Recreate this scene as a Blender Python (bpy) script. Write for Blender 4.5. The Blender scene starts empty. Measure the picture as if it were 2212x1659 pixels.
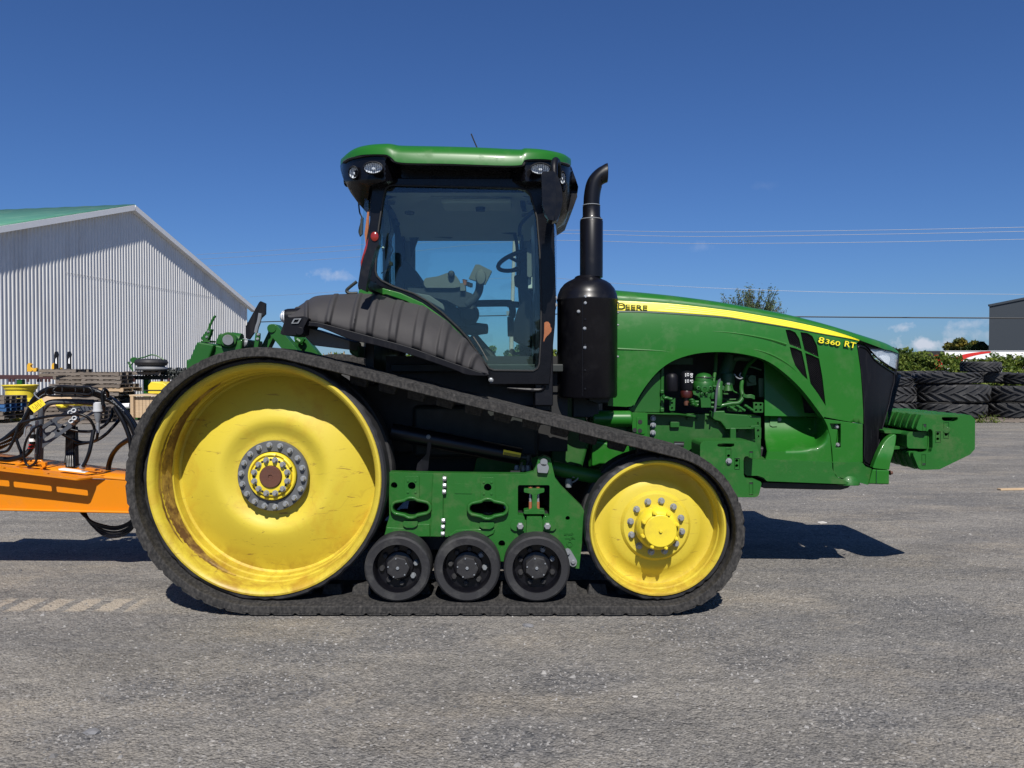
import bpy, bmesh, math, random
from mathutils import Vector, Matrix
from mathutils.geometry import delaunay_2d_cdt
R = math.radians
PI = math.pi
random.seed(7)
sc = bpy.context.scene
C = sc.collection
# ------------------------------------------------------------ camera, sky, sun
CAMH = 1.62
F = 1659.0
TH = math.atan(31.5 / F)
cam = bpy.data.cameras.new('camera')
cam.sensor_width = 36.0
cam.lens = 36.0 * F / 2212.0
cam.clip_start = 0.05
cam.clip_end = 3000
camo = bpy.data.objects.new('camera', cam)
C.objects.link(camo)
camo.location = (0, 0, CAMH)
camo.rotation_euler = (PI / 2 - TH, 0, 0)
sc.camera = camo
sc.view_settings.view_transform = 'Standard'
sc.view_settings.look = 'None'
sc.view_settings.gamma = 1
sc.view_settings.exposure = 0.3
SUN_EL = 48.0
SUN_DX = -0.06           # sideways drift of the light for one metre away from the camera
sun = bpy.data.lights.new('sun', 'SUN')
sun.energy = 5.0
sun.angle = R(0.5)
sun.color = (1.0, 0.955, 0.89)
suno = bpy.data.objects.new('sun', sun)
C.objects.link(suno)
hd = Vector((SUN_DX, 1, 0)).normalized()
ldir = Vector((hd.x * math.cos(R(SUN_EL)), hd.y * math.cos(R(SUN_EL)), -math.sin(R(SUN_EL))))
suno.rotation_euler = ldir.to_track_quat('-Z', 'Y').to_euler()
suno.location = (0, -5, 12)
world = bpy.data.worlds.new('World')
sc.world = world
world.use_nodes = True
wn = world.node_tree
wn.nodes.clear()
def wnode(t): return wn.nodes.new(t)
wo = wnode('ShaderNodeOutputWorld')
bg = wnode('ShaderNodeBackground')
bg.inputs[1].default_value = 0.069
sky = wnode('ShaderNodeTexSky')
sky.sky_type = 'NISHITA'
sky.sun_disc = False
sky.sun_elevation = R(SUN_EL)
sky.sun_rotation = math.atan2(-hd.x, -hd.y)   # sun stands behind the camera
sky.air_density = 1.0
sky.dust_density = 0.35
sky.ozone_density = 3.0
hs = wnode('ShaderNodeHueSaturation')
hs.inputs['Saturation'].default_value = 1.0
hs.inputs['Value'].default_value = 1.0
tn = wnode('ShaderNodeMix'); tn.data_type = 'RGBA'; tn.blend_type = 'MULTIPLY'; tn.inputs[0].default_value = 1
tn.inputs[7].default_value = (.41, .625, 1.0, 1)
wn.links.new(sky.outputs[0], tn.inputs[6]); wn.links.new(tn.outputs[2], hs.inputs['Color'])

def W(u, v, Y):
    a = (829.5 - v) / F
    x = (u - 1106.0) / F
    c, s = math.cos(TH), math.sin(TH)
    t = Y / (c + a * s)
    return Vector((x * t, Y, CAMH + t * (-s + a * c)))

# small fair weather clouds low over the horizon, part of the sky itself
tc = wnode('ShaderNodeTexCoord')
nz = wnode('ShaderNodeTexNoise')
nz.inputs['Scale'].default_value = 55
nz.inputs['Detail'].default_value = 7
nz.inputs['Roughness'].default_value = 0.62
wn.links.new(tc.outputs['Generated'], nz.inputs['Vector'])
def wmath(op, a, b=None, clamp=False):
    m = wnode('ShaderNodeMath'); m.operation = op; m.use_clamp = clamp
    for i, q in enumerate((a, b)):
        if q is None: continue
        if isinstance(q, (int, float)): m.inputs[i].default_value = q
        else: wn.links.new(q, m.inputs[i])
    return m.outputs[0]
cl = None
for (u, v, w, h, k) in ((2005, 744, 38, 12, .85), (1975, 748, 24, 9, .7), (2062, 748, 40, 11, .6), (2090, 722, 40, 10, .55),
                        (1937, 706, 22, 7, .75), (2092, 702, 30, 9, .6), (703, 592, 34, 11, .55), (735, 598, 20, 7, .4), (1510, 533, 24, 9, .28),
                        (1650, 402, 22, 8, .16), (1950, 770, 40, 10, .6), (700, 770, 60, 14, .25)):
    d = (W(u, v, 100) - Vector((0, 0, CAMH))).normalized()
    sb = wnode('ShaderNodeVectorMath'); sb.operation = 'SUBTRACT'
    wn.links.new(tc.outputs['Generated'], sb.inputs[0]); sb.inputs[1].default_value = d
    ml = wnode('ShaderNodeVectorMath'); ml.operation = 'MULTIPLY'
    wn.links.new(sb.outputs[0], ml.inputs[0]); ml.inputs[1].default_value = (F / w, F / w, F / h)
    ln = wnode('ShaderNodeVectorMath'); ln.operation = 'LENGTH'
    wn.links.new(ml.outputs[0], ln.inputs[0])
    e = wmath('SUBTRACT', 1.25, ln.outputs['Value'])
    e = wmath('ADD', e, wmath('MULTIPLY', wmath('SUBTRACT', nz.outputs[0], 0.5), 5.0))
    e = wmath('MULTIPLY', e, 0.9 * k, True)
    e = wmath('MULTIPLY', e, k)
    cl = e if cl is None else wmath('MAXIMUM', cl, e)
cm = wnode('ShaderNodeMix'); cm.data_type = 'RGBA'
wn.links.new(cl, cm.inputs['Factor'])
wn.links.new(hs.outputs[0], cm.inputs[6])
cm.inputs[7].default_value = (7.6, 8.0, 9.2, 1)
wn.links.new(cm.outputs[2], bg.inputs[0])
wn.links.new(bg.outputs[0], wo.inputs[0])

# ------------------------------------------------------------ pixel maps of the enlarged views
MAPS = {'A': (702, .29295, 270), 'B': (1296, .293, 594), 'C': (756, .293, 864), 'D': (270, .3743, 729), 'E': (1188, .2441, 945),
        'F': (0, .3255, 648), 'G': (1782, .293, 621), 'H': (0, .15135, 729), 'I': (324, .1953, 621), 'J': (1890, .1465, 729),
        'K': (1404, .1465, 729), 'L': (810, .1831, 378), 'M': (810, .1831, 621), 'N': (0, .179, 918), 'O': (1512, .1953, 864), 'U': (0, 1, 0)}
def q(k, *pts):
    x0, s, y0 = MAPS[k]
    return [(x0 + s * x, y0 + s * y) for x, y in pts]
def w1(k, x, y, Y):
    return W(*q(k, (x, y))[0], Y)
def rect(x0, y0, x1, y1): return [(x0, y0), (x1, y0), (x1, y1), (x0, y1)]
def circ(cx, cy, r, n=20, ry=None):
    ry = ry or r
    return [(cx + r * math.cos(2 * PI * i / n), cy + ry * math.sin(2 * PI * i / n)) for i in range(n)]
def rnd(pts, r, n=4):
    out = []
    m = len(pts)
    for i in range(m):
        p = Vector(pts[i]); a = Vector(pts[i - 1]); b = Vector(pts[(i + 1) % m])
        da = a - p; db = b - p
        rr = min(r, da.length * .45, db.length * .45)
        if rr < 1e-6: out.append(tuple(p)); continue
        pa = p + da.normalized() * rr; pb = p + db.normalized() * rr
        for k in range(n + 1):
            t = k / n
            w = pa * (1 - t) ** 2 + p * 2 * t * (1 - t) + pb * t * t
            out.append((w.x, w.y))
    return out
def smooth_open(pts, n=6):
    P = [Vector(p) for p in pts]
    P = [P[0] * 2 - P[1]] + P + [P[-1] * 2 - P[-2]]
    out = []
    for i in range(1, len(P) - 2):
        for k in range(n):
            t = k / n
            a, b, c, d = P[i - 1], P[i], P[i + 1], P[i + 2]
            out.append(.5 * ((2 * b) + (c - a) * t + (2 * a - 5 * b + 4 * c - d) * t * t + (3 * b - a - 3 * c + d) * t ** 3))
    out.append(P[-2])
    return out
def sm2(pts, n=5): return [(p.x, p.y) for p in smooth_open(pts, n)]
def inside(x, y, poly):
    c = False
    j = len(poly) - 1
    for i in range(len(poly)):
        xi, yi = poly[i]; xj, yj = poly[j]
        if (yi > y) != (yj > y) and x < (xj - xi) * (y - yi) / (yj - yi) + xi: c = not c
        j = i
    return c
def interp(tab, x):
    if x <= tab[0][0]: return tab[0][1]
    for (a, fa), (b, fb) in zip(tab, tab[1:]):
        if x <= b: return fa + (fb - fa) * (x - a) / (b - a)
    return tab[-1][1]

# ------------------------------------------------------------ mesh builder
ROOT = {}
class B:
    def __init__(s): s.bm = bmesh.new()
    def box(s, x0, x1, y0, y1, z0, z1, rot=None, loc=None):
        vs = [Vector((x, y, z)) for x in (x0, x1) for y in (y0, y1) for z in (z0, z1)]
        if rot is not None: vs = [rot @ v for v in vs]
        if loc is not None: vs = [v + Vector(loc) for v in vs]
        v = [s.bm.verts.new(p) for p in vs]
        for f in ((0, 1, 3, 2), (4, 6, 7, 5), (0, 4, 5, 1), (2, 3, 7, 6), (0, 2, 6, 4), (1, 5, 7, 3)):
            s.bm.faces.new([v[i] for i in f])
        return s
    def pbox(s, u0, v0, u1, v1, Y, th):      # box whose near face covers a rectangle of the view
        return s.ext(rect(u0, v0, u1, v1), Y, th)
    def beam(s, a, b, w, h, up=(0, 0, 1)):
        a = Vector(a); b = Vector(b); d = b - a; L = d.length; d.normalize()
        sd = d.cross(Vector(up))
        if sd.length < 1e-4: sd = Vector((1, 0, 0))
        sd.normalize(); u2 = sd.cross(d)
        M = Matrix((sd, d, u2)).transposed()
        return s.box(-w / 2, w / 2, 0, L, -h / 2, h / 2, rot=M, loc=a)
    def ext(s, outer, Y, th, holes=(), yf=None, g=None, xf=None):
        loops = [list(outer)] + [list(h) for h in holes]
        if g:
            nl = []
            for lp in loops:
                o = []
                for i in range(len(lp)):
                    a = Vector(lp[i]); b = Vector(lp[(i + 1) % len(lp)])
                    n = max(1, int((b - a).length / g + .5))
                    for k in range(n):
                        p = a.lerp(b, k / n); o.append((p.x, p.y))
                nl.append(o)
            loops = nl
        pts = []; ed = []
        for lp in loops:
            o = len(pts)
            pts += lp
            ed += [(o + i, o + (i + 1) % len(lp)) for i in range(len(lp))]
        ins = lambda x, y: inside(x, y, loops[0]) and not any(inside(x, y, h) for h in loops[1:])
        if g:
            xs = [p[0] for p in loops[0]]; ys = [p[1] for p in loops[0]]
            nx = int((max(xs) - min(xs)) / g); ny = int((max(ys) - min(ys)) / g)
            for i in range(1, nx + 1):
                for j in range(1, ny + 1):
                    x = min(xs) + (i + (.25 if j % 2 else -.25)) * g; y = min(ys) + j * g
                    if ins(x, y) and min((x - a) ** 2 + (y - b) ** 2 for a, b in pts[:len(ed)]) > (g * .4) ** 2: pts.append((x, y))
        V, E, Fc = delaunay_2d_cdt([Vector(p) for p in pts], ed, [], 0, 1e-4)[:3]
        fr = []; bk = []
        for v in V:
            y = yf(v.x, v.y) if yf else Y
            p = W(v.x, v.y, y)
            if xf: p = xf(p)
            fr.append(s.bm.verts.new(p)); bk.append(s.bm.verts.new(p + Vector((0, th, 0))))
        cnt = {}
        for f in Fc:
            cx = sum(V[i].x for i in f) / len(f); cy = sum(V[i].y for i in f) / len(f)
            if not ins(cx, cy): continue
            try:
                s.bm.faces.new([fr[i] for i in f]); s.bm.faces.new([bk[i] for i in reversed(f)])
            except ValueError: continue
            for k in range(len(f)):
                e = (f[k], f[(k + 1) % len(f)]); key = tuple(sorted(e))
                if key in cnt: cnt[key] = None
                else: cnt[key] = e
        for e in cnt.values():
            if e:
                a, b = e
                try: s.bm.faces.new([fr[b], fr[a], bk[a], bk[b]])
                except ValueError: pass
        return s
    def lathe(s, prof, cen, axis='y', seg=48, ell=None, half=None):
        cen = Vector(cen)
        if isinstance(axis, str): ax = {'x': Vector((1, 0, 0)), 'y': Vector((0, 1, 0)), 'z': Vector((0, 0, 1))}[axis]
        else: ax = Vector(axis).normalized()
        e1 = ax.cross(Vector((0, 0, 1)) if abs(ax.z) < .9 else Vector((1, 0, 0))).normalized()
        e2 = ax.cross(e1)
        sx, sy = ell or (1, 1)
        rings = []
        for r, a in prof:
            if r < 1e-6: rings.append([s.bm.verts.new(cen + ax * a)])
            else: rings.append([s.bm.verts.new(cen + ax * a + e1 * (r * sx * math.cos(2 * PI * i / seg)) + e2 * (r * sy * math.sin(2 * PI * i / seg))) for i in range(seg)])
        for A, Bq in zip(rings, rings[1:]):
            for i in range(seg):
                j = (i + 1) % seg
                if len(A) == 1 and len(Bq) == 1: break
                if len(A) == 1: s.bm.faces.new((A[0], Bq[i], Bq[j]))
                elif len(Bq) == 1: s.bm.faces.new((A[j], A[i], Bq[0]))
                else: s.bm.faces.new((A[i], Bq[i], Bq[j], A[j]))
        return s
    def cyl(s, a, b, r, seg=20, r2=None):
        a = Vector(a); b = Vector(b); L = (b - a).length
        r2 = r if r2 is None else r2
        return s.lathe([(0, 0), (r, 0), (r2, L), (0, L)], a, b - a, seg)
    def bolt(s, c, r=.018, h=.02, ax=(0, -1, 0), wash=1.35, ph=0):
        c = Vector(c); ax = Vector(ax).normalized()
        if wash: s.lathe([(0, 0), (r * wash, 0), (r * wash, h * .22), (0, h * .22)], c, ax, 16)
        s.lathe([(r, 0), (r, h * .85), (r * .82, h), (0, h)], c, ax, 6)
        return s
    def tube(s, pts, r, seg=10, n=6, smooth=True, rf=None, cap=True):
        P = [Vector(p) for p in pts]
        if smooth and len(P) > 2: P = smooth_open(P, n)
        T = []
        for i in range(len(P)):
            a = P[max(0, i - 1)]; b = P[min(len(P) - 1, i + 1)]
            T.append((b - a).normalized())
        u = T[0].cross(Vector((0, 0, 1)))
        if u.length < .05: u = T[0].cross(Vector((0, 1, 0)))
        u.normalize()
        rings = []
        for i, p in enumerate(P):
            u = (u - T[i] * u.dot(T[i]))
            if u.length < 1e-6: u = T[i].orthogonal()
            u.normalize(); v = T[i].cross(u)
            rr = rf(i / (len(P) - 1)) * r if rf else r
            rings.append([s.bm.verts.new(p + (u * math.cos(2 * PI * k / seg) + v * math.sin(2 * PI * k / seg)) * rr) for k in range(seg)])
        for A, Bq in zip(rings, rings[1:]):
            for k in range(seg):
                s.bm.faces.new((A[k], A[(k + 1) % seg], Bq[(k + 1) % seg], Bq[k]))
        if cap:
            s.bm.faces.new(list(reversed(rings[0]))); s.bm.faces.new(rings[-1])
        return s
    def grid(s, f, nu, nv, closeu=False):
        V = [[s.bm.verts.new(f(i, j)) for j in range(nv)] for i in range(nu)]
        for i in range(nu - (0 if closeu else 1)):
            for j in range(nv - 1):
                i2 = (i + 1) % nu
                s.bm.faces.new((V[i][j], V[i2][j], V[i2][j + 1], V[i][j + 1]))
        return V
    def out(s, name, m, parent=None, bevel=0, sm=38, label=None, seg=2, solid=0, nrm=True):
        bm = s.bm
        if parent is not None:
            o = ROOT.get(parent.name, Vector((0, 0, 0)))
            bmesh.ops.translate(bm, verts=bm.verts, vec=-o)
        if nrm: bmesh.ops.recalc_face_normals(bm, faces=bm.faces)
        lim = R(sm)
        for f in bm.faces: f.smooth = True
        for e in bm.edges:
            if len(e.link_faces) == 2:
                if e.calc_face_angle(0) > lim: e.smooth = False
        me = bpy.data.meshes.new(name)
        bm.to_mesh(me); bm.free()
        ob = bpy.data.objects.new(name, me)
        C.objects.link(ob)
        me.materials.append(m)
        if solid:
            md = ob.modifiers.new('solid', 'SOLIDIFY'); md.thickness = solid; md.offset = -1
        if bevel:
            md = ob.modifiers.new('bevel', 'BEVEL'); md.width = bevel; md.segments = seg
            md.limit_method = 'ANGLE'; md.angle_limit = R(35); md.harden_normals = True
        if parent is not None:
            ob.parent = parent
            ROOT[ob.name] = ROOT.get(parent.name, Vector((0, 0, 0)))
        if label: ob['label'] = label
        return ob
def thing(name, label, cat, loc=(0, 0, 0), group=None, world=False):
    """Empty at the thing's base. world=True: its parts are built in world space."""
    o = bpy.data.objects.new(name, None)
    C.objects.link(o)
    o.location = loc; o['label'] = label; o['category'] = cat
    o.empty_display_size = .2
    if group: o['group'] = group
    ROOT[o.name] = Vector(loc) if world else Vector((0, 0, 0))
    return o
def tag(o, label, cat, group=None):
    o['label'] = label; o['category'] = cat
    if group: o['group'] = group
    return o
def copy_tree(o, parent=None):
    c = o.copy(); C.objects.link(c)
    c.parent = parent
    for ch in list(o.children): copy_tree(ch, c)
    return c

# ------------------------------------------------------------ materials
def new_mat(name):
    m = bpy.data.materials.new(name); m.use_nodes = True
    n = m.node_tree; n.nodes.clear()
    o = n.nodes.new('ShaderNodeOutputMaterial'); p = n.nodes.new('ShaderNodeBsdfPrincipled')
    n.links.new(p.outputs[0], o.inputs[0])
    return m, n, p, o
class NT:
    def __init__(s, n): s.n = n; s.tc = n.nodes.new('ShaderNodeTexCoord').outputs['Object']
    def lk(s, a, b): s.n.links.new(a, b)
    def noise(s, scale, detail=4, rough=.55, sc=None, dist=0, src=None):
        t = s.n.nodes.new('ShaderNodeTexNoise'); t.inputs['Scale'].default_value = scale
        t.inputs['Detail'].default_value = detail; t.inputs['Roughness'].default_value = rough
        t.inputs['Distortion'].default_value = dist
        v = src or s.tc
        if sc:
            mp = s.n.nodes.new('ShaderNodeMapping'); mp.inputs['Scale'].default_value = sc
            s.lk(v, mp.inputs[0]); v = mp.outputs[0]
        s.lk(v, t.inputs['Vector'])
        return t.outputs[0]
    def vor(s, scale, feat='F1', sc=None, col=False):
        t = s.n.nodes.new('ShaderNodeTexVoronoi'); t.inputs['Scale'].default_value = scale; t.feature = feat
        v = s.tc
        if sc:
            mp = s.n.nodes.new('ShaderNodeMapping'); mp.inputs['Scale'].default_value = sc
            s.lk(v, mp.inputs[0]); v = mp.outputs[0]
        s.lk(v, t.inputs['Vector'])
        return t.outputs[1 if col else 0]
    def ramp(s, f, lo, hi, a=0., b=1.):
        r = s.n.nodes.new('ShaderNodeMapRange'); r.inputs[1].default_value = lo; r.inputs[2].default_value = hi
        r.inputs[3].default_value = a; r.inputs[4].default_value = b
        s.lk(f, r.inputs[0]); return r.outputs[0]
    def math(s, op, a, b=0):
        m = s.n.nodes.new('ShaderNodeMath'); m.operation = op
        for i, x in enumerate((a, b)):
            if isinstance(x, (int, float)): m.inputs[i].default_value = x
            else: s.lk(x, m.inputs[i])
        return m.outputs[0]
    def mix(s, f, a, b, bt='MIX'):
        m = s.n.nodes.new('ShaderNodeMix'); m.data_type = 'RGBA'; m.blend_type = bt
        if isinstance(f, (int, float)): m.inputs[0].default_value = f
        else: s.lk(f, m.inputs[0])
        for k, x in ((6, a), (7, b)):
            if isinstance(x, tuple): m.inputs[k].default_value = (*x[:3], 1)
            else: s.lk(x, m.inputs[k])
        return m.outputs[2]
    def bump(s, p, h, st=.3, dist=.01, prev=None):
        b = s.n.nodes.new('ShaderNodeBump'); b.inputs['Strength'].default_value = st; b.inputs['Distance'].default_value = dist
        s.lk(h, b.inputs['Height'])
        if prev: s.lk(prev, b.inputs['Normal'])
        s.lk(b.outputs[0], p.inputs['Normal']); return b.outputs[0]
def mat(name, col, rough=.5, metal=0., var=.12, vs=6., coat=0., dirt=None, da=.3, ds=4., bump=0., bs=60., spec=.5, dscale=None, lo=.5, hi=.72):
    m, n, p, o = new_mat(name); t = NT(n)
    c2 = tuple(x * (1 - var) for x in col)
    c = t.mix(t.noise(vs, 5), c2, tuple(min(1, x * (1 + var * .7)) for x in col))
    if dirt:
        f = t.ramp(t.noise(ds, 8, .68, sc=dscale), lo, hi, 0, da)
        c = t.mix(f, c, dirt)
        t.lk(t.ramp(f, 0, max(da, .01), rough, min(1, rough + .25)), p.inputs['Roughness'])
    else:
        t.lk(t.ramp(t.noise(vs * 3, 4), .3, .7, max(0, rough - .06), min(1, rough + .06)), p.inputs['Roughness'])
    t.lk(c, p.inputs['Base Color'])
    p.inputs['Metallic'].default_value = metal
    p.inputs['Coat Weight'].default_value = coat; p.inputs['Coat Roughness'].default_value = .08
    p.inputs['Specular IOR Level'].default_value = spec
    if bump: t.bump(p, t.noise(bs, 6, .6), bump, .01)
    return m
M = {}
M['green'] = mat('green_paint', (.014, .118, .011), .36, var=.10, coat=.18, spec=.3, dirt=(.075, .125, .05), da=.30, ds=5, vs=2)
M['green_cast'] = mat('green_cast_paint', (.014, .102, .014), .46, var=.15, coat=.05, spec=.3, dirt=(.10, .11, .05), da=.38, ds=7, bump=.12, bs=90)
M['green_old'] = mat('green_worn_paint', (.013, .086, .013), .42, var=.15, coat=.08, spec=.3, dirt=(.11, .11, .06), da=.25, ds=3, bump=.06)
M['yellow'] = mat('yellow_paint', (.68, .54, .03), .42, var=.06, coat=.1, dirt=(.35, .2, .02), da=.4, ds=5)
M['decal'] = mat('yellow_decal', (.76, .66, .02), .4, var=.02)
M['decal2'] = mat('dark_decal', (.006, .035, .02), .4, var=.02)
M['black'] = mat('black_paint', (.004, .004, .006), .34, var=.25, coat=.06, spec=.3, dirt=(.045, .043, .042), da=.12, ds=5)
M['plastic'] = mat('black_plastic', (.040, .038, .039), .66, var=.10, dirt=(.075, .072, .07), da=.25, ds=3, bump=.15, bs=300, spec=.25)
M['plastic_dk'] = mat('dark_plastic', (.004, .004, .006), .44, var=.15, dirt=(.035, .035, .04), da=.18, ds=4, dscale=(6, 6, 1), bump=.05, bs=200, spec=.22)
M['rubber'] = mat('track_rubber', (.024, .0235, .0235), .85, var=.3, vs=9, dirt=(.13, .122, .112), da=.42, ds=42, bump=.3, bs=45, spec=.18, lo=.42, hi=.70, dscale=(1.3, .6, .8))
M['rubber_in'] = mat('inner_rubber', (.015, .015, .017), .6, var=.2, dirt=(.06, .058, .055), da=.4, ds=7, bump=.1)
M['roller'] = mat('roller_rubber', (.022, .022, .024), .62, var=.2, spec=.3, dirt=(.075, .075, .072), da=.6, ds=8, bump=.15)
M['steel'] = mat('zinc_steel', (.33, .345, .36), .45, metal=.6, var=.15, dirt=(.22, .17, .12), da=.3, ds=30)
M['greyp'] = mat('grey_paint', (.16, .175, .19), .5, var=.1, dirt=(.1, .08, .06), da=.4, ds=14)
M['brown'] = mat('brown_cap', (.10, .038, .022), .55, var=.2, dirt=(.05, .02, .015), da=.6, ds=20, bump=.15)
M['rust'] = mat('rust', (.28, .095, .035), .8, var=.3, bump=.3)
M['chassis'] = mat('dark_chassis', (.012, .016, .014), .6, var=.3)
M['hose'] = mat('hose_rubber', (.004, .004, .005), .3, var=.2, spec=.3, dirt=(.03, .03, .03), da=.2)
M['orange'] = mat('orange_paint', (.60, .19, .001), .46, var=.05, coat=.05, spec=.3, dirt=(.36, .15, .03), da=.3, ds=7)
M['dgrey'] = mat('dark_grey_paint', (.055, .062, .075), .5, var=.1)
M['beige'] = mat('cab_beige', (.50, .49, .43), .75, var=.08)
M['beige_dk'] = mat('cab_grey', (.10, .10, .088), .7, var=.1)
M['cloth'] = mat('seat_cloth', (.02, .022, .026), .85, var=.2)
M['white'] = mat('white_paint', (.78, .78, .77), .5, var=.06)
M['red'] = mat('red_paint', (.5, .02, .015), .45, var=.08)
M['redlens'] = mat('red_lens', (.22, .015, .008), .2, var=.1, coat=.5)
M['label'] = mat('tag_yellow', (.8, .6, .02), .6, var=.03)
M['ink'] = mat('ink', (.01, .01, .01), .6)
M['pole'] = mat('pole_wood', (.33, .30, .26), .85, var=.25, vs=3, bump=.3, bs=20)
M['ceram'] = mat('insulator', (.5, .5, .48), .3)
M['wire'] = mat('power_wire', (.35, .36, .38), .5, metal=.4)
M['wired'] = mat('dark_wire', (.02, .02, .02), .6)
# stained yellow wheel paint
def wheel_mat(name, amt, cx, cz, rr_):
    m, n, p, o = new_mat(name); t = NT(n)
    c = t.mix(t.noise(2.2, 5), (.485, .385, .035), (.58, .465, .045))
    se = n.nodes.new('ShaderNodeSeparateXYZ'); t.lk(t.tc, se.inputs[0])
    dx = t.math('SUBTRACT', se.outputs[0], cx); dz = t.math('SUBTRACT', se.outputs[2], cz)
    rad = t.math('SQRT', t.math('ADD', t.math('MULTIPLY', dx, dx), t.math('MULTIPLY', dz, dz)), 0)
    rad = t.math('DIVIDE', rad, rr_)
    gn = t.ramp(t.noise(5, 9, .72, dist=.5), .42, .62)
    low_ = t.ramp(dz, -.2 * rr_, -.8 * rr_)
    grime = t.math('MULTIPLY', t.math('MULTIPLY', t.ramp(rad, .70, .92), t.math('ADD', .35, low_)), gn)
    c = t.mix(t.math('MULTIPLY', grime, .55 * amt), c, (.26, .13, .015))
    hubg = t.math('MULTIPLY', t.ramp(rad, .42, .31), gn)
    c = t.mix(t.math('MULTIPLY', hubg, .4), c, (.30, .19, .02))
    fine = t.ramp(t.noise(70, 5, .7), .60, .78, 0, .35)
    c = t.mix(fine, c, (.30, .16, .03))
    scr = t.ramp(t.noise(3.6, 12, .76, sc=(1.3, 1, 5.5), dist=1.2), .60, .655, 0, .8 * amt)
    c = t.mix(scr, c, (.17, .09, .03))
    arcs = t.n.nodes.new('ShaderNodeTexWave'); arcs.wave_type = 'RINGS'; arcs.inputs['Scale'].default_value = 3.1
    arcs.inputs['Distortion'].default_value = 9; arcs.inputs['Detail'].default_value = 3
    t.lk(t.tc, arcs.inputs[0])
    line = t.ramp(arcs.outputs[1], .975, 1.0, 0, 1)
    line = t.math('MULTIPLY', line, t.ramp(t.noise(2.0, 2), .50, .60, 0, .16 * amt))
    c = t.mix(line, c, (.25, .14, .03))
    sc2 = t.ramp(t.noise(11, 3, .5, sc=(.35, 1, 5)), .70, .76, 0, .55 * amt)
    c = t.mix(sc2, c, (.24, .13, .03))
    speck = t.ramp(t.vor(24), .10, .04, 0, 1); speck = t.math('MULTIPLY', speck, t.ramp(t.noise(6, 3), .5, .6, 0, .5))
    c = t.mix(speck, c, (.20, .11, .03))
    blot = t.ramp(t.noise(2.1, 10, .7, dist=.8), .53, .68, 0, .5 * amt)
    c = t.mix(blot, c, (.45, .24, .02))
    t.lk(c, p.inputs['Base Color']); p.inputs['Roughness'].default_value = .50; p.inputs['Specular IOR Level'].default_value = .35
    p.inputs['Coat Weight'].default_value = .03
    p.inputs['Coat Roughness'].default_value = .25
    t.bump(p, t.noise(5, 5), .06, .02)
    return m
M['wheel'] = wheel_mat('wheel_yellow', 1.0, -1.452, .885, .78)
M['wheel2'] = wheel_mat('idler_yellow', .9, 1.167, .553, .46)
def glass(name, tint, refl=.5):
    m, n, p, o = new_mat(name)
    n.nodes.remove(p)
    tr = n.nodes.new('ShaderNodeBsdfTransparent'); tr.inputs[0].default_value = (*tint, 1)
    gl = n.nodes.new('ShaderNodeBsdfGlossy'); gl.inputs['Roughness'].default_value = .01; gl.inputs[0].default_value = (.85, .92, 1, 1)
    lw = n.nodes.new('ShaderNodeLayerWeight'); lw.inputs[0].default_value = .5
    pw = n.nodes.new('ShaderNodeMath'); pw.operation = 'POWER'; pw.inputs[1].default_value = 4.5; n.links.new(lw.outputs['Facing'], pw.inputs[0])
    fr = n.nodes.new('ShaderNodeMath'); fr.operation = 'MULTIPLY_ADD'; fr.inputs[1].default_value = .9; fr.inputs[2].default_value = .045; n.links.new(pw.outputs[0], fr.inputs[0])
    mx = n.nodes.new('ShaderNodeMixShader')
    ml = n.nodes.new('ShaderNodeMath'); ml.operation = 'MULTIPLY'; ml.inputs[1].default_value = refl
    n.links.new(fr.outputs[0], ml.inputs[0])
    n.links.new(ml.outputs[0], mx.inputs[0]); n.links.new(tr.outputs[0], mx.inputs[1]); n.links.new(gl.outputs[0], mx.inputs[2])
    n.links.new(mx.outputs[0], o.inputs[0])
    return m
M['glass'] = glass('tinted_cab_glass', (.83, .92, .90), .9)
M['clear'] = glass('clear_lens', (.93, .95, .97), .8)
# lamp reflector with fine vertical and ring pattern
m, n, p, o = new_mat('lamp_reflector'); t = NT(n)
wv = n.nodes.new('ShaderNodeTexWave'); wv.inputs['Scale'].default_value = 22; wv.wave_type = 'BANDS'; t.lk(t.tc, wv.inputs[0])
t.lk(t.mix(wv.outputs[1], (.35, .38, .42), (.92, .94, .96)), p.inputs['Base Color'])
p.inputs['Metallic'].default_value = .15; p.inputs['Roughness'].default_value = .3
t.bump(p, wv.outputs[1], .7, .01)
M['lamp'] = m
# corrugated sheet, weathered white
M['sheet'] = mat('white_steel_sheet', (.68, .67, .645), .42, metal=.0, var=.07, vs=1.5, dirt=(.38, .36, .33), da=.4, ds=1.2, dscale=(1, 1, .15))
M['roof'] = mat('green_roof_sheet', (.07, .215, .145), .5, var=.06, dirt=(.26, .33, .28), da=.25, ds=1)
M['slate'] = mat('slate_cladding', (.021, .028, .036), .6, var=.05)
# weathered wood
def wood(name, a, b):
    m, n, p, o = new_mat(name); t = NT(n)
    c = t.mix(t.ramp(t.noise(2.5, 6, .7, sc=(1, 8, 8)), .3, .7), a, b)
    oi = n.nodes.new('ShaderNodeObjectInfo')
    c = t.mix(t.ramp(oi.outputs['Random'], 0, 1, 0, .55), c, (a[0] * .8, a[1] * .72, a[2] * .6))
    t.lk(c, p.inputs['Base Color']); p.inputs['Roughness'].default_value = .85
    t.bump(p, t.noise(20, 6, .6, sc=(1, 10, 10)), .4, .01)
    return m
M['wood'] = wood('grey_pallet_wood', (.11, .09, .075), (.24, .205, .17))
M['wood_new'] = wood('fresh_pallet_wood', (.42, .30, .18), (.55, .42, .28))
M['wood_blue'] = wood('blue_pallet_wood', (.02, .075, .19), (.03, .12, .30))
M['maroon'] = mat('maroon_steel', (.05, .018, .018), .6, var=.2)
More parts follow.
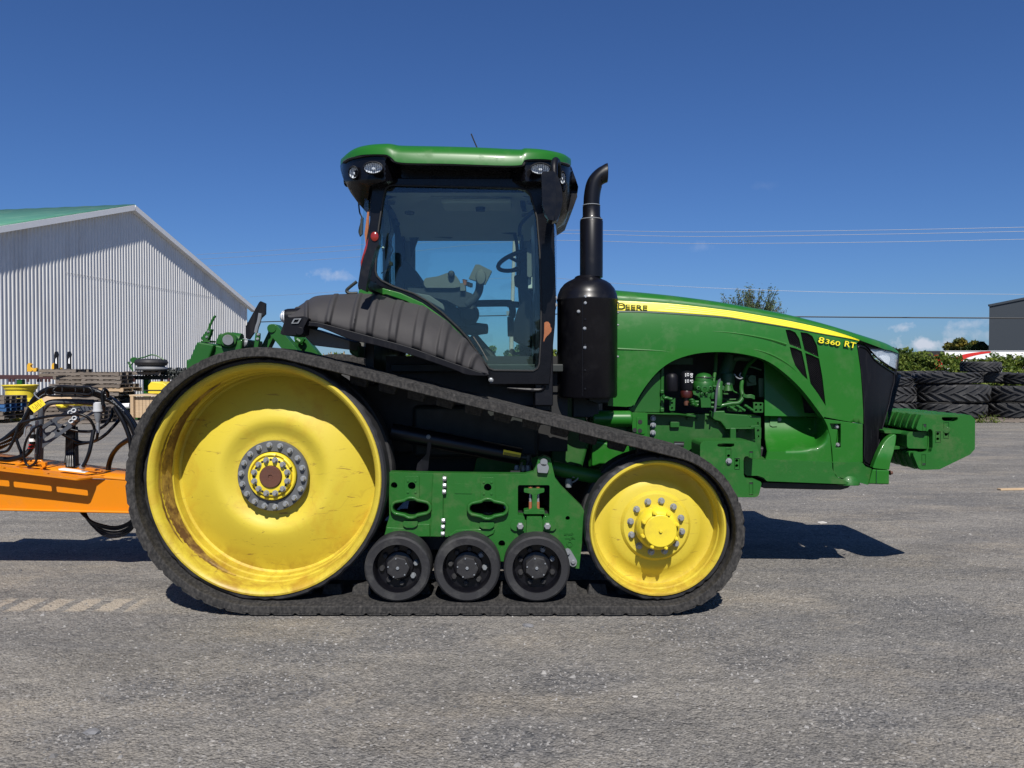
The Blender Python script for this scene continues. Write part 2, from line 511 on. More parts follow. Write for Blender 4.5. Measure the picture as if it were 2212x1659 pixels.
# foliage
def leaf(name, a, b, c3=None):
    m, n, p, o = new_mat(name); t = NT(n)
    g = n.nodes.new('ShaderNodeNewGeometry')
    c = t.mix(g.outputs['Random Per Island'], a, b)
    if c3: c = t.mix(t.ramp(t.noise(.35, 3), .48, .6), c, c3)
    t.lk(c, p.inputs['Base Color']); p.inputs['Roughness'].default_value = .6
    p.inputs['Specular IOR Level'].default_value = .25
    tl = n.nodes.new('ShaderNodeBsdfTranslucent'); t.lk(c, tl.inputs[0])
    mx = n.nodes.new('ShaderNodeMixShader'); mx.inputs[0].default_value = .3
    t.lk(p.outputs[0], mx.inputs[1]); t.lk(tl.outputs[0], mx.inputs[2]); t.lk(mx.outputs[0], o.inputs[0])
    return m
M['leaf'] = leaf('vine_leaf', (.04, .085, .012), (.17, .21, .035))
M['leaf_dk'] = leaf('dark_leaf', (.018, .04, .012), (.05, .085, .02))
M['leaf_wil'] = leaf('willow_leaf', (.055, .085, .035), (.12, .16, .07))
M['leaf_yel'] = leaf('yellowing_leaf', (.035, .055, .015), (.07, .09, .02), (.17, .14, .02))
M['reed'] = leaf('reed_plume', (.32, .24, .12), (.42, .34, .2))
M['green_dim'] = mat('engine_paint', (.018, .07, .025), .6, var=.2)
M['redbowl'] = mat('filter_bowl_red', (.045, .008, .006), .3, var=.2)
M['ltgrey'] = mat('light_grey_plastic', (.45, .46, .47), .5, var=.05)
M['ring'] = mat('ring_grey', (.085, .09, .095), .55, var=.15, dirt=(.05, .045, .04), da=.4, ds=14)
M['gloss_black'] = mat('gloss_black', (.0035, .0035, .005), .28, var=.1, coat=.1, spec=.25)
M['bracket_yellow'] = mat('bracket_yellow', (.62, .34, .02), .5, dirt=(.3, .2, .05))
M['rust_and_shade'] = mat('barrel_rust_shade', (.09, .04, .012), .6, var=.5, vs=9, dirt=(.5, .33, .05), da=.75, ds=5, lo=.42, hi=.6)  # rust on the barrel, with the lip's shade painted in
M['tread'] = mat('tyre_tread', (.030, .030, .031), .55, var=.3, vs=4, dirt=(.13, .13, .125), da=.5, ds=2.5, bump=.1)
M['bark'] = mat('bark', (.09, .075, .06), .9, var=.3, bump=.4)
# ------------------------------------------------------------ ground
ZONES = [(CAMH * F / (v_ - 798) * (u_ - 1106) / F, CAMH * F / (v_ - 798), r_) for u_, v_, r_ in ((300, 1492, .22), (560, 1496, .32), (650, 1415, .26), (900, 1380, .34), (1240, 1470, .24), (1640, 1430, .26), (1880, 1560, .2), (1120, 1610, .2), (1480, 1365, .3), (2020, 1310, .3), (180, 1600, .14))]
def ground_mat():
    m, n, p, o = new_mat('gravel'); t = NT(n)
    big = t.noise(.22, 5, .6, sc=(.5, 1.3, 1))
    mid = t.noise(1.1, 6, .62, sc=(.55, 1.4, 1), dist=.4)
    fin = t.noise(85, 5, .78)
    vf = t.vor(70)
    vc = t.vor(62, col=True)
    c = t.mix(t.ramp(mid, .38, .62), (.132, .125, .113), (.245, .228, .198))
    c = t.mix(t.ramp(big, .42, .60, 0, .6), c, (.125, .125, .126))
    tan = t.ramp(t.noise(.8, 6, .65, sc=(.7, 1.3, 1)), .50, .62, 0, .6)
    c = t.mix(tan, c, (.30, .262, .205))
    f1 = t.mix(t.ramp(fin, .36, .64, 0, 1), (.40, .40, .42), (1.55, 1.54, 1.50))
    c = t.mix(1.0, c, f1, 'MULTIPLY')
    f2 = t.mix(t.ramp(t.noise(17, 4, .7), .35, .65, 0, 1), (.84, .84, .86), (1.15, 1.14, 1.12))
    c = t.mix(1.0, c, f2, 'MULTIPLY')
    sep = n.nodes.new('ShaderNodeSeparateColor'); t.lk(vc, sep.inputs[0])
    c = t.mix(t.ramp(sep.outputs[0], .93, 1.0, 0, .7), c, (.42, .40, .37))
    c = t.mix(t.ramp(sep.outputs[1], .88, 1.0, 0, .6), c, (.05, .05, .055))
    # loose darker gravel raked up in patches
    ls = None
    se0 = n.nodes.new('ShaderNodeSeparateXYZ'); t.lk(t.tc, se0.inputs[0])
    wx = t.math('MULTIPLY', t.math('SUBTRACT', t.noise(3.2, 6, .7), .5), 1.1)
    for (zx, zy, zr) in ZONES:
        ax = t.math('DIVIDE', t.math('SUBTRACT', se0.outputs[0], zx), zr * 1.5); ay = t.math('DIVIDE', t.math('SUBTRACT', se0.outputs[1], zy), zr)
        dd = t.math('SQRT', t.math('ADD', t.math('MULTIPLY', ax, ax), t.math('MULTIPLY', ay, ay)))
        k_ = t.ramp(t.math('ADD', dd, wx), 1.15, .45)
        ls = k_ if ls is None else t.math('MAXIMUM', ls, k_)
    gen = t.ramp(t.noise(.55, 6, .68, dist=.5), .50, .66, 0, .55)
    ls = t.math('ADD', .30, t.math('MULTIPLY', t.math('MAXIMUM', ls, gen), .45))
    cell = t.mix(sep.outputs[2], (.032, .034, .039), (.37, .345, .305))
    v2 = t.vor(30, col=True); sp2 = n.nodes.new('ShaderNodeSeparateColor'); t.lk(v2, sp2.inputs[0])
    cell = t.mix(.5, cell, t.mix(sp2.outputs[1], (.05, .052, .059), (.27, .25, .225)))
    c = t.mix(ls, c, cell)
    c = t.mix(t.math('MULTIPLY', t.math('MAXIMUM', t.ramp(ls, .4, .75), 0), .30), c, (.055, .06, .07))
    # pale pads left by the track bars, in a row beside the rear wheel
    se = n.nodes.new('ShaderNodeSeparateXYZ'); t.lk(t.tc, se.inputs[0])
    px = t.math('ADD', se.outputs[0], t.math('MULTIPLY', t.math('SUBTRACT', t.noise(14, 4), .5), .06)); py = t.math('ADD', se.outputs[1], t.math('MULTIPLY', t.math('SUBTRACT', t.noise(11, 4), .5), .10))
    bx = t.math('MULTIPLY', t.ramp(px, -3.62, -3.52), t.ramp(px, -2.52, -2.60)); by = t.math('MULTIPLY', t.ramp(py, 5.09, 5.14), t.ramp(py, 5.42, 5.36))
    wv = t.math('COSINE', t.math('MULTIPLY', t.math('ADD', px, 3.345), 2 * PI / .202)); pad = t.math('MULTIPLY', t.math('MULTIPLY', bx, by), t.ramp(wv, -.55, -.2))
    c = t.mix(t.math('MULTIPLY', pad, .6), c, (.42, .355, .27))
    rut = t.ramp(t.noise(1.6, 5, .6, sc=(.12, 2.2, 1)), .52, .68, 0, .22)
    c = t.mix(rut, c, (.15, .15, .155))
    t.lk(c, p.inputs['Base Color']); p.inputs['Roughness'].default_value = .95
    p.inputs['Specular IOR Level'].default_value = .2
    b0 = t.bump(p, t.noise(1.3, 4, .5), .6, .12)
    b1 = t.bump(p, t.noise(6, 4, .5), .45, .04, b0)
    b2 = t.bump(p, t.math('SUBTRACT', 1.0, t.vor(27)), .2, .03, b1)
    b3 = t.bump(p, t.noise(60, 3, .6), .35, .008, b2)
    t.bump(p, t.math('SUBTRACT', 1.0, vf), .62, .014, b3)
    return m
M['ground'] = ground_mat()
g = B()
xs = [-1500, -300, -80, -30, -12, -6, -3, 0, 3, 6, 12, 30, 80, 300, 1500]
ys = [-400, -60, -10, 0, 3, 6, 9, 12, 16, 22, 30, 45, 80, 300, 2500]
g.grid(lambda i, j: Vector((xs[i], ys[j], 0)), len(xs), len(ys))
go = g.out('gravel_ground', M['ground']); go['kind'] = 'structure'
go['label'] = 'grey packed gravel yard'
# loose stones lying on the gravel: nobody could count them
def stones():
    rr = random.Random(3)
    vs = []; fs = []
    def add(x, y, s):
        o = len(vs)
        a = rr.uniform(0, PI)
        ca, sa = math.cos(a), math.sin(a)
        h = s * rr.uniform(.35, .7)
        for px, py, pz in ((1, 0, 0), (0, 1, 0), (-1, 0, 0), (0, -1, 0), (.35, .3, 1), (-.3, .2, .9), (0, -.35, .95)):
            px *= s * rr.uniform(.6, 1.1); py *= s * rr.uniform(.5, .95)
            vs.append((x + px * ca - py * sa, y + px * sa + py * ca, pz * h * rr.uniform(.7, 1.1) - .002))
        for f in ((0, 1, 4), (1, 5, 4), (1, 2, 5), (2, 6, 5), (2, 3, 6), (3, 0, 6), (0, 4, 6), (4, 5, 6)):
            fs.append(tuple(o + k for k in f))
    for i in range(15000):
        y = 2.6 + 22 * rr.random() ** 2.2
        x = rr.uniform(-.75, .75) * (y + .6)
        # thin out on the swept patches
        add(x, y, rr.choice((.004, .005, .006, .008, .011)) * (1 + y * .035))
    for (zx, zy, zr) in ZONES:
        for k in range(int(1000 * zr)):
            add(rr.gauss(zx, zr * .75), rr.gauss(zy, zr * .5), rr.choice((.005, .007, .008, .010, .014)))
    for i in range(170):
        y = 2.9 + 14 * rr.random() ** 1.7
        add(rr.uniform(-.72, .72) * y, y, rr.uniform(.012, .028))
    me = bpy.data.meshes.new('loose_stones'); me.from_pydata(vs, [], fs)
    ob = bpy.data.objects.new('loose_stones', me); C.objects.link(ob)
    m, n, p, o = new_mat('stone'); t = NT(n)
    ge = n.nodes.new('ShaderNodeNewGeometry')
    t.lk(t.mix(t.ramp(ge.outputs['Random Per Island'], .0, 1, 0, 1), (.07, .07, .073), (.30, .288, .27)), p.inputs['Base Color'])
    p.inputs['Roughness'].default_value = .9
    me.materials.append(m)
    ob['kind'] = 'stuff'; ob['label'] = 'loose grey stones scattered over the gravel'
stones()
# a few single bigger stones that can be pointed at
def rock(u, v, s, label, m=None):
    b = B(); r0 = random.Random(int(u))
    bmesh.ops.create_icosphere(b.bm, subdivisions=2, radius=s)
    for w in b.bm.verts:
        w.co = Vector((w.co.x * 1.25, w.co.y * .8, w.co.z * .42)) * r0.uniform(.82, 1.12)
        w.co.z = max(w.co.z, -.008)
    o = b.out('stone', m or M['stone1'], None, sm=25)
    Y = CAMH * F / (v - 798); p = W(u, v, Y); o.location = (p.x, p.y, .004); o.rotation_euler.z = r0.uniform(-.4, .4)
    tag(o, label, 'stone')
M['stone1'] = mat('dark_stone', (.16, .16, .165), .9, var=.35, vs=30, bump=.4)
M['stone2'] = mat('pale_stone', (.45, .43, .40), .9, var=.25, vs=30, bump=.4)
rock(1140, 1356, .032, 'fist sized dark stone lying in front of the track bottom run')
rock(200, 1590, .034, 'flat grey stone near the bottom left of the yard')
rock(1776, 1131, .038, 'pale stone on the gravel beside the shadow of the front weights', M['stone2'])
rock(1372, 1512, .012, 'small white stone on the gravel below the front wheel', M['stone2'])
# scrap of pale wood at the right edge
b = B(); b.box(-.26, .26, -.035, .035, 0, .022)
o = b.out('wood_scrap', M['wood_new'], None, .004); p = W(2232, 1057, 10); o.location = (p.x - .02, 10.3, 0.001); o.rotation_euler.z = .12
tag(o, 'pale splintered wood offcut lying on the gravel at the right edge', 'wood scrap')

# ------------------------------------------------------------ warehouse on the left
ap = Vector((W(280, 440, 40).x, 40, 0)); dv = Vector((.171, .985, 0)); nv = Vector((.985, -.171, 0))
wh = thing('warehouse', 'white corrugated metal warehouse with a green sheet roof behind the pallets', 'warehouse', (ap.x, ap.y, 0), world=True)
HALF = 11.7; ZA = 10.05; ZE = 5.95; LEN = 34
OV = .29
def wz(t): return ZA - (ZA - ZE) * abs(t) / HALF * (1 if t > 0 else .89)
b = B(); ts = []
t = -HALF; pitch = .21
while t < HALF:
    for k, dd in ((0, 0), (.26, 0), (.50, .052), (.78, .052)):
        tt = t + k * pitch
        if tt < HALF: ts.append((tt, dd))
    t += pitch
ts.append((HALF, 0))
def wp(i, j):
    tt, dd = ts[i]
    return ap + dv * tt + nv * dd + Vector((0, 0, wz(tt) if j else 0))
b.grid(wp, len(ts), 2)
b.out('gable_wall', M['sheet'], wh, sm=20)
b = B()      # the long side walls and the back
for tt in (-HALF, HALF):
    p0 = ap + dv * (tt - .01 * (1 if tt > 0 else -1)); p1 = p0 - nv * LEN
    vv = [b.bm.verts.new(x) for x in (p0, p1, p1 + Vector((0, 0, ZE)), p0 + Vector((0, 0, ZE)))]
    b.bm.faces.new(vv)
b.out('side_wall', M['sheet'], wh)
for sgn in (-1, 1):
    b = B()
    ra = ap + nv * OV + Vector((0, 0, ZA + .12)); rb = ap + nv * OV + dv * sgn * (HALF + .7) + Vector((0, 0, wz(sgn * (HALF + .7)) + .12))
    n_ = 60
    def rp(i, j, ra=ra, rb=rb):
        s_ = i / n_
        return ra.lerp(rb, j) - nv * (s_ * (LEN + 1)) + Vector((0, 0, .02 * (i % 2)))
    b.grid(rp, n_ + 1, 2)
    b.out('roof', M['roof'], wh, solid=.06)
    b = B()
    b.beam(ra - Vector((0, 0, .17)) + nv * .012, rb - Vector((0, 0, .17)) + nv * .012, .05, .26, up=(0, 0, 1))
    b.out('rake_trim', M['white'], wh)
    b = B()
    b.beam(ra - Vector((0, 0, .30)) - nv * .13, rb - Vector((0, 0, .30)) - nv * .13, .24, .02)
    b.out('soffit', M['white'], wh)
b = B()
b.beam(ap - nv * .0 + dv * HALF + Vector((0, 0, 0)), ap + dv * HALF + Vector((0, 0, ZE)), .14, .14); b.out('corner_trim', M['sheet'], wh)
b = B()
for tt, zz in ((-3, 6.1), (0, 6.1), (3, 6.1), (6, 6.1), (9, 6.1)): b.box(-1.6, 1.6, 0, .006, -.006, .006, rot=Matrix((dv, nv, Vector((0, 0, 1)))).transposed(), loc=ap + dv * tt + nv * .053 + Vector((0, 0, zz - .35 * (tt > 99))))
b.out('screw_line', M['sheet'], wh)

# ------------------------------------------------------------ slate building far right
sb = thing('slate_building', 'tall dark slate grey clad building behind the white trailer at the right', 'building', (70, 112, 0), world=True)
xl = W(2137, 660, 112).x; zt = W(2137, 660, 112).z; zr = W(2212, 645, 112).z
b = B()
x2 = W(2212, 645, 112).x; sl = (zr - zt) / (x2 - xl)
pr = [(xl, 0), (xl, zt), (xl + 18, zt + 18 * sl), (xl + 36, zt), (xl + 36, 0)]
f0 = [b.bm.verts.new((x, 112, z)) for x, z in pr]; f1 = [b.bm.verts.new((x + 28, 150, z)) for x, z in pr]
b.bm.faces.new(f0); b.bm.faces.new(f1[::-1])
for i in range(5): b.bm.faces.new((f0[i], f0[(i + 1) % 5], f1[(i + 1) % 5], f1[i]))
b.out('wall', M['slate'], sb)
b = B(); b.beam((xl - .15, 111.9, zt), (xl + 18, 111.9, zt + 18 * sl), .25, .3); b.out('roof_trim', M['slate'], sb)

# ------------------------------------------------------------ white trailers behind the hedge
def trailer(u0, v0, Y, L, label, full):
    p = W(u0, v0, Y); H = p.z
    t_ = thing('semi_trailer', label, 'trailer', (p.x, Y, 0), 'white trailers parked beyond the hedge')
    b = B(); b.box(0.25, L, 0, 2.6, 1.2, H); b.out('body', M['white'], t_, .03)
    b = B(); b.box(0.10, .245, 0.1, 2.5, 1.4, H - .12); b.out('nose_panel', M['white'] , t_)
    b = B(); b.box(-1.9, .09, .1, 2.5, H - 2.4, H - .02); b.out('cooling_unit', M['ink'], t_, .08)
    b = B(); b.ext([(0, 0)], 1, 1) if False else b.box(-1.15, -.15, -.02, .095, H - 2.2, H - .5); b.out('cooling_unit_stripe', M['red'], t_)
    b = B(); b.box(.3, L - .02, -.03, -.002, H - 1.05, H - .98); b.box(.3, L - .02, -.03, -.002, H - .1, H - .02); b.out('side_rail', M['greyp'], t_)
    if full:
        b = B(); b.ext(sm2([(2055, 776), (2080, 766), (2110, 761), (2140, 758)], 5) + sm2([(2140, 762), (2110, 767), (2085, 775), (2070, 790), (2060, 812)], 5), Y - .03, .02)
        bmesh.ops.translate(b.bm, verts=b.bm.verts, vec=(-p.x, -Y, 0)); b.out('red_swoosh', M['red'], t_)
    b = B(); b.box(1.5, L - 1, .9, 1.7, .95, 1.19); b.out('underframe', M['chassis'], t_)
    for wx in (L - 3.2, L - 1.9):
        b = B(); b.lathe([(0, 0), (.5, 0), (.5, .3), (0, .3)], (wx, .05, .5), 'y', 24); b.out('wheel', M['chassis'], t_)
    b = B(); b.box(3.0, 3.2, .2, .4, 0, 1.2); b.box(3.0, 3.2, 2.2, 2.4, 0, 1.2); b.out('landing_leg', M['greyp'], t_)
trailer(2040, 757.5, 90, 16, 'long white trailer with a red swoosh, in front of the slate building', True)
trailer(1998, 760, 96, 2.3 + 13, 'white trailer with black and red cooling unit, mostly hidden behind the longer white trailer', False)

# ------------------------------------------------------------ vegetation
def cards(name, cen_fn, n, size, m, parent=None, seed=1, ratio=1.6):
    rr = random.Random(seed); vs = []; fs = []
    off = ROOT.get(parent.name, Vector((0, 0, 0))) if parent else Vector((0, 0, 0))
    for i in range(n):
        c = cen_fn(rr)
        if c is None: continue
        c = c - off
        s_ = size * rr.uniform(.6, 1.3)
        d = Vector((rr.gauss(0, 1), rr.gauss(0, 1), rr.gauss(0, 1))).normalized(); e = d.orthogonal().normalized()
        e = Matrix.Rotation(rr.uniform(0, 2 * PI), 3, d) @ e; f = d.cross(e)
        o = len(vs)
        vs += [c - e * s_ * ratio, c - f * s_ * .5, c + e * s_ * ratio, c + f * s_ * .5]
        fs.append((o, o + 1, o + 2, o + 3))
    me = bpy.data.meshes.new(name); me.from_pydata(vs, [], fs); me.materials.append(m)
    ob = bpy.data.objects.new(name, me); C.objects.link(ob)
    if parent: ob.parent = parent; ROOT[ob.name] = off
    return ob
# overgrown fence
HY = 30.0
hx0, hx1 = W(640, 780, HY).x, W(2330, 780, HY).x
hd_ = thing('vine_fence', 'chain link fence overgrown with green vines behind the stacked tyres', 'fence', ((hx0 + hx1) / 2, HY, 0), world=True)
def htop(x): return 1.98 + .12 * math.sin(x * 1.3) + .09 * math.sin(x * 3.7 + 1) + .06 * math.sin(x * 9.1)
def hp(rr):
    x = rr.uniform(hx0, hx1); tp = htop(x)
    z = tp * (1 - rr.random() ** 1.25)
    if rr.random() < .06: z = tp + rr.random() * .22
    # holes in the vine cover
    k = math.sin(x * 2.1 + 3 * math.sin(z * 2.3)) + math.sin(x * 5.3 + z * 4.1) + .7 * math.sin(x * .8 + 2)
    if k > 1.35 and rr.random() < .6: return None
    lump = .16 + .14 * math.sin(x * 3.3 + z * 5)
    return Vector((x, HY + rr.uniform(-lump - .12, .15), z))
cards('vine_leaves', hp, 78000, .078, M['leaf'], hd_, 5, 1.1)
b = B()
x = hx0
while x < hx1:
    b.cyl((x, HY + .2, 0), (x, HY + .2, 1.95), .035, 8); x += 2.6
b.beam((hx0, HY + .2, 1.93), (hx1, HY + .2, 1.93), .03, .03)
b.out('fence_post', M['greyp'], hd_)
b = B(); rr = random.Random(2)
for i in range(900):
    x = rr.uniform(hx0, hx1); z0 = rr.uniform(0, 1.6)
    b.tube([(x, HY + .1, z0), (x + rr.uniform(-.3, .3), HY + rr.uniform(-.1, .15), min(2.0, z0 + rr.uniform(.3, .9)))], .012, 3, smooth=False)
b.out('vine_stems', M['bark'], hd_)
# weeds and reed plumes behind the left track
def reed(u, v, Y, label, n=9):
    p = W(u, v, Y); t_ = thing('reed_clump', label, 'reeds', (p.x, Y, 0), 'reed clumps growing on the fence line')
    rr = random.Random(int(u)); b = B(); pl = B()
    for i in range(n):
        x = rr.uniform(-.45, .45); y = rr.uniform(-.2, .2); h = p.z * rr.uniform(.86, 1.0); dx = rr.uniform(-.1, .1)
        b.tube([(x, y, 0), (x + dx * .5, y, h * .6), (x + dx, y, h)], .012, 4, 3)
        pl.tube([(x + dx, y, h - .32), (x + dx * 1.1, y, h - .15), (x + dx * 1.4, y, h)], .035, 6, 4, rf=lambda t: .3 + math.sin(PI * min(1, t + .08)) if t < .95 else .15)
    b.out('stem', M['leaf_wil'], t_); pl.out('plume', M['reed'], t_)
reed(722, 757, 27, 'tan reed plumes standing left of the cab between track and fender', 10)
reed(742, 764, 28, 'lower tan reed clump beside the taller reed plumes')
reed(1050, 770, 27, 'reed clump seen low through the cab window')

def tree(name, label, u, vtop, ubase_w, Y, m, n=5000, size=.12, kind='round', group=None, seed=1, lean=0):
    """crown is placed between its top and a height above ground, with limbs and gaps"""
    p = W(u, vtop, Y); H = p.z; Wd = ubase_w / F * Y / 2
    t_ = thing(name, label, 'tree', (p.x, Y, 0), group)
    rr = random.Random(seed)
    tr = B(); tr.tube([(0, 0, 0), (rr.uniform(-.1, .1), 0, H * .3), (rr.uniform(-.2, .2), 0, H * .62)], max(.12, H * .025), 8, 4, rf=lambda t: 1 - .6 * t)
    tips = []
    nb = 26 if kind == 'round' else 90
    for i in range(nb):
        a = rr.uniform(0, 2 * PI)
        if kind == 'round':
            k = rr.uniform(.35, 1.0); z1 = H * rr.uniform(.35, .86); rad = Wd * math.sqrt(max(.05, 1 - ((z1 / H - .55) / .5) ** 2)) * k
            tips.append((Vector((rad * math.cos(a), rad * math.sin(a), z1)), Wd * rr.uniform(.2, .36)))
        else:
            rad = Wd * rr.uniform(.1, 1.0); z1 = H * rr.uniform(.66, .97) * (1 - .10 * (rad / Wd) ** 2) + (H * .03 if i % 9 == 0 else 0)
            tips.append((Vector((rad * math.cos(a), rad * math.sin(a), z1)), Wd * .085))
        e = tips[-1][0]; z0 = H * rr.uniform(.18, .5)
        tr.tube([(0, 0, z0), (e.x * .45, e.y * .45, z0 + (e.z - z0) * .55), tuple(e)], max(.03, H * .008), 5, 4, rf=lambda t: 1 - .75 * t)
    tr.out('trunk', M['bark'], t_)
    def cf(r2):
        e, s_ = tips[r2.randrange(len(tips))]
        if kind == 'round':
            d = Vector((r2.gauss(0, 1), r2.gauss(0, 1), r2.gauss(0, 1))).normalized() * s_ * (r2.random() ** .45)
            d.z *= .75
            return e + d
        k = r2.random()                      # feathery upright shoots
        q_ = Vector((e.x * .45, e.y * .45, e.z * .55)).lerp(e, k)
        return q_ + Vector((r2.gauss(0, s_ * .5), r2.gauss(0, s_ * .5), r2.gauss(0, s_ * .9)))
    cards('crown', cf, n, size, m, t_, seed + 50, 1.3 if kind == 'round' else 1.8)
    return t_
tree('willow_tree', 'feathery pale green tree with upright shoots standing above the bonnet', 1620, 612, 150, 55, M['leaf_wil'], 16000, .06, 'up', seed=11)
tree('yellowing_tree', 'broad tree with yellowing left side left of the slate building', 2086, 728, 92, 125, M['leaf_yel'], 9000, .28, seed=12)
tree('dark_tree', 'darker green bushy tree touching the slate building edge', 2118, 732, 60, 122, M['leaf_dk'], 5000, .28, seed=18)
tree('slim_dark_tree', 'small dark tree just right of the headlight', 1930, 742, 42, 55, M['leaf_dk'], 3000, .12, seed=13)
for i, (u, v, w_, lab) in enumerate(((1050, 741, 64, 'left of the two bushy trees seen low through the cab window'), (1108, 739, 70, 'bushy tree behind the utility pole seen through the cab window'),
                              (1180, 748, 60, 'bushy tree hidden mostly by the front cab pillar'), (1000, 775, 60, 'low bush seen through the lower left of the cab window'), (1300, 780, 120, 'wide bush behind the bonnet'))):
    tree('bushy_tree', lab, u, v, w_, 62, M['leaf_dk'] if i % 2 else M['leaf'], 6000, .13, seed=20 + i, group='bushy trees beyond the fence')

# ------------------------------------------------------------ utility pole and wires
PY = 50.0
up = thing('utility_pole', 'grey wooden utility pole with white insulators seen through the cab window', 'utility pole', (W(1104, 900, PY).x, PY, 0), world=True)
b = B(); b.tube([W(1103, 852, PY) * 1.0, W(1106, 690, PY), W(1112, 497, PY)], .155, 12, 5, rf=lambda t: 1 - .3 * t); b.out('pole', M['pole'], up)
b = B(); b.pbox(1094, 672, 1112, 682, PY - .25, .1); b.out('sign_plate', M['greyp'], up)
for (u, v) in ((1114, 500), (1120.5, 520.5)):
    b = B(); c = W(u, v, PY - .1)
    for k in range(4): b.lathe([(0, 0), (.09, 0), (.13, .05), (.06, .08), (0, .08)], c + Vector((0, 0, (k - 2) * .09)), 'z', 14)
    if u > 1118: b.beam(c - Vector((.25, 0, .1)), c - Vector((0, 0, .1)), .05, .05)
    b.out('insulator', M['ceram'], up)
def wire(pts, r, m, label):
    P = []
    b = B(); b.tube(pts, r, 5, 8); o = b.out('power_line', m); tag(o, label, 'power line', 'overhead power lines')
wire([W(425, 550, 61), W(775, 529, 55), W(1114, 499, 50), W(1500, 501, 46), W(1900, 497, 43), W(2300, 489, 40)], .012, M['wire'], 'topmost overhead wire from left of cab to upper right edge')
wire([W(430, 560, 61), W(775, 539, 55), W(1114, 506, 50), W(1500, 511, 46), W(1900, 506, 43), W(2300, 498, 40)], .012, M['wire'], 'second overhead wire just below the topmost one')
wire([W(440, 575, 61), W(775, 555, 55), W(1120, 521, 50), W(1500, 526, 46), W(1900, 523, 43), W(2300, 515, 40)], .012, M['wire'], 'third overhead wire below the upper pair')
wire([W(540, 641, 61), W(700, 632, 56), W(1106, 600, 50), W(1330, 612, 45), W(1750, 630, 42), W(2300, 637, 40)], .010, M['wire'], 'thin pale wire crossing behind the willow tree above the bonnet')
wire([W(520, 698, 58), W(610, 694, 55), W(1106, 681, 50), W(1300, 678, 48), W(1700, 684, 44), W(2300, 688, 40)], .035, M['wired'], 'thick dark wire running behind the bonnet to the slate building')

# ------------------------------------------------------------ tyres and pallets on the right
def make_tyre(nl=19, Ro=.98, Wt=.52):
    t_ = thing('tractor_tyre', '', 'tyre')
    b = B(); h = Wt / 2; Ri = Ro * .64
    b.lathe([(Ri, -h * .8), (Ri - .02, -h * .6), (Ri + .02, -h * .75), (Ri + .10, -h), (Ro - .12, -h), (Ro - .055, -h * .82), (Ro - .04, 0), (Ro - .055, h * .82), (Ro - .12, h), (Ri + .10, h), (Ri + .02, h * .75), (Ri - .02, h * .6), (Ri, h * .8)], (0, 0, 0), 'z', 56)
    b.lathe([(Ri - .02, -h * .6), (Ri + .05, 0), (Ri - .02, h * .6)], (0, 0, 0), 'z', 56)
    b.out('carcass', M['tyre'], t_, sm=30)
    b = B()
    for sgn in (-1, 1):
        for i in range(nl):
            a0 = 2 * PI * (i + (.5 if sgn > 0 else 0)) / nl
            prev = None; first = None
            for k in range(6):
                t = k / 5; z = sgn * (-.03 + t * (h * 1.0 + .02)); a = a0 + (1 - t) ** 1.2 * .52
                rb = Ro - .07 - (.05 if k == 5 else 0); rt = Ro - (.055 if k == 5 else .0)
                wd = (.045 + .03 * t) / Ro
                ring = [b.bm.verts.new((r_ * math.cos(aa), r_ * math.sin(aa), z)) for r_, aa in ((rb, a - wd), (rt, a - wd * .75), (rt, a + wd * .75), (rb, a + wd))]
                if prev:
                    for j in range(4): b.bm.faces.new((prev[j], prev[(j + 1) % 4], ring[(j + 1) % 4], ring[j]))
                else: first = ring
                prev = ring
            b.bm.faces.new(first[::-1]); b.bm.faces.new(prev)
    b.out('tread', M['tread'], t_, sm=25)
    return t_
M['tyre'] = mat('tyre_rubber', (.018, .018, .019), .62, var=.3, vs=4, dirt=(.12, .12, .12), da=.4, ds=3, bump=.1)
ty0 = make_tyre(); used = False
def place_tyre(u, z0, Y, dia, wt, label):
    global used
    o = ty0 if not used else copy_tree(ty0); used = True
    X = (u - 1106) / F * Y
    o.location = (X, Y, z0 + wt / 2); s_ = dia / 1.96
    o.scale = (s_, s_, wt / .52)
    rr = random.Random(int(u * 7 + z0 * 100))
    o.rotation_euler = (rr.uniform(-.015, .015) + (PI if rr.random() < .35 else 0), rr.uniform(-.015, .015), rr.uniform(0, 6))
    o['label'] = label; o['group'] = 'tractor tyres stacked on pallets in front of the vine fence'
TYS = 24.2
for k, (u, z0, Y, d, wt, lab) in enumerate((
    (1905, .12, 24.4, 2.0, .46, 'bottom tyre of the left stack, mostly behind the front weights'),
    (1906, .60, 24.4, 1.96, .50, 'middle tyre of the left stack beside the grille'),
    (1900, 1.12, 24.4, 1.95, .26, 'upper tyre of the left stack beside the grille'),
    (2050, .12, 24.3, 2.12, .46, 'bottom tyre of the middle stack behind the front weights'),
    (2055, .60, 24.3, 2.16, .56, 'wide shiny tyre second from the bottom of the middle stack'),
    (2045, 1.18, 24.3, 1.98, .34, 'third tyre of the middle stack, with curved lugs'),
    (2118, 1.54, 24.5, 1.16, .33, 'small topmost tyre of the middle stack, against the hedge'),
    (2135, 1.19, 25.0, 1.3, .34, 'dusty tyre carrying the small topmost one'),
    (2206, .08, 24.3, 2.1, .50, 'bottom tyre of the right stack at the frame edge'),
    (2206, .60, 24.3, 2.1, .50, 'second tyre of the right stack at the frame edge'),
    (2238, 1.14, 24.3, 2.0, .34, 'top tyre of the right stack, cut by the frame edge'),
    (2165, 1.16, 26.6, 1.7, .34, 'tyre set back between the middle and right stacks'),
    (1985, 1.16, 26.8, 1.9, .40, 'tyre set back between the left and middle stacks'),
    (1975, .62, 26.8, 1.9, .5, 'lower tyre set back in the gap left of the middle stack'))):
    place_tyre(u, z0, Y, d, wt, lab)
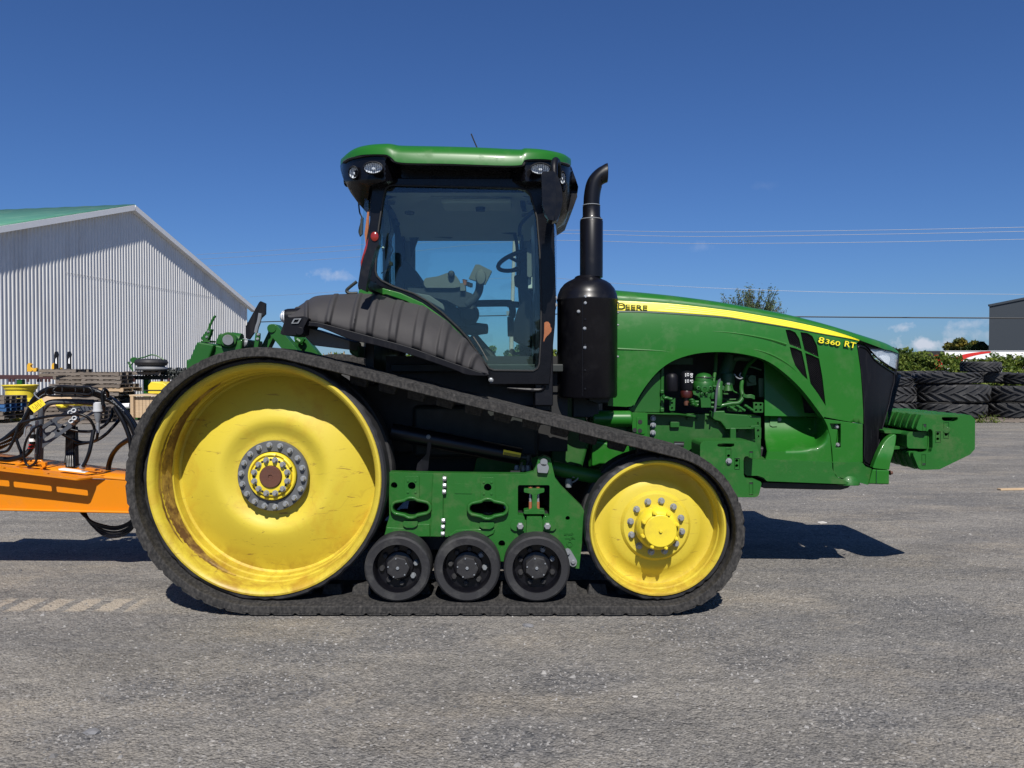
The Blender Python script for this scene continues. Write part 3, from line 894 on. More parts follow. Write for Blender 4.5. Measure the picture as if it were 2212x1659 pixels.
def make_pallet():
    b = B(); rr = random.Random(4)
    for y in (-.5, 0, .5): b.box(-.6, .6, y - .022, y + .022, .018, .105)
    for i in range(7): x = -.545 + i * 1.09 / 6; b.box(x - .055, x + .055, -.52 + rr.uniform(-.01, .01), .52, .108, .125)
    for x in (-.53, 0, .53): b.box(x - .06, x + .06, -.52, .52, 0, .016)
    return b.out('wooden_pallet', M['wood'])
pal0 = make_pallet(); pal_used = False
pal_m = {}
def pallet(x, y, z, rz, label, m=None, group='wooden pallets in the yard', sx=1):
    global pal_used
    o = pal0 if not pal_used else pal0.copy()
    if pal_used: C.objects.link(o)
    pal_used = True
    if m and m != 'wood':
        if m not in pal_m:
            me = pal0.data.copy(); me.materials.clear(); me.materials.append(M[m]); pal_m[m] = me
        o.data = pal_m[m]
    o.location = (x, y, z); o.rotation_euler = (0, 0, rz); o.scale = (sx, 1, 1)
    tag(o, label, 'pallet', group)
    return o
for u, lab in ((1935, 'pallet under the left tyre stack'), (2052, 'pallet under the middle tyre stack'), (2138, 'pallet lying between the middle and right tyre stacks'), (2200, 'pallet under the right tyre stack')):
    pallet((u - 1106) / F * 23.9, 23.9, 0, random.uniform(-.03, .03), lab, group='pallets under the tyres', sx=1.0)
# weeds by the tyres
def weed(u, v, Y, label, h=.25, n=60):
    p = W(u, v, Y); rr = random.Random(int(u))
    t_ = thing('weed', label, 'weed', (p.x, Y, 0), 'weeds in the yard')
    cards('leaves', lambda r: Vector((r.gauss(0, h * .4), r.gauss(0, h * .3), abs(r.gauss(0, h * .5)))), n, .03, M['leaf'], t_, int(u))
    b = B()
    for i in range(5): b.tube([(0, 0, 0), (rr.uniform(-h, h) * .6, 0, h)], .006, 4, smooth=False)
    b.out('stem', M['leaf'], t_)
weed(2122, 905, 23.2, 'small weed growing under the middle tyre stack'); weed(2150, 905, 23.2, 'leafy weed at the pallet by the right tyre stack')
weed(272, 858, 37, 'tall weed growing against the warehouse wall', .9, 160); weed(300, 858, 39, 'weed against the warehouse wall near the green post', .8, 120)

# ------------------------------------------------------------ stored goods on the left
PYL = 25.1
def gx(u, Y): return (u - 1106) / F * Y
def gz(v, Y): return W(1106, v, Y).z
rr = random.Random(9)
# tall central stack of grey pallets
z = 0; k = 0
names = ['first', 'second', 'third', 'fourth', 'fifth', 'sixth', 'seventh', 'eighth', 'ninth', 'tenth', 'eleventh', 'twelfth', 'thirteenth']
for k in range(12):
    pallet(gx(232, PYL) + rr.uniform(-.10, .10) + (.22 if k in (7, 8) else 0), PYL, k * .1285, rr.uniform(-.16, .16), f'grey pallet, {names[k]} from the ground in the tall stack at the right', None if k != 7 else 'wood_new', 'tall stack of grey pallets')
for k in range(12):
    pallet(gx(168, PYL) + rr.uniform(-.12, .12), PYL + .15, k * .1285, rr.uniform(-.14, .14), f'grey pallet, {names[k]} from the ground in the tall stack next to the yellow rims', 'wood', 'tall left stack of grey pallets')
for k in range(2):
    pallet(gx(120, PYL), PYL + .6, k * .13 + 1.38, .02, ('lower' if k == 0 else 'upper') + ' pallet carrying the yellow brackets above the steel beam', group='pallets on the steel beam')
# low stack at the left edge with blue pallets
nlow = ['bottom fresh yellow pallet of the low stack at the left edge', 'grey pallet second from bottom at the left edge', 'grey pallet under the blue pallets at the left edge',
        'lower blue painted pallet at the left edge', 'upper blue painted pallet at the left edge', 'grey pallet resting on the blue pallets', 'topmost grey pallet of the low stack at the left edge']
for k, lab in enumerate(nlow):
    pallet(gx(-8, 23.5) + (0 if k else -.25) + rr.uniform(-.04, .04), 23.5 - (.4 if k == 0 else 0), k * .1175 if k else 0, rr.uniform(-.04, .04), lab, {0: 'wood_new', 3: 'wood_blue', 4: 'wood_blue'}.get(k), 'low pallet stack at the left edge').scale.z = .93
# maroon toolbar beam
b = B(); Yb = 26.2
tb = thing('steel_toolbar', 'long maroon steel toolbar beam lying on stands across the pallet stacks', 'steel beam', (gx(60, Yb), Yb, 0), world=True)
b.box(gx(-60, Yb), gx(158, Yb), Yb, Yb + .2, gz(819, Yb), gz(810, Yb)); b.out('beam', M['maroon'], tb, .01)
b = B(); b.box(gx(262, Yb), gx(410, Yb), Yb, Yb + .2, gz(820, Yb), gz(811.5, Yb)); b.out('beam', M['chassis'], tb, .01)
for u in (21, 29, 60, 82, 89, 99, 106.5, 133, 140, 285, 290.5, 350, 365):
    b = B(); b.box(gx(u - 2.2, Yb), gx(u + 2.2, Yb), Yb - .02, Yb + .02, gz(825, Yb), gz(817, Yb)); b.out('bracket', M['maroon'], tb)
for u in (314, 40):
    b = B(); b.box(gx(u - 5.5, Yb), gx(u + 5.5, Yb), Yb + .04, Yb + .22, 0, gz(820, Yb)); b.out('stand_post', M['green_old'], tb)
# yellow wheel rims stacked
def rim_thing(u, v0, v1, Y, ru, label):
    zb, zt = gz(v1, Y), gz(v0, Y); r_ = ru / F * Y; H = zt - zb
    t_ = thing('wheel_rim', label, 'wheel rim', (gx(u, Y), Y, zb), 'yellow wheel rims stacked by the pallets')
    b = B(); b.lathe([(r_ * .8, 0.0), (r_ * .97, 0.01), (r_, .02), (r_ * .97, .05), (r_ * .9, .1), (r_ * .82, H * .25), (r_ * .8, H * .7), (r_ * .88, H - .14), (r_ * .92, H - .06), (r_, H - .03), (r_, H), (r_ * .96, H), (r_ * .86, H - .1), (r_ * .76, H * .7), (r_ * .76, .05)], (0, 0, 0), 'z', 40)
    b.out('barrel', M['yellow'], t_)
    b = B(); b.lathe([(0, H * .5), (r_ * .75, H * .5), (r_ * .75, H * .55), (0, H * .55)], (0, 0, 0), 'z', 32); b.out('disc', M['yellow'], t_)
rim_thing(44, 831, 868, 24.6, 35, 'upper yellow tractor wheel rim, on top of another rim')
rim_thing(48, 869, 911, 24.6, 29, 'lower yellow tractor wheel rim under the wider rim')
# yellow brackets with notches
for u, lab in ((66, 'left yellow hook shaped bracket standing on the beam'), (119, 'right yellow hook shaped bracket beside the black fork')):
    b = B(); Y = 25.6; s_ = 1
    pts = [(-8, 0), (-8, -14), (-5, -19), (-1, -18), (1, -15), (-1, -13), (0, -9), (5, -6), (12, -9), (13, -5), (12, 0), (6, 0), (4, -2.5), (1, 0)]
    b.ext([(u + x, 803 + y) for x, y in pts], Y, .12); o = b.out('yellow_bracket', M['bracket_yellow'], None, .01)
    tag(o, lab, 'bracket', 'yellow brackets on the pallets')
for u, lab in ((120, 'left black upright fork carriage on the pallets'), (148, 'right black upright fork carriage on the pallets')):
    t_ = thing('pallet_fork', lab, 'fork', (gx(u, 25.4), 25.4, 0), 'black upright forks', True)
    b = B(); b.ext([(u - 3.5, 804), (u - 3.5, 766), (u - 2, 760), (u + 1.5, 759), (u + 4, 766), (u + 2.5, 772), (u + 3, 804)], 25.4, .1); b.out('shank', M['black'], t_, .006)
    b = B(); b.ext([(u - .6, 785), (u - .2, 776), (u + 2.2, 772), (u + 2.6, 786)], 25.38, .018); b.out('sticker', M['white'], t_)
    b = B(); b.pbox(u - 3, 799, u + 30, 803, 25.35, .1); b.out('tine', M['black'], t_)
# pallet on the beam with an air bag and green linkage
pallet(gx(322, 26.3), 26.3, gz(810, 26.3), .03, 'grey pallet on the steel beam under the black air bag', group='pallets on the steel beam')
ab = thing('air_bag_unit', 'dark rubber bellows with a green linkage frame on a pallet in front of the warehouse', 'machine part', (gx(322, 26), 26, gz(801, 26)))
b = B(); b.lathe([(0, .0), (.48, 0), (.5, .05), (.42, .08), (.42, .16), (.50, .2), (.53, .28), (.5, .36), (.42, .4), (0, .41)], (.08, 0, 0), 'z', 36); b.out('bellows', M['rubber_in'], ab)
b = B(); b.lathe([(.505, .05), (.51, .08), (.43, .15), (.43, .05)], (.08, 0, 0), 'z', 36); b.out('steel_ring', M['steel'], ab)
b = B(); b.tube([(-.62, -.1, .12), (-.38, -.1, .38), (-.1, -.1, .46), (.15, -.1, .54), (.42, -.1, .46), (.55, -.1, .36)], .022, 6, 3); b.tube([(-.5, -.1, 0), (-.65, -.1, .3)], .03, 6, 2); b.lathe([(0, -.06), (.1, -.06), (.1, .06), (0, .06)], (-.45, -.1, .36), 'y', 14); b.out('linkage', M['green_old'], ab)
# toothed rollers on the right of the beam
tr_ = thing('toothed_roller', 'black toothed roller lying on the steel beam behind the drive wheel', 'machine part', (gx(370, 26.2), 26.2, gz(812, 26.2)))
b = B()
b.cyl((-.9, 0, .12), (.6, 0, .12), .07, 12)
for i in range(18):
    x = -.9 + i * .085
    for a in range(5):
        an = a * 2 * PI / 5 + i * .4
        b.beam((x, 0, .12), (x + .01, .17 * math.cos(an), .12 + .17 * math.sin(an)), .03, .05)
b.out('tooth_row', M['chassis'], tr_)
# yellow tote on a wooden crate
ct = thing('wooden_crate', 'pale wooden crate standing by the drive wheel under the yellow hopper', 'crate', (gx(325, 24.6), 24.6, 0))
zc = gz(855, 24.6)
for x in (-.36, .5):
    b = B(); b.box(x - .05, x + .05, -.5, -.4, 0, zc); b.out('corner_post', M['wood_new'], ct, .004)
b = B()
for i in range(9): b.box(-.40 + i * .11, -.40 + i * .11 + .10, -.392, -.37, .1, zc - .02)
b.out('side_board', M['wood_new'], ct)
b = B(); b.box(-.44, .62, -.5, .5, zc, zc + .05); b.out('lid', M['wood_new'], ct, .005)
hp_ = thing('yellow_hopper', 'yellow plastic hopper sitting on the wooden crate', 'hopper', (gx(334, 24.4), 24.4, zc + .05))
b = B(); b.ext([(319, 853), (319, 836), (326, 827), (352, 829), (362, 836), (362, 855)], 24.3, .8)
bmesh.ops.translate(b.bm, verts=b.bm.verts, vec=(-gx(334, 24.4), -24.4, -zc - .05)); zmin = min(v.co.z for v in b.bm.verts); bmesh.ops.translate(b.bm, verts=b.bm.verts, vec=(0, 0, -zmin + .001)); b.out('tank', M['yellow'], hp_, .03)
b = B(); b.box(-.3, .42, -.112, -.095, .12, .15); b.out('strap', M['ink'], hp_)
# green machine parts heap and white pipe
gp = thing('green_machine_frame', 'heap of dark green machine frames lying beside the pallets', 'machine part', (gx(288, 24.8), 24.8, 0), world=True)
for (a, c, w_) in (((256, 885), (300, 872), .14), ((262, 905), (312, 890), .16), ((258, 878), (268, 908), .12), ((296, 868), (306, 908), .12), ((270, 896), (320, 903), .18), ((280, 880), (312, 884), .10)):
    b = B(); b.beam(W(*a, 24.8) , W(*c, 24.6), w_ * .6, w_); b.out('frame_member', M['green_old'], gp, .01)
b = B(); b.ext([(256, 866), (262, 857), (283, 860), (297, 870), (290, 878), (262, 876)], 25, .5); b.out('dark_cover', M['chassis'], gp, .03)
b = B(); b.cyl(W(250, 878, 24.3), W(281, 876.5, 24.3), .085, 16); o = b.out('white_pipe', M['white'])
tag(o, 'short white plastic pipe lying on the green machine frames', 'pipe')
# sacks / burlap and yellow parts on pallets behind the hoses
bl = B(); bmesh.ops.create_icosphere(bl.bm, subdivisions=4, radius=1)
from mathutils import noise as mn
for v in bl.bm.verts:
    k = 1 + .28 * mn.noise(v.co * 2.3) + .12 * mn.noise(v.co * 6)
    v.co = Vector((v.co.x * .68 * k, v.co.y * .3 * k, max(-.02, v.co.z * .20 * k + .1)))
o = bl.out('burlap_bundle', M['wood_new']); o.location = (gx(118, 23.2), 23.2, .50); tag(o, 'brown burlap wrapped bundle on the pallet behind the hose bracket', 'bundle')
for k in range(4): pallet(gx(118, 23.3), 23.3, k * .125, rr.uniform(-.03, .03), ('bottom', 'second', 'third', 'top')[k] + ' pallet of the low stack under the burlap bundle', group='low pallet stack behind the hoses')
for k in range(4): pallet(gx(192, 23.3), 23.3, k * .125, rr.uniform(-.03, .03), ('bottom', 'second', 'third', 'top')[k] + ' pallet of the low stack under the yellow castings', group='second low pallet stack behind the hoses')
for i, (u, v) in enumerate(((140, 884), (152, 887), (168, 885), (182, 886), (198, 884))):
    b = B(); bmesh.ops.create_icosphere(b.bm, subdivisions=2, radius=.14)
    for w_ in b.bm.verts: w_.co = Vector((w_.co.x * 1.3, w_.co.y, w_.co.z * .6)) * (1 + .3 * mn.noise(w_.co * 9 + Vector((i, 0, 0))))
    o = b.out('yellow_casting', M['yellow'], None, sm=25); o.location = (gx(u, 22.9), 22.75, .62 if i > 0 else .55)
    tag(o, ('leftmost', 'second', 'middle', 'fourth', 'rightmost')[i] + ' of the yellow castings lying on the low pallets behind the hose bracket', 'casting', 'yellow castings on the low pallets')
# ============================================================ the tracked tractor
T = thing('tracked_tractor', 'large green rubber tracked tractor with yellow wheels, black exhaust and ribbed black fender', 'tractor', (-.2, 6.4, 0), world=True)
YC = 6.4
Y0 = 5.0                      # near face of the near track
TW = .64
CR = Vector((-1.652, 0, .885)); CF = Vector((.974, 0, .560)); RR, RF_ = .885, .560
# ---- track path (radius given as an offset from the lug tips)
def belt_path(off, step=.03):
    r1, r2 = RR - off, RF_ - off
    d = CF - CR; D_ = math.hypot(d.x, d.z); a = math.atan2(-d.z, d.x); bb = math.asin((r1 - r2) / D_)
    th = PI / 2 - (a + bb)     # angle of the upper tangent normal above +x
    pts = []
    def arc(c, r, a0, a1):
        n_ = max(2, int(abs(a1 - a0) * r / step))
        for i in range(n_): 
            t = a0 + (a1 - a0) * i / n_
            pts.append((c.x + r * math.cos(t), c.z + r * math.sin(t), math.cos(t), math.sin(t)))
    def line(p, q_, nx, nz_):
        n_ = max(1, int(math.hypot(q_[0] - p[0], q_[1] - p[1]) / step))
        for i in range(n_):
            t = i / n_; pts.append((p[0] + (q_[0] - p[0]) * t, p[1] + (q_[1] - p[1]) * t, nx, nz_))
    arc(CR, r1, -PI / 2, -2 * PI + th)          # bottom, round the back, up to the top
    p = (CR.x + r1 * math.cos(th), CR.z + r1 * math.sin(th)); q_ = (CF.x + r2 * math.cos(th), CF.z + r2 * math.sin(th))
    line(p, q_, math.cos(th), math.sin(th))
    arc(CF, r2, th, -PI / 2)
    line((CF.x, CF.z - r2), (CR.x, CR.z - r1), 0, -1)
    return pts
mid = belt_path(.045)
cum = [0]
for i in range(len(mid)):
    a = mid[i]; b_ = mid[(i + 1) % len(mid)]
    cum.append(cum[-1] + math.hypot(b_[0] - a[0], b_[1] - a[1]))
LT = cum[-1]
import bisect
def at_s(s):
    s %= LT
    i = bisect.bisect_right(cum, s) - 1
    i = min(i, len(mid) - 1)
    t = (s - cum[i]) / (cum[i + 1] - cum[i])
    a = mid[i]; b_ = mid[(i + 1) % len(mid)]
    n_ = Vector((a[2] + (b_[2] - a[2]) * t, 0, a[3] + (b_[3] - a[3]) * t)).normalized()
    return Vector((a[0] + (b_[0] - a[0]) * t, 0, a[1] + (b_[1] - a[1]) * t)), n_
def TP(s, h, y):      # a point on the belt: arclength, height above mid surface, depth
    p, n_ = at_s(s); p = p + n_ * h; p.y = y; return p
N_ = 330
sec = [(-.024, Y0 + .008), (-.018, Y0), (.020, Y0), (.026, Y0 + .012), (.024, Y0 + TW - .012), (.020, Y0 + TW), (-.018, Y0 + TW), (-.024, Y0 + TW - .008)]
b = B()
V = [[b.bm.verts.new(TP(LT * i / N_, h, y + (.003 * math.sin(i * 1.7) if y < Y0 + .03 else 0))) for h, y in sec] for i in range(N_)]
for i in range(N_):
    for j in range(len(sec)):
        a, c = V[i], V[(i + 1) % N_]; k = (j + 1) % len(sec)
        b.bm.faces.new((a[j], c[j], c[k], a[k]))
# tread bars
NL = 62; rr = random.Random(5)
for sgn in (0, 1):
    for i in range(NL):
        s0 = LT * (i + .5 * sgn) / NL; prev = None; hh = .044 + rr.uniform(-.005, .001)
        for k in range(5):
            t = k / 4
            y = Y0 + .002 + t * .33 if not sgn else Y0 + TW - .002 - t * .33
            s = s0 + .26 * t ** .9; w_ = .042 + .014 * (1 - t)
            hk = hh - (.007 if k == 0 else 0)
            ring = [b.bm.verts.new(TP(s + x * w_ + rr.uniform(-.003, .003), hz, y)) for x, hz in ((-1.34, .022), (-1.0, hk), (1.0, hk), (1.34, .022))]
            if prev:
                for j in range(3): b.bm.faces.new((prev[j], prev[j + 1], ring[j + 1], ring[j]))
            else: b.bm.faces.new(ring)
            prev = ring
        b.bm.faces.new(prev[::-1])
track = b.out('rubber_track', M['rubber'], T, sm=32)
# guide lugs inside the belt
b0 = B(); b0.box(-.07, .07, -.055, .055, -.068, 0.01)
for v in b0.bm.verts:
    if v.co.z < -.04: v.co.x *= .82; v.co.y *= .6
gl0 = b0.out('guide_lug', M['rubber'], None, .008)
NG = 47
for i in range(NG):
    o = gl0 if i == 0 else gl0.copy()
    if i: C.objects.link(o)
    p, n_ = at_s(LT * i / NG); p = p - n_ * .024; p.y = Y0 + .32
    tx = Vector((n_.z, 0, -n_.x)); Mx = Matrix((tx, n_.cross(tx), n_)).transposed()
    o.parent = track
    o.location = p - T.location; o.rotation_euler = Mx.to_euler()

def scratch_wheel(name, cx, cz, lip_r, rub_r, prof, m, ymid=5.1, rub=(0.0, .16)):
    w_ = thing(name, '', 'x', T.location); del w_['label']; del w_['category']
    w_.parent = T; w_.location = (0, 0, 0); ROOT[w_.name] = ROOT[T.name]
    c = (cx, ymid, cz)
    b = B(); b.lathe(prof, c, 'y', 96); b.out('rim', m, w_, sm=32)
    # tyre rubber bonded to the rim, with small chips in its edge
    b = B(); r0 = random.Random(2); sg = 120
    ed = [r0.choice((0, 0, 0, .004, .008)) for _ in range(sg)]
    pr = [(lip_r - .012, .03), (lip_r, .004), (rub_r - .012, .004), (rub_r, .02), (rub_r, rub[1]), (lip_r - .03, rub[1] + .01)]
    rings = []
    for k, (r_, a) in enumerate(pr):
        rings.append([b.bm.verts.new((cx + (r_ - (ed[i] if k in (2, 3) else 0)) * math.cos(2 * PI * i / sg), ymid + a + (ed[i] * .6 if k == 2 else 0), cz + (r_ - (ed[i] if k in (2, 3) else 0)) * math.sin(2 * PI * i / sg))) for i in range(sg)])
    for A_, B_ in zip(rings, rings[1:]):
        for i in range(sg): b.bm.faces.new((A_[i], A_[(i + 1) % sg], B_[(i + 1) % sg], B_[i]))
    b.out('wheel_rubber', M['rubber_in'], w_, sm=30)
    b = B(); b.lathe([(rub_r - .06, .28), (rub_r - .005, .285), (rub_r, .30), (rub_r, .43), (rub_r - .04, .45), (0, .45)], c, 'y', 72); b.out('inner_wheel_half', M['rubber_in'], w_, sm=30)
    return w_, c
# ---- drive wheel
dw, c = scratch_wheel('drive_wheel', CR.x, CR.z, .782, .815,
    [(0.786, 0.030), (0.785, 0.008), (.778, -.004), (.766, -.006), (0.756, 0.000), (0.744, 0.010), (0.736, 0.030), (0.732, 0.080), (0.728, 0.090), (0.728, 0.155), (0.72, 0.165), (0.716, 0.235), (0.708, 0.245), (0.704, 0.320), (0.69, 0.333),
     (0.66, 0.320), (0.6, 0.290), (0.52, 0.250), (0.46, 0.225), (0.42, 0.211), (0.39, 0.205), (0.365, 0.209), (0.335, 0.223), (0.3, 0.243), (0.275, 0.251), (0.26, 0.251), (0.2, 0.251), (0.2, 0.345), (0, 0.345)], M['wheel'])
def cyz(c, r, a, y): return Vector((c[0] + r * math.cos(a), c[1] + y, c[2] + r * math.sin(a)))
b = B(); r0 = random.Random(8); n_ = 46  # rust stain, widened to paint in the lip's shade on the barrel
def rb_(i, j):
    tp_ = max(.02, 1 - abs(i / n_ * 2 - 1) ** 2.2)
    a_ = R(118 + 132 * i / n_); e_ = r0.uniform(-.007, .007) if j in (0, 3) else 0
    y_ = .152 + ((.062, .152, .168, .232)[j] - .152) * tp_ + e_ * tp_
    return cyz(c, (.729, .7265, .7185, .7145)[j] if tp_ > .2 else .7255 - .008 * (j > 1), a_, y_)
b.grid(rb_, n_ + 1, 4); b.out('rust_shade_band', M['rust_and_shade'], dw, label='dark rusty stain with painted lip shade along the left side of the rim barrel')
c = (c[0], c[1] + .04, c[2])
b = B(); b.lathe([(.170, .21), (.170, .150), (.172, .146), (.240, .146), (.243, .150), (.243, .19)], c, 'y', 64); b.out('flange_ring', M['ring'], dw, sm=30)
b = B(); b.lathe([(0, .19), (.164, .19), (.166, .13), (.160, .12), (.150, .118), (.148, .134), (.140, .136), (.135, .112), (.128, .108), (.078, .108), (.078, .14), (0, .14)], c, 'y', 64); b.out('hub', M['yellow'], dw, sm=30)
b = B(); b.lathe([(0, .12), (.075, .12), (.0765, .10), (.072, .094), (.016, .094), (.013, .100), (0, .100)], c, 'y', 40); b.out('axle_cap', M['brown'], dw, sm=30)
for a0 in (.45, 1.35): 
    b = B()
    pr_ = [cyz(c, .151, a0 + k * .08, .112) for k in range(7)]
    b.tube(pr_, .012, 6, 2); b.out('hub_clip', M['yellow'], dw)
bt0 = None
def put_bolt(parent, p, r, h, m, name='bolt', ph=0, wash=1.35, label=None):
    b = B(); b.bolt(p, r, h, wash=wash); return b.out(name, m, parent, sm=25)
for i in range(18): put_bolt(dw, cyz(c, .214, 2 * PI * (i + .5) / 18 + .09, .146), .0158, .030, M['steel'])
for i in range(12): put_bolt(dw, cyz(c, .117, 2 * PI * (i + .5) / 12, .109), .0155, .03, M['steel'], 'hub_bolt')
b = B()
for i in range(12): b.lathe([(0, 0), (.0085, 0), (.0085, -.002), (0, -.002)], cyz(c, .117, 2 * PI * i / 12, .109), 'y', 10)
b.out('hub_hole', M['ink'], dw)
# ---- idler
iw, c = scratch_wheel('idler_wheel', CF.x, CF.z, .4575, .489,
    [(.4590, .03), (.4580, .006), (.450, -.006), (.440, -.006), (.432, .004), (.427, .02), (.424, .06), (.416, .07), (.414, .125), (.408, .148), (.39, .154), (.365, .150), (.335, .138), (.315, .122), (.30, .112), (.27, .104), (.238, .098),
     (.228, .084), (.218, .074), (.205, .072), (.14, .072), (.14, .09), (0, .09)], M['wheel2'])
b = B(); b.lathe([(0, .08), (.146, .08), (.146, .01), (.143, -.002), (.135, -.028), (.125, -.048), (.113, -.056), (.108, -.062), (.106, -.085), (.102, -.088), (.0, -.088)], c, 'y', 56); b.out('hub_cap', M['yellow'], iw, sm=30)
for i in range(8):
    an = 2 * PI * i / 8 + .32
    b = B(); b.lathe([(0, .04), (.0135, .04), (.0135, -.05), (.010, -.056), (0, -.056)], cyz(c, .119, an, -.03), 'y', 12); b.bolt(cyz(c, .119, an, -.085), .0065, .012, wash=0); b.out('cap_screw', M['yellow'], iw, sm=30)
b = B(); b.bolt(cyz(c, 0, 0, -.088), .011, .012, wash=1.3); b.out('centre_plug', M['yellow'], iw)
for i in range(12): put_bolt(iw, cyz(c, .176, 2 * PI * i / 12 + .33, .072), .0170, .032, M['steel'])
# ---- road wheels
for (px, py) in ((347, 1255), (862, 1255), (1378, 1258)):
    p = w1('C', px, py, 5.06)
    rw = thing('road_wheel', '', 'x', T.location); del rw['label']; del rw['category']; rw.parent = T; rw.location = (0, 0, 0); ROOT[rw.name] = ROOT[T.name]
    c = (p.x, 5.06, .297)
    for k in (0, 1):
        b = B(); o_ = .36 * k
        b.lathe([(.160, .02 + o_), (.163, .004 + o_), (.205, .0 + o_), (.217, .010 + o_), (.222, .03 + o_), (.222, .165 + o_), (.215, .18 + o_), (.16, .18 + o_)], c, 'y', 56); b.out('tyre', M['roller'], rw, sm=35)
    b = B(); b.lathe([(.163, .012), (.158, .02), (.154, .06), (.148, .105), (.10, .108), (.095, .09), (.085, .085), (.0, .085)], c, 'y', 48); b.out('wheel_disc', M['black'], rw, sm=30)
    b = B(); b.lathe([(0, .09), (.079, .09), (.0785, .034), (.073, .028), (0, .028)], c, 'y', 7); b.out('hub_cap', M['roller'], rw, sm=25, bevel=.006)
    a_off = .6 + px * .001
    for i in range(8): put_bolt(rw, cyz(c, .116, 2 * PI * i / 8 + a_off, .107), .0175, .028, M['greyp'] if i in (6, 7) else M['roller'], 'bolt', wash=1.1)
    put_bolt(rw, cyz(c, 0, 0, .028), .0115, .01, M['greyp'], 'cap_screw', wash=0)
    for i in range(5): put_bolt(rw, cyz(c, .064, 2 * PI * i / 5 + .5, .028), .0055, .006, M['greyp'], 'cap_screw', wash=0)
    b = B(); b.cyl((c[0], 5.1, c[2]), (c[0], 5.6, c[2]), .07, 20); b.out('axle', M['black'], rw)
# ---- track frame
def sub(name, parent):
    e = thing(name, '', 'x'); del e['label']; del e['category']; e.parent = parent; e.location = (0, 0, 0); ROOT[e.name] = ROOT[parent.name]
    return e
tf = sub('track_frame', T)
YF = 5.24
fr_out = q('C', (285, 533), (600, 540), (1290, 548), (1350, 530), (1376, 480), (1388, 432), (1430, 412), (1478, 430), (1495, 500), (1512, 575), (1560, 640), (1640, 720), (1712, 790), (1738, 840), (1722, 950), (1690, 1245), (1640, 1238), (1560, 1195), (1300, 1195), (1080, 1190), (1062, 1100), (1010, 1015), (720, 1010), (560, 1008), (540, 1010), (262, 1010), (266, 940), (290, 860))
def slot(x, y, o=0):
    r1, r2, L_ = 34 + o, 62 + o, 98; P_ = []
    def arc_(cx, a0, a1, r, n=7): P_.extend([(cx + r * math.cos(a0 + (a1 - a0) * i / n), y + r * math.sin(a0 + (a1 - a0) * i / n)) for i in range(n + 1)])
    al = math.asin(min(1, r1 / r2) * .94)
    arc_(x + L_, PI / 2, -PI / 2, r1); arc_(x, -al - .25, -PI + al + .25, r2); arc_(x - L_, -PI / 2, -3 * PI / 2, r1); arc_(x, PI - al - .25, al + .25, r2)
    return P_
slot_old = lambda x, y, k=1: [(x - 132 * k, y - 22), (x - 122 * k, y - 34), (x - 60, y - 42), (x - 30, y - 62), (x + 30, y - 62), (x + 60, y - 42), (x + 122 * k, y - 30), (x + 132 * k, y - 18), (x + 132 * k, y + 18), (x + 122 * k, y + 28), (x + 62, y + 38), (x + 32, y + 60), (x - 32, y + 60), (x - 62, y + 38), (x - 122 * k, y + 24), (x - 132 * k, y + 12)]
def big(pts, cx, cy, k, k2): return [(cx + (x - cx) * k, cy + (y - cy) * k2) for x, y in pts]
s1 = slot(448, 797); s2 = slot(1015, 805)
hol = [q('C', *h) for h in (circ(455, 634, 28), circ(1015, 645, 28), circ(325, 630, 24), circ(1605, 872, 16), circ(1119, 1060, 25), s1, s2, rnd([(1238, 628), (1472, 628), (1470, 858), (1425, 855), (1420, 890), (1290, 890), (1285, 853), (1238, 850)], 14))]
b = B(); b.ext(fr_out, YF, .10, hol); b.out('side_plate', M['green_cast'], tf, .006)
for sl_ in ((s1, 448, 797), (s2, 1015, 805)):
    o1 = slot(sl_[1], sl_[2], 24); i1 = slot(sl_[1], sl_[2], 0)
    b = B(); b.ext(q('C', *o1), YF - .045, .05, [q('C', *i1)]); b.out('slot_rim', M['green_cast'], tf, .010)
for x0, x1, y0, y1, cx, cy in ((400, 512, 562, 745, 455, 634), (962, 1070, 572, 750, 1015, 645)):
    b = B(); b.ext(q('C', *rnd([(x0, y1), (x0 + 2, y0), (x1 - 2, y0), (x1, y1)], 14)), YF - .014, .018, [q('C', *circ(cx, cy, 28))])
    b.out('bolt_pad', M['green_cast'], tf, .006)
    for dx, dy in ((-28, -38), (28, -38), (-28, 46), (28, 46)):
        b = B(); p = w1('C', cx + dx, cy + dy, YF - .014); b.lathe([(0, .01), (.009, .01), (.008, -.005), (0, -.007)], p, 'y', 12); b.out('plug', M['green_cast'], tf)
b = B(); b.ext(q('C', (610, 548), (688, 548), (688, 560), (684, 1012), (592, 1010), (604, 640)), YF - .03, .04); b.out('clamp_plate', M['green_cast'], tf, .006)
for x, y in ((697, 580), (697, 630), (694, 676), (688, 888), (685, 935), (684, 985)):
    b = B(); p = w1('C', x, y, YF - .02); b.bolt(p - Vector((.008, 0, 0)), .016, .022, ax=(1, -.15, 0), wash=1.3); b.out('clamp_bolt', M['steel'], tf)
for pd_ in ([(1185, 905), (1205, 885), (1285, 885), (1285, 968), (1210, 965), (1185, 945)], [(1425, 888), (1505, 892), (1524, 910), (1522, 945), (1500, 965), (1425, 962)]):
    b = B(); b.ext(q('C', *rnd(pd_, 10)), YF - .02, .03); b.out('mount_pad', M['green_cast'], tf, .006)
for x, y in ((1255, 927), (1455, 927)):
    b = B(); b.bolt(w1('C', x, y, YF - .02), .024, .03, wash=0); b.out('mount_bolt', M['steel'], tf, .002)
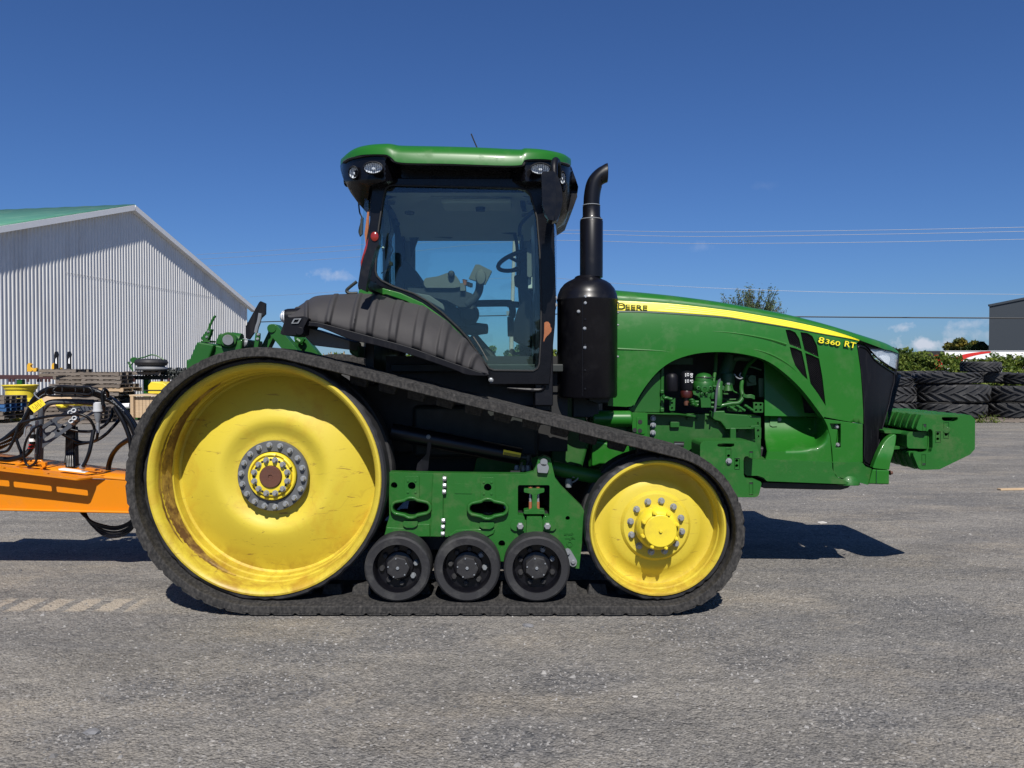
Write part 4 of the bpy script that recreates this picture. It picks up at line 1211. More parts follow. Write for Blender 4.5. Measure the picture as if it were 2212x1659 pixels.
b = B(); b.ext(q('C', *rnd([(1282, 655), (1435, 655), (1432, 682), (1398, 690), (1380, 700), (1378, 800), (1400, 812), (1435, 815), (1437, 842), (1282, 842), (1280, 815), (1320, 810), (1342, 800), (1344, 700), (1325, 690), (1282, 682)], 8, 2)), YF - .02, .09); b.out('pivot_bracket', M['green_cast'], tf, .008)
for x in (1330, 1386):
    b = B(); b.cyl(w1('C', x, 690, YF + .02), w1('C', x, 818, YF + .02), .0095, 10); b.out('pivot_bolt', M['steel'], tf)
    b = B(); b.cyl(w1('C', x, 750, YF + .017), w1('C', x, 816, YF + .017), .0115, 10); b.bolt(w1('C', x, 656, YF + .03), .018, .018, ax=(0, 0, 1), wash=0); b.out('pivot_bolt_head', M['rust'], tf)
b = B(); b.ext(q('C', *rnd([(1303, 862), (1415, 862), (1418, 890), (1418, 1040), (1300, 1040)], 10)), YF - .035, .10); b.out('pivot_arm', M['green_cast'], tf, .008)
b = B(); b.ext(q('C', *rnd([(390, 895), (500, 895), (498, 925), (470, 942), (410, 942), (390, 925)], 12)), YF - .03, .035); b.ext(q('C', *rnd([(955, 905), (1065, 905), (1063, 935), (1035, 952), (975, 950), (955, 935)], 12)), YF - .03, .035); b.out('boss', M['green_cast'], tf, .008)
b = B(); b.ext(q('C', (268, 938), (400, 945), (510, 912), (588, 915), (590, 1008), (250, 1008)), YF - .012, .016); b.ext(q('C', (775, 960), (960, 950), (1070, 950), (1060, 985), (1010, 1010), (720, 1006)), YF - .012, .016); b.out('lower_step', M['green_cast'], tf, .006)
b = B(); b.ext(q('C', *rnd([(770, 618), (900, 620), (898, 692), (772, 690)], 6)), YF - .004, .006); b.out('name_plate', M['green_cast'], tf, .002)
b = B(); b.ext(q('C', *rnd([(1580, 1110), (1600, 1094), (1625, 1104), (1676, 1190), (1668, 1222), (1645, 1232), (1622, 1220), (1590, 1150)], 14)), YF - .02, .018); b.out('link_plate', M['greyp'], tf, .004)
for x, y, r_ in ((1607, 1128, .013), (1645, 1192, .016)):
    b = B(); b.bolt(w1('C', x, y, YF - .02), r_, .014, wash=1.2); b.out('link_bolt', M['greyp'], tf)
# cast-in marks on the frame: small bolt, hammer and hex outline
b = B()
for seg_ in (((1584, 978), (1584, 996)), ((1640, 972), (1640, 984)), ((1640, 1000), (1640, 1018)), ((1590, 985), (1648, 985)), ((1584, 990), (1640, 990)), ((1600, 990), (1600, 1014)), ((1584, 1018), (1650, 1018)), ((1625, 1012), (1660, 1022)), ((1618, 1030), (1658, 1010))):
    b.beam(w1('C', *seg_[0], YF - .003), w1('C', *seg_[1], YF - .003), .008, .0035, up=(0, 1, 0))
hx_ = [w1('C', 1620 + 20 * math.cos(k * PI / 3), 1062 + 20 * math.sin(k * PI / 3), YF - .003) for k in range(7)]
for a_, c_ in zip(hx_, hx_[1:]): b.beam(a_, c_, .008, .0035, up=(0, 1, 0))
b.out('cast_mark', M['green_cast'], tf)
b = B(); b.box(-.8, .5, 5.345, 5.50, .36, .62); b.out('inner_beam', M['chassis'], tf)
# ---- tension cylinder, strut and valve
tcy = sub('tension_cylinder', T)
A_ = w1('C', 305, 232, 5.5); B_ = w1('C', 1262, 418, 5.5)
b = B(); b.cyl(A_, B_, .062, 28); b.out('cylinder_tube', M['black'], tcy, .006)
b = B(); b.ext(q('C', (600, 262), (600, 340), (590, 400), (575, 530), (485, 530), (495, 470), (560, 400), (572, 300), (580, 265)), 5.44, .02); b.out('support_bracket', M['black'], tcy, .003)
b = B(); b.bolt(w1('C', 578, 272, 5.44), .012, .01); b.out('bracket_bolt', M['greyp'], tcy)
b = B(); dl = [(1133, 366), (1262, 392), (1255, 426), (1128, 402)]; b.ext(q('C', *dl), 5.43, .003); b.out('warning_label', M['label'], tcy, label='yellow and black warning label on the black cylinder')
b = B()
for k in range(4): b.ext(q('C', *[(1134, 384 + k * 5), (1256, 408 + k * 5), (1256, 410.5 + k * 5), (1134, 386.5 + k * 5)]), 5.428, .001)
b.out('label_print', M['ink'], tcy)
b = B(); b.cyl(w1('C', 1262, 422, 5.46), w1('C', 1310, 425, 5.46), .017, 12); b.cyl(w1('C', 1318, 405, 5.46), w1('C', 1318, 450, 5.46), .022, 12)
b.tube([w1('C', 1318, 440, 5.46), w1('C', 1308, 480, 5.45), w1('C', 1295, 520, 5.47)], .012, 8); b.tube([w1('C', 1325, 450, 5.46), w1('C', 1340, 490, 5.45), w1('C', 1352, 512, 5.5)], .010, 8); b.out('hydraulic_fitting', M['chassis'], tcy)
b = B()
for x in (1230, 1272, 1312): b.lathe([(0, -.02), (.017, -.02), (.02, 0), (.014, .02), (0, .022)], w1('C', x, 503, 5.4), 'z', 12)
b.out('grease_fitting', M['greyp'], tcy)
b = B(); b.ext(q('C', (1180, 540), (1185, 522), (1240, 520), (1262, 460), (1275, 460), (1255, 525), (1250, 545)), 5.35, .03); b.out('fitting_bracket', M['chassis'], tcy)
b = B(); b.ext(q('C', *rnd([(1380, 480), (1395, 470), (1460, 476), (1468, 500), (1455, 540), (1385, 535)], 8)), YF - .03, .025); b.out('pin_keeper', M['greyp'], tf, .004)
b = B(); b.lathe([(0, 0), (.024, 0), (.027, .012), (.027, .04), (0, .04)], w1('C', 1430, 462, YF - .03), 'y', 24); b.out('pivot_pin', M['greyp'], tf)
b = B(); b.cyl(w1('C', 1490, 500, 5.42), w1('C', 1880, 580, 5.42), .052, 24); b.out('strut_tube', M['green_cast'], T)
b = B(); b.lathe([(0, -.01), (.022, -.01), (.026, .02), (.02, .05), (0, .05)], w1('C', 1612, 632, 5.38), 'z', 12); b.tube([w1('C', 1625, 615, 5.38), w1('C', 1670, 590, 5.38), w1('C', 1680, 562, 5.38), w1('C', 1640, 570, 5.38)], .006, 6); b.out('grease_valve', M['greyp'], T)
# ---- chassis between the tracks
ch = sub('chassis', T)
b = B(); b.box(-2.3, .45, 6.08, 6.72, .62, 1.42); b.out('transmission_housing', M['chassis'], ch, .03)
b = B(); b.cyl((CR.x, 5.45, CR.z), (CR.x, 7.35, CR.z), .20, 32); b.out('drive_axle', M['chassis'], ch)
b = B(); b.cyl((CF.x, 5.45, CF.z), (CF.x, 7.35, CF.z), .11, 24); b.out('front_axle', M['chassis'], ch)
b = B(); b.ext(q('C', (935, 425), (1385, 400), (1385, 545), (905, 545)), 5.78, .3); b.out('frame_bracket', M['green'], ch, .01)
for x in (1072, 1107): put_bolt(ch, w1('C', x, 520, 5.78), .011, .01, M['green'], 'bracket_bolt')
b = B(); b.box(-.75, .2, 5.75, 6.1, .95, 1.35); b.out('tank', M['chassis'], ch, .04)
b = B(); b.ext(q('C', (1540, -60), (1660, -60), (1720, 60), (1760, 200), (1760, 330), (1700, 560), (1480, 520), (1480, 360), (1545, 250)), 5.95, .35); b.out('cross_member', M['green_old'], ch, .02)
b = B(); b.box(.3, 2.35, 6.13, 6.67, .80, 1.0); b.out('main_rail', M['chassis'], ch, .02)
b = B(); b.box(-1.95, -1.2, 5.75, 7.05, 1.2, 1.42); b.out('cab_mount', M['chassis'], ch, .02)
b = B(); b.box(w1('M', -270, 700, 5.9).x, .42, 5.80, 7.0, 1.0, 1.50); b.out('body_underside', M['ink'], ch)
b = B(); b.box(-.95, .42, 5.78, 7.02, 1.45, 1.72); b.out('floor_support', M['ink'], ch)
b = B(); b.box(-1.6, .42, 5.68, 7.12, 1.40, 1.50) if False else b.box(-.9, .42, 5.68, 7.12, 1.60, 1.66); b.out('cab_floor', M['chassis'], ch, .01)
b = B(); b.tube([w1('M', 1560, 1182, 5.66), w1('M', 1800, 1205, 5.66), w1('M', 1960, 1205, 5.66), w1('M', 1995, 1150, 5.66)], .016, 8); b.out('step_pipe', M['plastic_dk'], ch)
# ---- fender
fd = sub('fender', T)
fb = sm2(q('I', (1450, 500), (1600, 520), (1760, 370), (1900, 400)), 2)
# lower edge and upper edge of the shell, from the back to the front
low = smooth_open(q('I', (1490, 320), (1740, 372), (2000, 425), (2212, 490)) + q('M', (0, 600), (400, 720), (800, 860), (1200, 1000), (1330, 1015)), 8)
upp = smooth_open(q('I', (1555, 280), (1640, 210), (1750, 140), (1850, 92), (2130, 72)) + q('M', (0, 75), (270, 150), (500, 195), (640, 260), (800, 360), (900, 450), (1050, 590), (1180, 740), (1280, 880), (1332, 985)), 8)
def resamp(P, n_):
    L = [0]
    for a, c in zip(P, P[1:]): L.append(L[-1] + (c - a).length)
    out = []
    for i in range(n_):
        s = L[-1] * i / (n_ - 1); k = min(bisect.bisect_right(L, s) - 1, len(P) - 2)
        out.append(P[k].lerp(P[k + 1], (s - L[k]) / max(1e-9, L[k + 1] - L[k])))
    return out
NU = 240; NV = 14
lowr = resamp(low, NU); uppr = resamp(upp, NU)
# match both edges by horizontal position
lo_t = [(p.x, p.y) for p in low]; up_t = [(p.x, p.y) for p in upp]
u0_, u1_ = 622, 1055
ribs = [752, 782, 818, 866, 909, 951, 990, 1026, 700]
ribs = [(676, 8), (729, 11), (782, 9), (819, 12), (868, 15), (921, 17), (972, 15), (1012, 11), (1038, 7)]
def rib(u, t):
    h_ = 0
    for c_, w_ in ribs:
        uu = u - 22 * (t - .4) * (1 if u > 700 else 0)      # ribs lean forward towards the bottom
        d_ = abs(uu - c_ + 14)
        h_ = max(h_, min(1, max(0, (w_ * .62 - d_) / 3.0)))
    return h_ * min(1, t / .08 if t < .08 else 1) * min(1, (1 - t) / .12)
def fp(i, j, inner=0):
    u = u0_ + (u1_ - u0_) * i / (NU - 1); t = j / (NV - 1)
    vl = interp(lo_t, u); vu = interp(up_t, u)
    if vl < vu + 2: vl = vu + 2
    taper = min(1, (1062 - u) / 130) ** .6 * min(1, .35 + (u - 615) / 110)
    vv = vl + (vu - vl) * math.sin(t * PI / 2) ** 1.0
    Yd = 5.14 + (1 - math.cos(t * PI / 2)) ** 1.15 * .52 * taper + (1 - taper) * .14
    Yd -= .030 * rib(u, t)
    p = W(u, vv, Yd); p.z += .012 * rib(u, t) * t
    return p
b = B(); b.grid(fp, NU, NV); b.out('fender_shell', M['plastic'], fd, sm=60, solid=.012)
# top deck of the fender running inwards
b = B()
def fdk(i, j):
    p = fp(int(i * (NU - 1) / 60), NV - 1); p.y += j * .22; p.z -= .02 * j; return p
b.grid(fdk, 61, 2); b.out('fender_deck', M['plastic'], fd)
edge_hi = q('I', (1740, 372), (1900, 395), (2212, 478)) + q('M', (0, 590), (400, 700), (800, 845), (1200, 985), (1340, 1015))
edge_lo = q('M', (1345, 1038), (1280, 1045), (1080, 1030), (900, 960), (400, 790), (0, 680)) + q('I', (2212, 575), (1900, 450), (1730, 425))
b = B(); b.ext(sm2(edge_hi, 4) + sm2(edge_lo, 4), 5.12, .10); b.out('fender_lip', M['plastic_dk'], fd, .008)
b = B(); b.ext(q('I', (1690, 430), (1740, 440), (2212, 590), (2212, 690), (1800, 640), (1700, 530)), 5.24, .4); b.out('fender_underside', M['beige_dk'], fd, .01)
b = B(); b.ext(q('I', *rnd([(1440, 510), (1500, 335), (1700, 318), (1752, 340), (1700, 440), (1690, 520), (1610, 527), (1470, 527)], 10)), 5.09, .35); b.out('lamp_housing', M['plastic_dk'], fd, .008)
b = B(); b.ext(q('I', *rnd([(1560, 400), (1590, 345), (1675, 340), (1640, 398)], 8)), 5.080, .008, [q('I', *rnd([(1582, 390), (1600, 356), (1652, 352), (1630, 388)], 5))]); b.out('reflector_frame', M['greyp'], fd)
b = B(); b.lathe([(0, 0), (.027, 0), (.027, -.012), (0, -.012)], w1('I', 1658, 482, 5.088), 'y', 20); b.out('cover_disc', M['plastic_dk'], fd, .003)
# fender rear work lamp
b = B(); pL = w1('I', 1495, 325, 5.3); b.lathe([(.058, .14), (.055, .02), (.050, 0), (.044, .0), (.044, .1)], pL, (1, .15, .05), 24); b.out('lamp_shell', M['plastic_dk'], fd)
b = B(); b.lathe([(0, -.035), (.02, -.031), (.04, -.016), (.05, .008), (0, .008)], pL, (1, .15, .05), 24); b.out('lamp_lens', M['lamp'], fd)
b = B(); b.ext(q('I', *rnd([(1560, 290), (1610, 215), (1680, 205), (1680, 300)], 12)), 5.32, .18); b.out('lamp_mount', M['plastic'], fd, .015)
b = B(); b.tube([w1('I', 1745, 535, 5.3), w1('I', 1760, 560, 5.3)], .014, 8, smooth=False); b.tube([w1('I', 1860, 535, 5.3), w1('I', 1865, 575, 5.3)], .014, 8, smooth=False)
b.tube([w1('I', 1870, 560, 5.3), w1('I', 1910, 570, 5.3), w1('I', 1950, 610, 5.3), w1('I', 2040, 620, 5.3)], .010, 8); b.out('wiring', M['chassis'], fd)
b = B(); b.ext(q('I', *rnd([(1975, 550), (2090, 545), (2130, 560), (2130, 610), (1985, 610)], 10)), 5.4, .15); b.out('underside_box', M['plastic_dk'], fd, .01)
b = B(); b.ext(q('I', (2190, 640), (2300, 640), (2300, 780), (2210, 730)), 5.5, .3); b.out('mount_post', M['green_old'], fd, .01)

# ---- rear hitch
rh = sub('rear_hitch', T)
b = B(); b.ext(q('I', (400, 900), (405, 860), (515, 600), (710, 632), (660, 760), (640, 900)), 5.85, .9); b.out('hitch_arm', M['green_old'], rh, .015)
b = B(); b.ext(q('I', (600, 960), (712, 634), (850, 660), (970, 590), (1020, 560), (1010, 700), (900, 900)), 5.90, .5); b.out('hitch_frame', M['green_old'], rh, .015)
b = B(); b.ext(q('I', (722, 625), (730, 580), (765, 508), (900, 520), (935, 560), (930, 600), (850, 655)), 5.95, .10); b.out('cylinder_lug', M['green_old'], rh, .01)
b = B(); b.cyl(w1('I', 865, 580, 5.86), w1('I', 865, 580, 6.1), .060, 28); b.out('lug_boss', M['green_old'], rh, .006)
b = B(); b.cyl(w1('I', 862, 580, 5.835), w1('I', 862, 580, 5.87), .040, 20); b.out('hitch_pin', M['greyp'], rh, .003)
b = B(); b.cyl(w1('I', 900, 575, 6.1), w1('I', 1010, 590, 6.1), .058, 20); b.cyl(w1('I', 960, 640, 6.0), w1('I', 1050, 620, 6.0), .035, 14); b.out('hydraulic_cylinder', M['green_old'], rh)
b = B()
for k in range(4): b.lathe([(0, -.02), (.03, -.02), (.03, .02), (0, .02)], w1('I', 1015 + k * 12, 640 - k * 10, 5.98), (1, .2, -.2), 12)
b.out('coupler', M['greyp'], rh)
b = B(); b.ext(q('I', (560, 560), (640, 455), (682, 460), (665, 520), (630, 600), (580, 590)), 5.9, .05); b.out('lever_base', M['green_old'], rh, .005)
b = B(); b.ext(q('I', (555, 592), (665, 585), (662, 606), (560, 606)), 5.88, .12); b.out('lever_plate', M['green_old'], rh, .004)
for x, y in ((645, 490), (628, 548)): put_bolt(rh, w1('I', x, y, 5.9), .008, .008, M['greyp'], 'lever_bolt')
b = B(); b.tube([w1('I', 650, 470, 5.92), w1('I', 662, 425, 5.92), w1('I', 690, 365, 5.92), w1('I', 722, 312, 5.92)], .010, 8); b.out('lever_rod', M['green_old'], rh)
# lift arms
def arm(pa, pb, w_, Y, th, name='lift_arm', m='green_old'):
    a = Vector(q('I', pa)[0]); c = Vector(q('I', pb)[0]); d = (c - a).normalized(); n_ = Vector((-d.y, d.x)) * w_ * .1953
    pts = []
    for k in range(9):
        an = math.atan2(n_.y, n_.x) + PI * k / 8; pts.append((a.x + w_ * .1953 * math.cos(an), a.y + w_ * .1953 * math.sin(an)))
    pts += [(c.x - n_.x, c.y - n_.y), (c.x + n_.x, c.y + n_.y)]
    b = B(); b.ext(pts, Y, th); return b.out(name, M[m], rh, .010)
arm((1362, 465), (1640, 800), 62, 6.0, .12); arm((1345, 500), (1240, 720), 38, 6.16, .10)
arm((1650, 560), (1860, 830), 58, 6.25, .12); arm((1650, 560), (1580, 740), 34, 6.38, .08)
b = B(); b.cyl(w1('I', 1346, 452, 5.985), w1('I', 1346, 452, 6.02), .034, 24); b.out('arm_pin', M['green_old'], rh, .003)
b = B(); b.tube([w1('I', 1625, 575, 6.2), w1('I', 1670, 600, 6.2), w1('I', 1700, 560, 6.2)], .02, 8); b.out('arm_hose', M['green_old'], rh)
b = B(); b.ext(q('I', *rnd([(1058, 430), (1205, 165), (1222, 150), (1278, 175), (1276, 295), (1232, 335), (1150, 500), (1097, 576), (1060, 560)], 5)), 6.0, .025); o = b.out('marker_board', M['plastic_dk'], rh, .005, label='black hexagonal marker board seen edge on behind the track')
b = B(); b.tube([w1('I', 1222, 285, 5.985), w1('I', 1205, 380, 5.985), w1('I', 1185, 440, 5.985), w1('I', 1172, 500, 5.985)], .016, 8); b.out('marker_arm', M['greyp'], rh)
b = B(); b.ext(q('I', (1165, 500), (1213, 504), (1212, 560), (1195, 650), (1190, 760), (1145, 760), (1150, 640)), 5.97, .03); b.out('marker_post', M['green_old'], rh, .004)
for x, y in ((1197, 520), (1190, 570)): put_bolt(rh, w1('I', x, y, 5.97), .009, .01, M['steel'], 'post_bolt')
b = B(); b.box(-2.75, -2.1, 6.15, 6.65, .60, .80); b.out('drawbar', M['chassis'], rh, .02)
b = B(); b.box(-2.55, -2.2, 6.0, 6.8, .85, 1.7); b.out('hitch_tower', M['green_old'], rh, .02)
# ============================================================ cab
cb = sub('cab', T)
YS = 5.62
f_out = [(800, 384), (1176, 384), (1181, 455), (1197, 480), (1201, 636), (1199, 700), (1187, 831), (1057, 831), (1050, 806), (1040, 792), (1020, 768), (1002, 738), (985, 716), (962, 698), (930, 672), (890, 648), (850, 630), (815, 622), (797, 604), (795, 560), (797, 500), (802, 430)]
g_out = [(811, 585), (813, 540), (818, 490), (828, 425), (833, 409), (838, 402), (848, 400), (1118, 406), (1136, 410), (1146, 420), (1152, 440), (1160, 470), (1166, 545), (1169, 640), (1168.5, 731), (1165, 786), (1161, 796), (1152, 801), (1068, 800), (1057, 796), (1047, 783), (1029, 758), (1010, 730), (992, 710), (956, 676), (925, 652), (894, 634), (850, 619), (824, 606), (814, 596)]
b = B(); b.ext(f_out, YS, .07, [g_out]); b.out('door_frame', M['gloss_black'], cb, .008)
b = B(); b.ext([(p[0] + (1000 - p[0]) * -.004, p[1] + (600 - p[1]) * -.006) for p in g_out], YS + .015, .005); b.out('door_glass', M['glass'], cb)
b = B(); b.tube([W(u, v, YS - .004) for u, v in g_out] + [W(*g_out[0], YS - .004)], .007, 6, smooth=False, cap=False); b.out('door_seal', M['ink'], cb)
# black band inside the glass border
# rust-orange paint chip on the front pillar
b = B(); b.ext(q('M', (1998, 415), (2020, 403), (2045, 405), (2066, 430), (2070, 465), (2084, 480), (2080, 520), (2050, 555), (2028, 575), (2010, 600), (1992, 645), (1988, 625), (1996, 540)), YS - .003, .003); b.out('rust_patch', M['rust'], cb, label='orange bare patch where the black paint has peeled off the cab pillar')
b = B(); b.bolt(w1('M', 1368, 1090, YS), .013, .01); b.out('sill_bolt', M['steel'], cb)
# green sill trim under the door
trim = q('A', (335, 1195), (430, 1205), (560, 1240), (720, 1310), (900, 1440), (1020, 1575)) + [(1020, 765), (1043, 798)] + [(1040, 805)] + q('A', (990, 1600), (870, 1470), (740, 1375), (600, 1290), (450, 1245), (325, 1225))
b = B(); b.ext(q('A', (330, 1196), (430, 1203), (560, 1238), (720, 1312), (900, 1442), (1000, 1540), (1090, 1650), (1085, 1680), (990, 1600), (870, 1480), (740, 1385), (600, 1300), (450, 1250), (240, 1262), (250, 1215)), YS - .03, .06); b.out('sill_trim', M['green'], cb, .006)
# front lower panel of the cab
b = B(); b.box(.16, .29, 5.70, 7.10, 1.3, 2.2); b.out('firewall', M['black'], cb, .02)
# rear pillar and lamp
b = B(); b.ext(q('A', (330, 450), (400, 450), (420, 700), (385, 900), (362, 1000), (360, 1100), (330, 1232), (245, 1215), (240, 1180), (262, 1040), (300, 900), (330, 700)), YS + .03, .12); b.out('rear_pillar', M['black'], cb, .01)
b = B(); b.ext(q('A', *rnd([(325, 800), (345, 782), (398, 784), (398, 880), (375, 910), (330, 1060), (300, 1226), (243, 1200), (262, 1060), (310, 900)], 10)), 5.12, .09); b.out('lamp_arm', M['black'], cb, .01)
b = B(); pa_ = w1('A', 290, 1170, 5.16); b.beam(pa_, pa_ + Vector((.03, .52, 0)), .05, .06); b.out('lamp_arm_mount', M['black'], cb, .006)
b = B(); b.lathe([(0, 0), (.026, 0), (.026, -.006), (.018, -.012), (0, -.012)], w1('A', 367, 823, 5.118), 'y', 20, ell=(1, 1.2)); b.out('red_lens', M['redlens'], cb)
b = B(); b.ext(q('A', (265, 1050), (262, 1010), (300, 880), (333, 795), (338, 830), (310, 920), (290, 960)), 5.15, .03); b.out('orange_reflector', M['redlens'], cb, .003)
b = B(); b.ext(q('A', (292, 800), (312, 640), (325, 640), (320, 760), (300, 880)), 5.22, .02); b.out('amber_strip', M['rust'], cb)
b = B(); b.tube([w1('A', 235, 1155, 5.6), w1('A', 190, 1190, 5.6), w1('A', 160, 1220, 5.6), w1('A', 180, 1240, 5.6), w1('A', 240, 1240, 5.6)], .012, 8); b.out('hose', M['chassis'], cb)
b = B(); b.tube([w1('A', 245, 540, 5.75), w1('A', 255, 640, 5.75), w1('A', 272, 690, 5.75), w1('A', 252, 780, 5.75), w1('A', 262, 820, 5.75)], .006, 6); b.ext(q('A', (262, 690), (280, 680), (275, 800), (255, 820)), 5.74, .03); b.out('hanging_cable', M['chassis'], cb)
# body shell pieces across the width, far side frame, corner posts
def scl(pts, k): return [(1106 + (x - 1106) * k, 798 + (y - 798) * k) for x, y in pts]
KF = (YS + .07) / 7.15
b = B(); b.ext(scl(f_out, KF), 7.15, .05, [scl(g_out, KF)]); b.out('far_door_frame', M['black'], cb, .008)
b = B(); b.ext(scl(g_out, KF * .999), 7.16, .005); b.out('far_door_glass', M['glass'], cb)
# the far window is reduced to a squarer opening by the pillar trim inside
inn = [(760, 330), (1230, 330), (1230, 900), (760, 900)]
hole2 = [(896, 640), (896, 520), (903, 505), (918, 496), (1114, 499), (1122, 515), (1122, 702), (1122, 797), (1062, 797), (1040, 768), (1010, 735), (975, 704), (940, 680)]
hole3 = [(843, 614), (842, 560), (846, 510), (852, 499), (864, 505), (872, 525), (875, 600), (874, 618)]
b = B(); b.ext(rnd([(826, 380), (1190, 380), (1190, 815), (1060, 815), (1000, 770), (930, 700), (826, 650)], 10), 7.08, .05, [rnd(hole2, 5, 2), rnd(hole3, 4, 2)]); b.out('interior_trim', M['beige_dk'], cb, .01)
b = B(); b.ext(rnd([(884, 505), (903, 492), (990, 499), (986, 508), (975, 515), (905, 511), (900, 525), (888, 560)], 4, 2), 7.04, .02); b.out('sun_blind', M['ink'], cb)
b = B(); b.tube([W(990, 497, 7.0), W(1100, 502, 7.0), W(1112, 508, 7.0), W(1118, 545, 7.0), W(1119, 600, 7.0)], .016, 8); b.out('door_bar', M['ink'], cb)
x_r = W(802, 500, 5.7).x; x_f = W(1190, 600, 5.7).x
b = B(); b.box(x_r - .01, x_r, 5.75, 7.08, 1.95, 2.95); b.out('rear_window', M['glass'], cb)
b = B(); b.grid(lambda i, j: Vector((x_f - .02 + .10 * math.sin(PI * i / 12), 5.70 + 1.4 * i / 12, 2.15 + .8 * j)), 13, 2); b.out('windshield', M['glass'], cb, sm=60)
b = B(); b.box(x_r - .05, x_r + .02, 5.70, 7.14, 1.5, 1.95); b.out('rear_wall', M['black'], cb, .01)
for y in (5.70, 7.10):
    b = B(); b.box(x_f - .12, x_f + .015, y - .04, y + .05, 1.35, 3.0); b.out('front_post', M['black'], cb, .01)
b = B(); b.box(x_r - .03, x_r + .06, 7.03, 7.13, 1.5, 3.0); b.out('rear_post', M['black'], cb, .01)
# rear quarter light (seen edge on left of the pillar)
b = B(); b.ext(q('A', (300, 500), (322, 500), (318, 640), (290, 820), (262, 1045), (258, 1040), (275, 700)), 5.66, .01); b.out('quarter_glass', M['glass'], cb)
# ---- roof
rf = sub('roof', T)
top_t = [(p.x, p.y) for p in smooth_open(q('A', (118, 290), (150, 255), (200, 215), (280, 188), (400, 172), (600, 168), (1130, 180), (1500, 203), (1650, 222), (1760, 250), (1815, 292)), 8)]
lip_t = [(p.x, p.y) for p in smooth_open(q('A', (112, 300), (150, 262), (240, 226), (330, 216), (450, 218), (490, 240), (556, 276), (900, 285), (1410, 298), (1470, 258), (1560, 250), (1660, 255), (1760, 278), (1818, 300)), 8)]
uA, uB = 735.5, 1233.5
NUx, NVx = 90, 25
def roofp(i, j):
    t = i / (NUx - 1); u = uA + (uB - uA) * t
    vt = interp(top_t, u); vl = interp(lip_t, u)
    e = max(0., 1 - abs(2 * t - 1) ** 5) ** .5
    wd = .30 + .67 * e
    yn = YC - wd
    yn = 5.43 + .42 * (1 - e); wd = YC - yn
    pl = W(u, vl, yn); pt = W(u, min(vt, vl - .5), yn + .29)
    x = pl.x; zl = pl.z; zt = max(pt.z, zl + .002); zt += .02 * min(1, (zt - zl) / .12) ** 1.5
    ph = PI * j / (NVx - 1)
    cy = -math.cos(ph); sy = math.sin(ph)
    y = YC + wd * math.copysign(abs(cy) ** .55, cy)
    z = zl + (zt - zl) * sy ** .62
    return Vector((x, y, z))
b = B(); b.grid(roofp, NUx, NVx); b.out('roof_cap', M['green'], rf, sm=60)
# pale patch on the cap
sil = q('A', (112, 300), (150, 262), (240, 232), (330, 222), (450, 224), (490, 246), (556, 282), (900, 292), (1412, 304), (1470, 264), (1560, 256), (1660, 262), (1760, 288), (1815, 305), (1850, 400), (1868, 455), (1862, 500), (1845, 560), (1800, 640), (1720, 690), (1690, 560), (1640, 430), (1560, 415), (430, 415), (330, 450), (310, 600), (285, 622), (240, 570), (190, 500), (165, 455), (130, 385), (115, 330))
def ry(u, v):      # the near fascia curves inwards at both ends
    t = (u - uA) / (uB - uA)
    e = max(0., 1 - min(1, abs(2 * t - 1)) ** 5) ** .5
    k = max(0, min(1, (u - 832) / 34)) * max(0, min(1, (1134 - u) / 34)) * max(0, min(1, (v - interp(lip_t, u) - 4) / 4))
    return 5.46 + .42 * (1 - e) * (1 if v < 330 or True else 0) + max(0, (v - 392)) * .0035 + .19 * k
b = B(); b.ext(sm2(sil[:14], 2)[:-1] + sil[13:], 5.46, .5, yf=ry, g=5); b.out('roof_fascia', M['gloss_black'], rf, sm=40)
b = B(); b.ext(big(sil, 990, 380, .99, .99)[14:], 5.96, 1.35) if False else b.ext([(758, 380), (1225, 384), (1246, 400), (1247, 425), (1238, 450), (1210, 468), (1195, 430), (1182, 396), (800, 396), (790, 430), (784, 450), (772, 432), (760, 415)], 5.95, .95); b.out('roof_underside', M['plastic_dk'], rf)
b = B()
ln_ = [(x, y) for x, y in sm2(q('A', (140, 275), (200, 243), (330, 219), (440, 220), (480, 234), (556, 279), (900, 288), (1410, 301), (1470, 262), (1560, 254), (1660, 258), (1760, 283), (1800, 300)), 6)]
b.tube([W(x, y, ry(x, y) - .012) for x, y in ln_], .011, 6, smooth=False); b.out('roof_trim_line', M['plastic'], rf)
def lampx(k, x, y, rx, ry_, Y, ax=(0, 1, 0)):
    p = w1(k, x, y, Y); sx = MAPS[k][1] * rx / F * Y; sz = MAPS[k][1] * ry_ / F * Y
    l_ = sub('work_light', T)
    b = B(); b.lathe([(1.0, .04), (1.14, .02), (1.16, -.015), (1.03, -.018), (.99, .0), (.97, .03)], p, 'y', 36)
    for v in b.bm.verts: v.co.x = p.x + (v.co.x - p.x) * sx; v.co.z = p.z + (v.co.z - p.z) * sz
    b.out('bezel', M['plastic_dk'], l_, sm=40)
    b = B(); b.lathe([(1.0, .0), (.9, -.012), (.6, -.028), (.3, -.035), (0, -.037)], p, 'y', 36)
    for v in b.bm.verts: v.co.x = p.x + (v.co.x - p.x) * sx; v.co.z = p.z + (v.co.z - p.z) * sz
    b.out('lens', M['clear'], l_, sm=60)
    b = B(); b.lathe([(1.0, -.001), (.8, .018), (.5, .03), (.22, .034), (.2, .005), (0, .004)], p, 'y', 36)
    for v in b.bm.verts: v.co.x = p.x + (v.co.x - p.x) * sx; v.co.z = p.z + (v.co.z - p.z) * sz
    b.out('reflector', M['lamp'], l_, sm=60)
lampx('A', 356, 318, 66, 40, 5.425); lampx('A', 212, 353, 33, 42, 5.56); lampx('A', 155, 412, 13, 36, 5.74)
lampx('A', 1588, 325, 68, 38, 5.425); lampx('A', 1752, 392, 20, 42, 5.60); lampx('A', 1762, 455, 10, 34, 5.66)
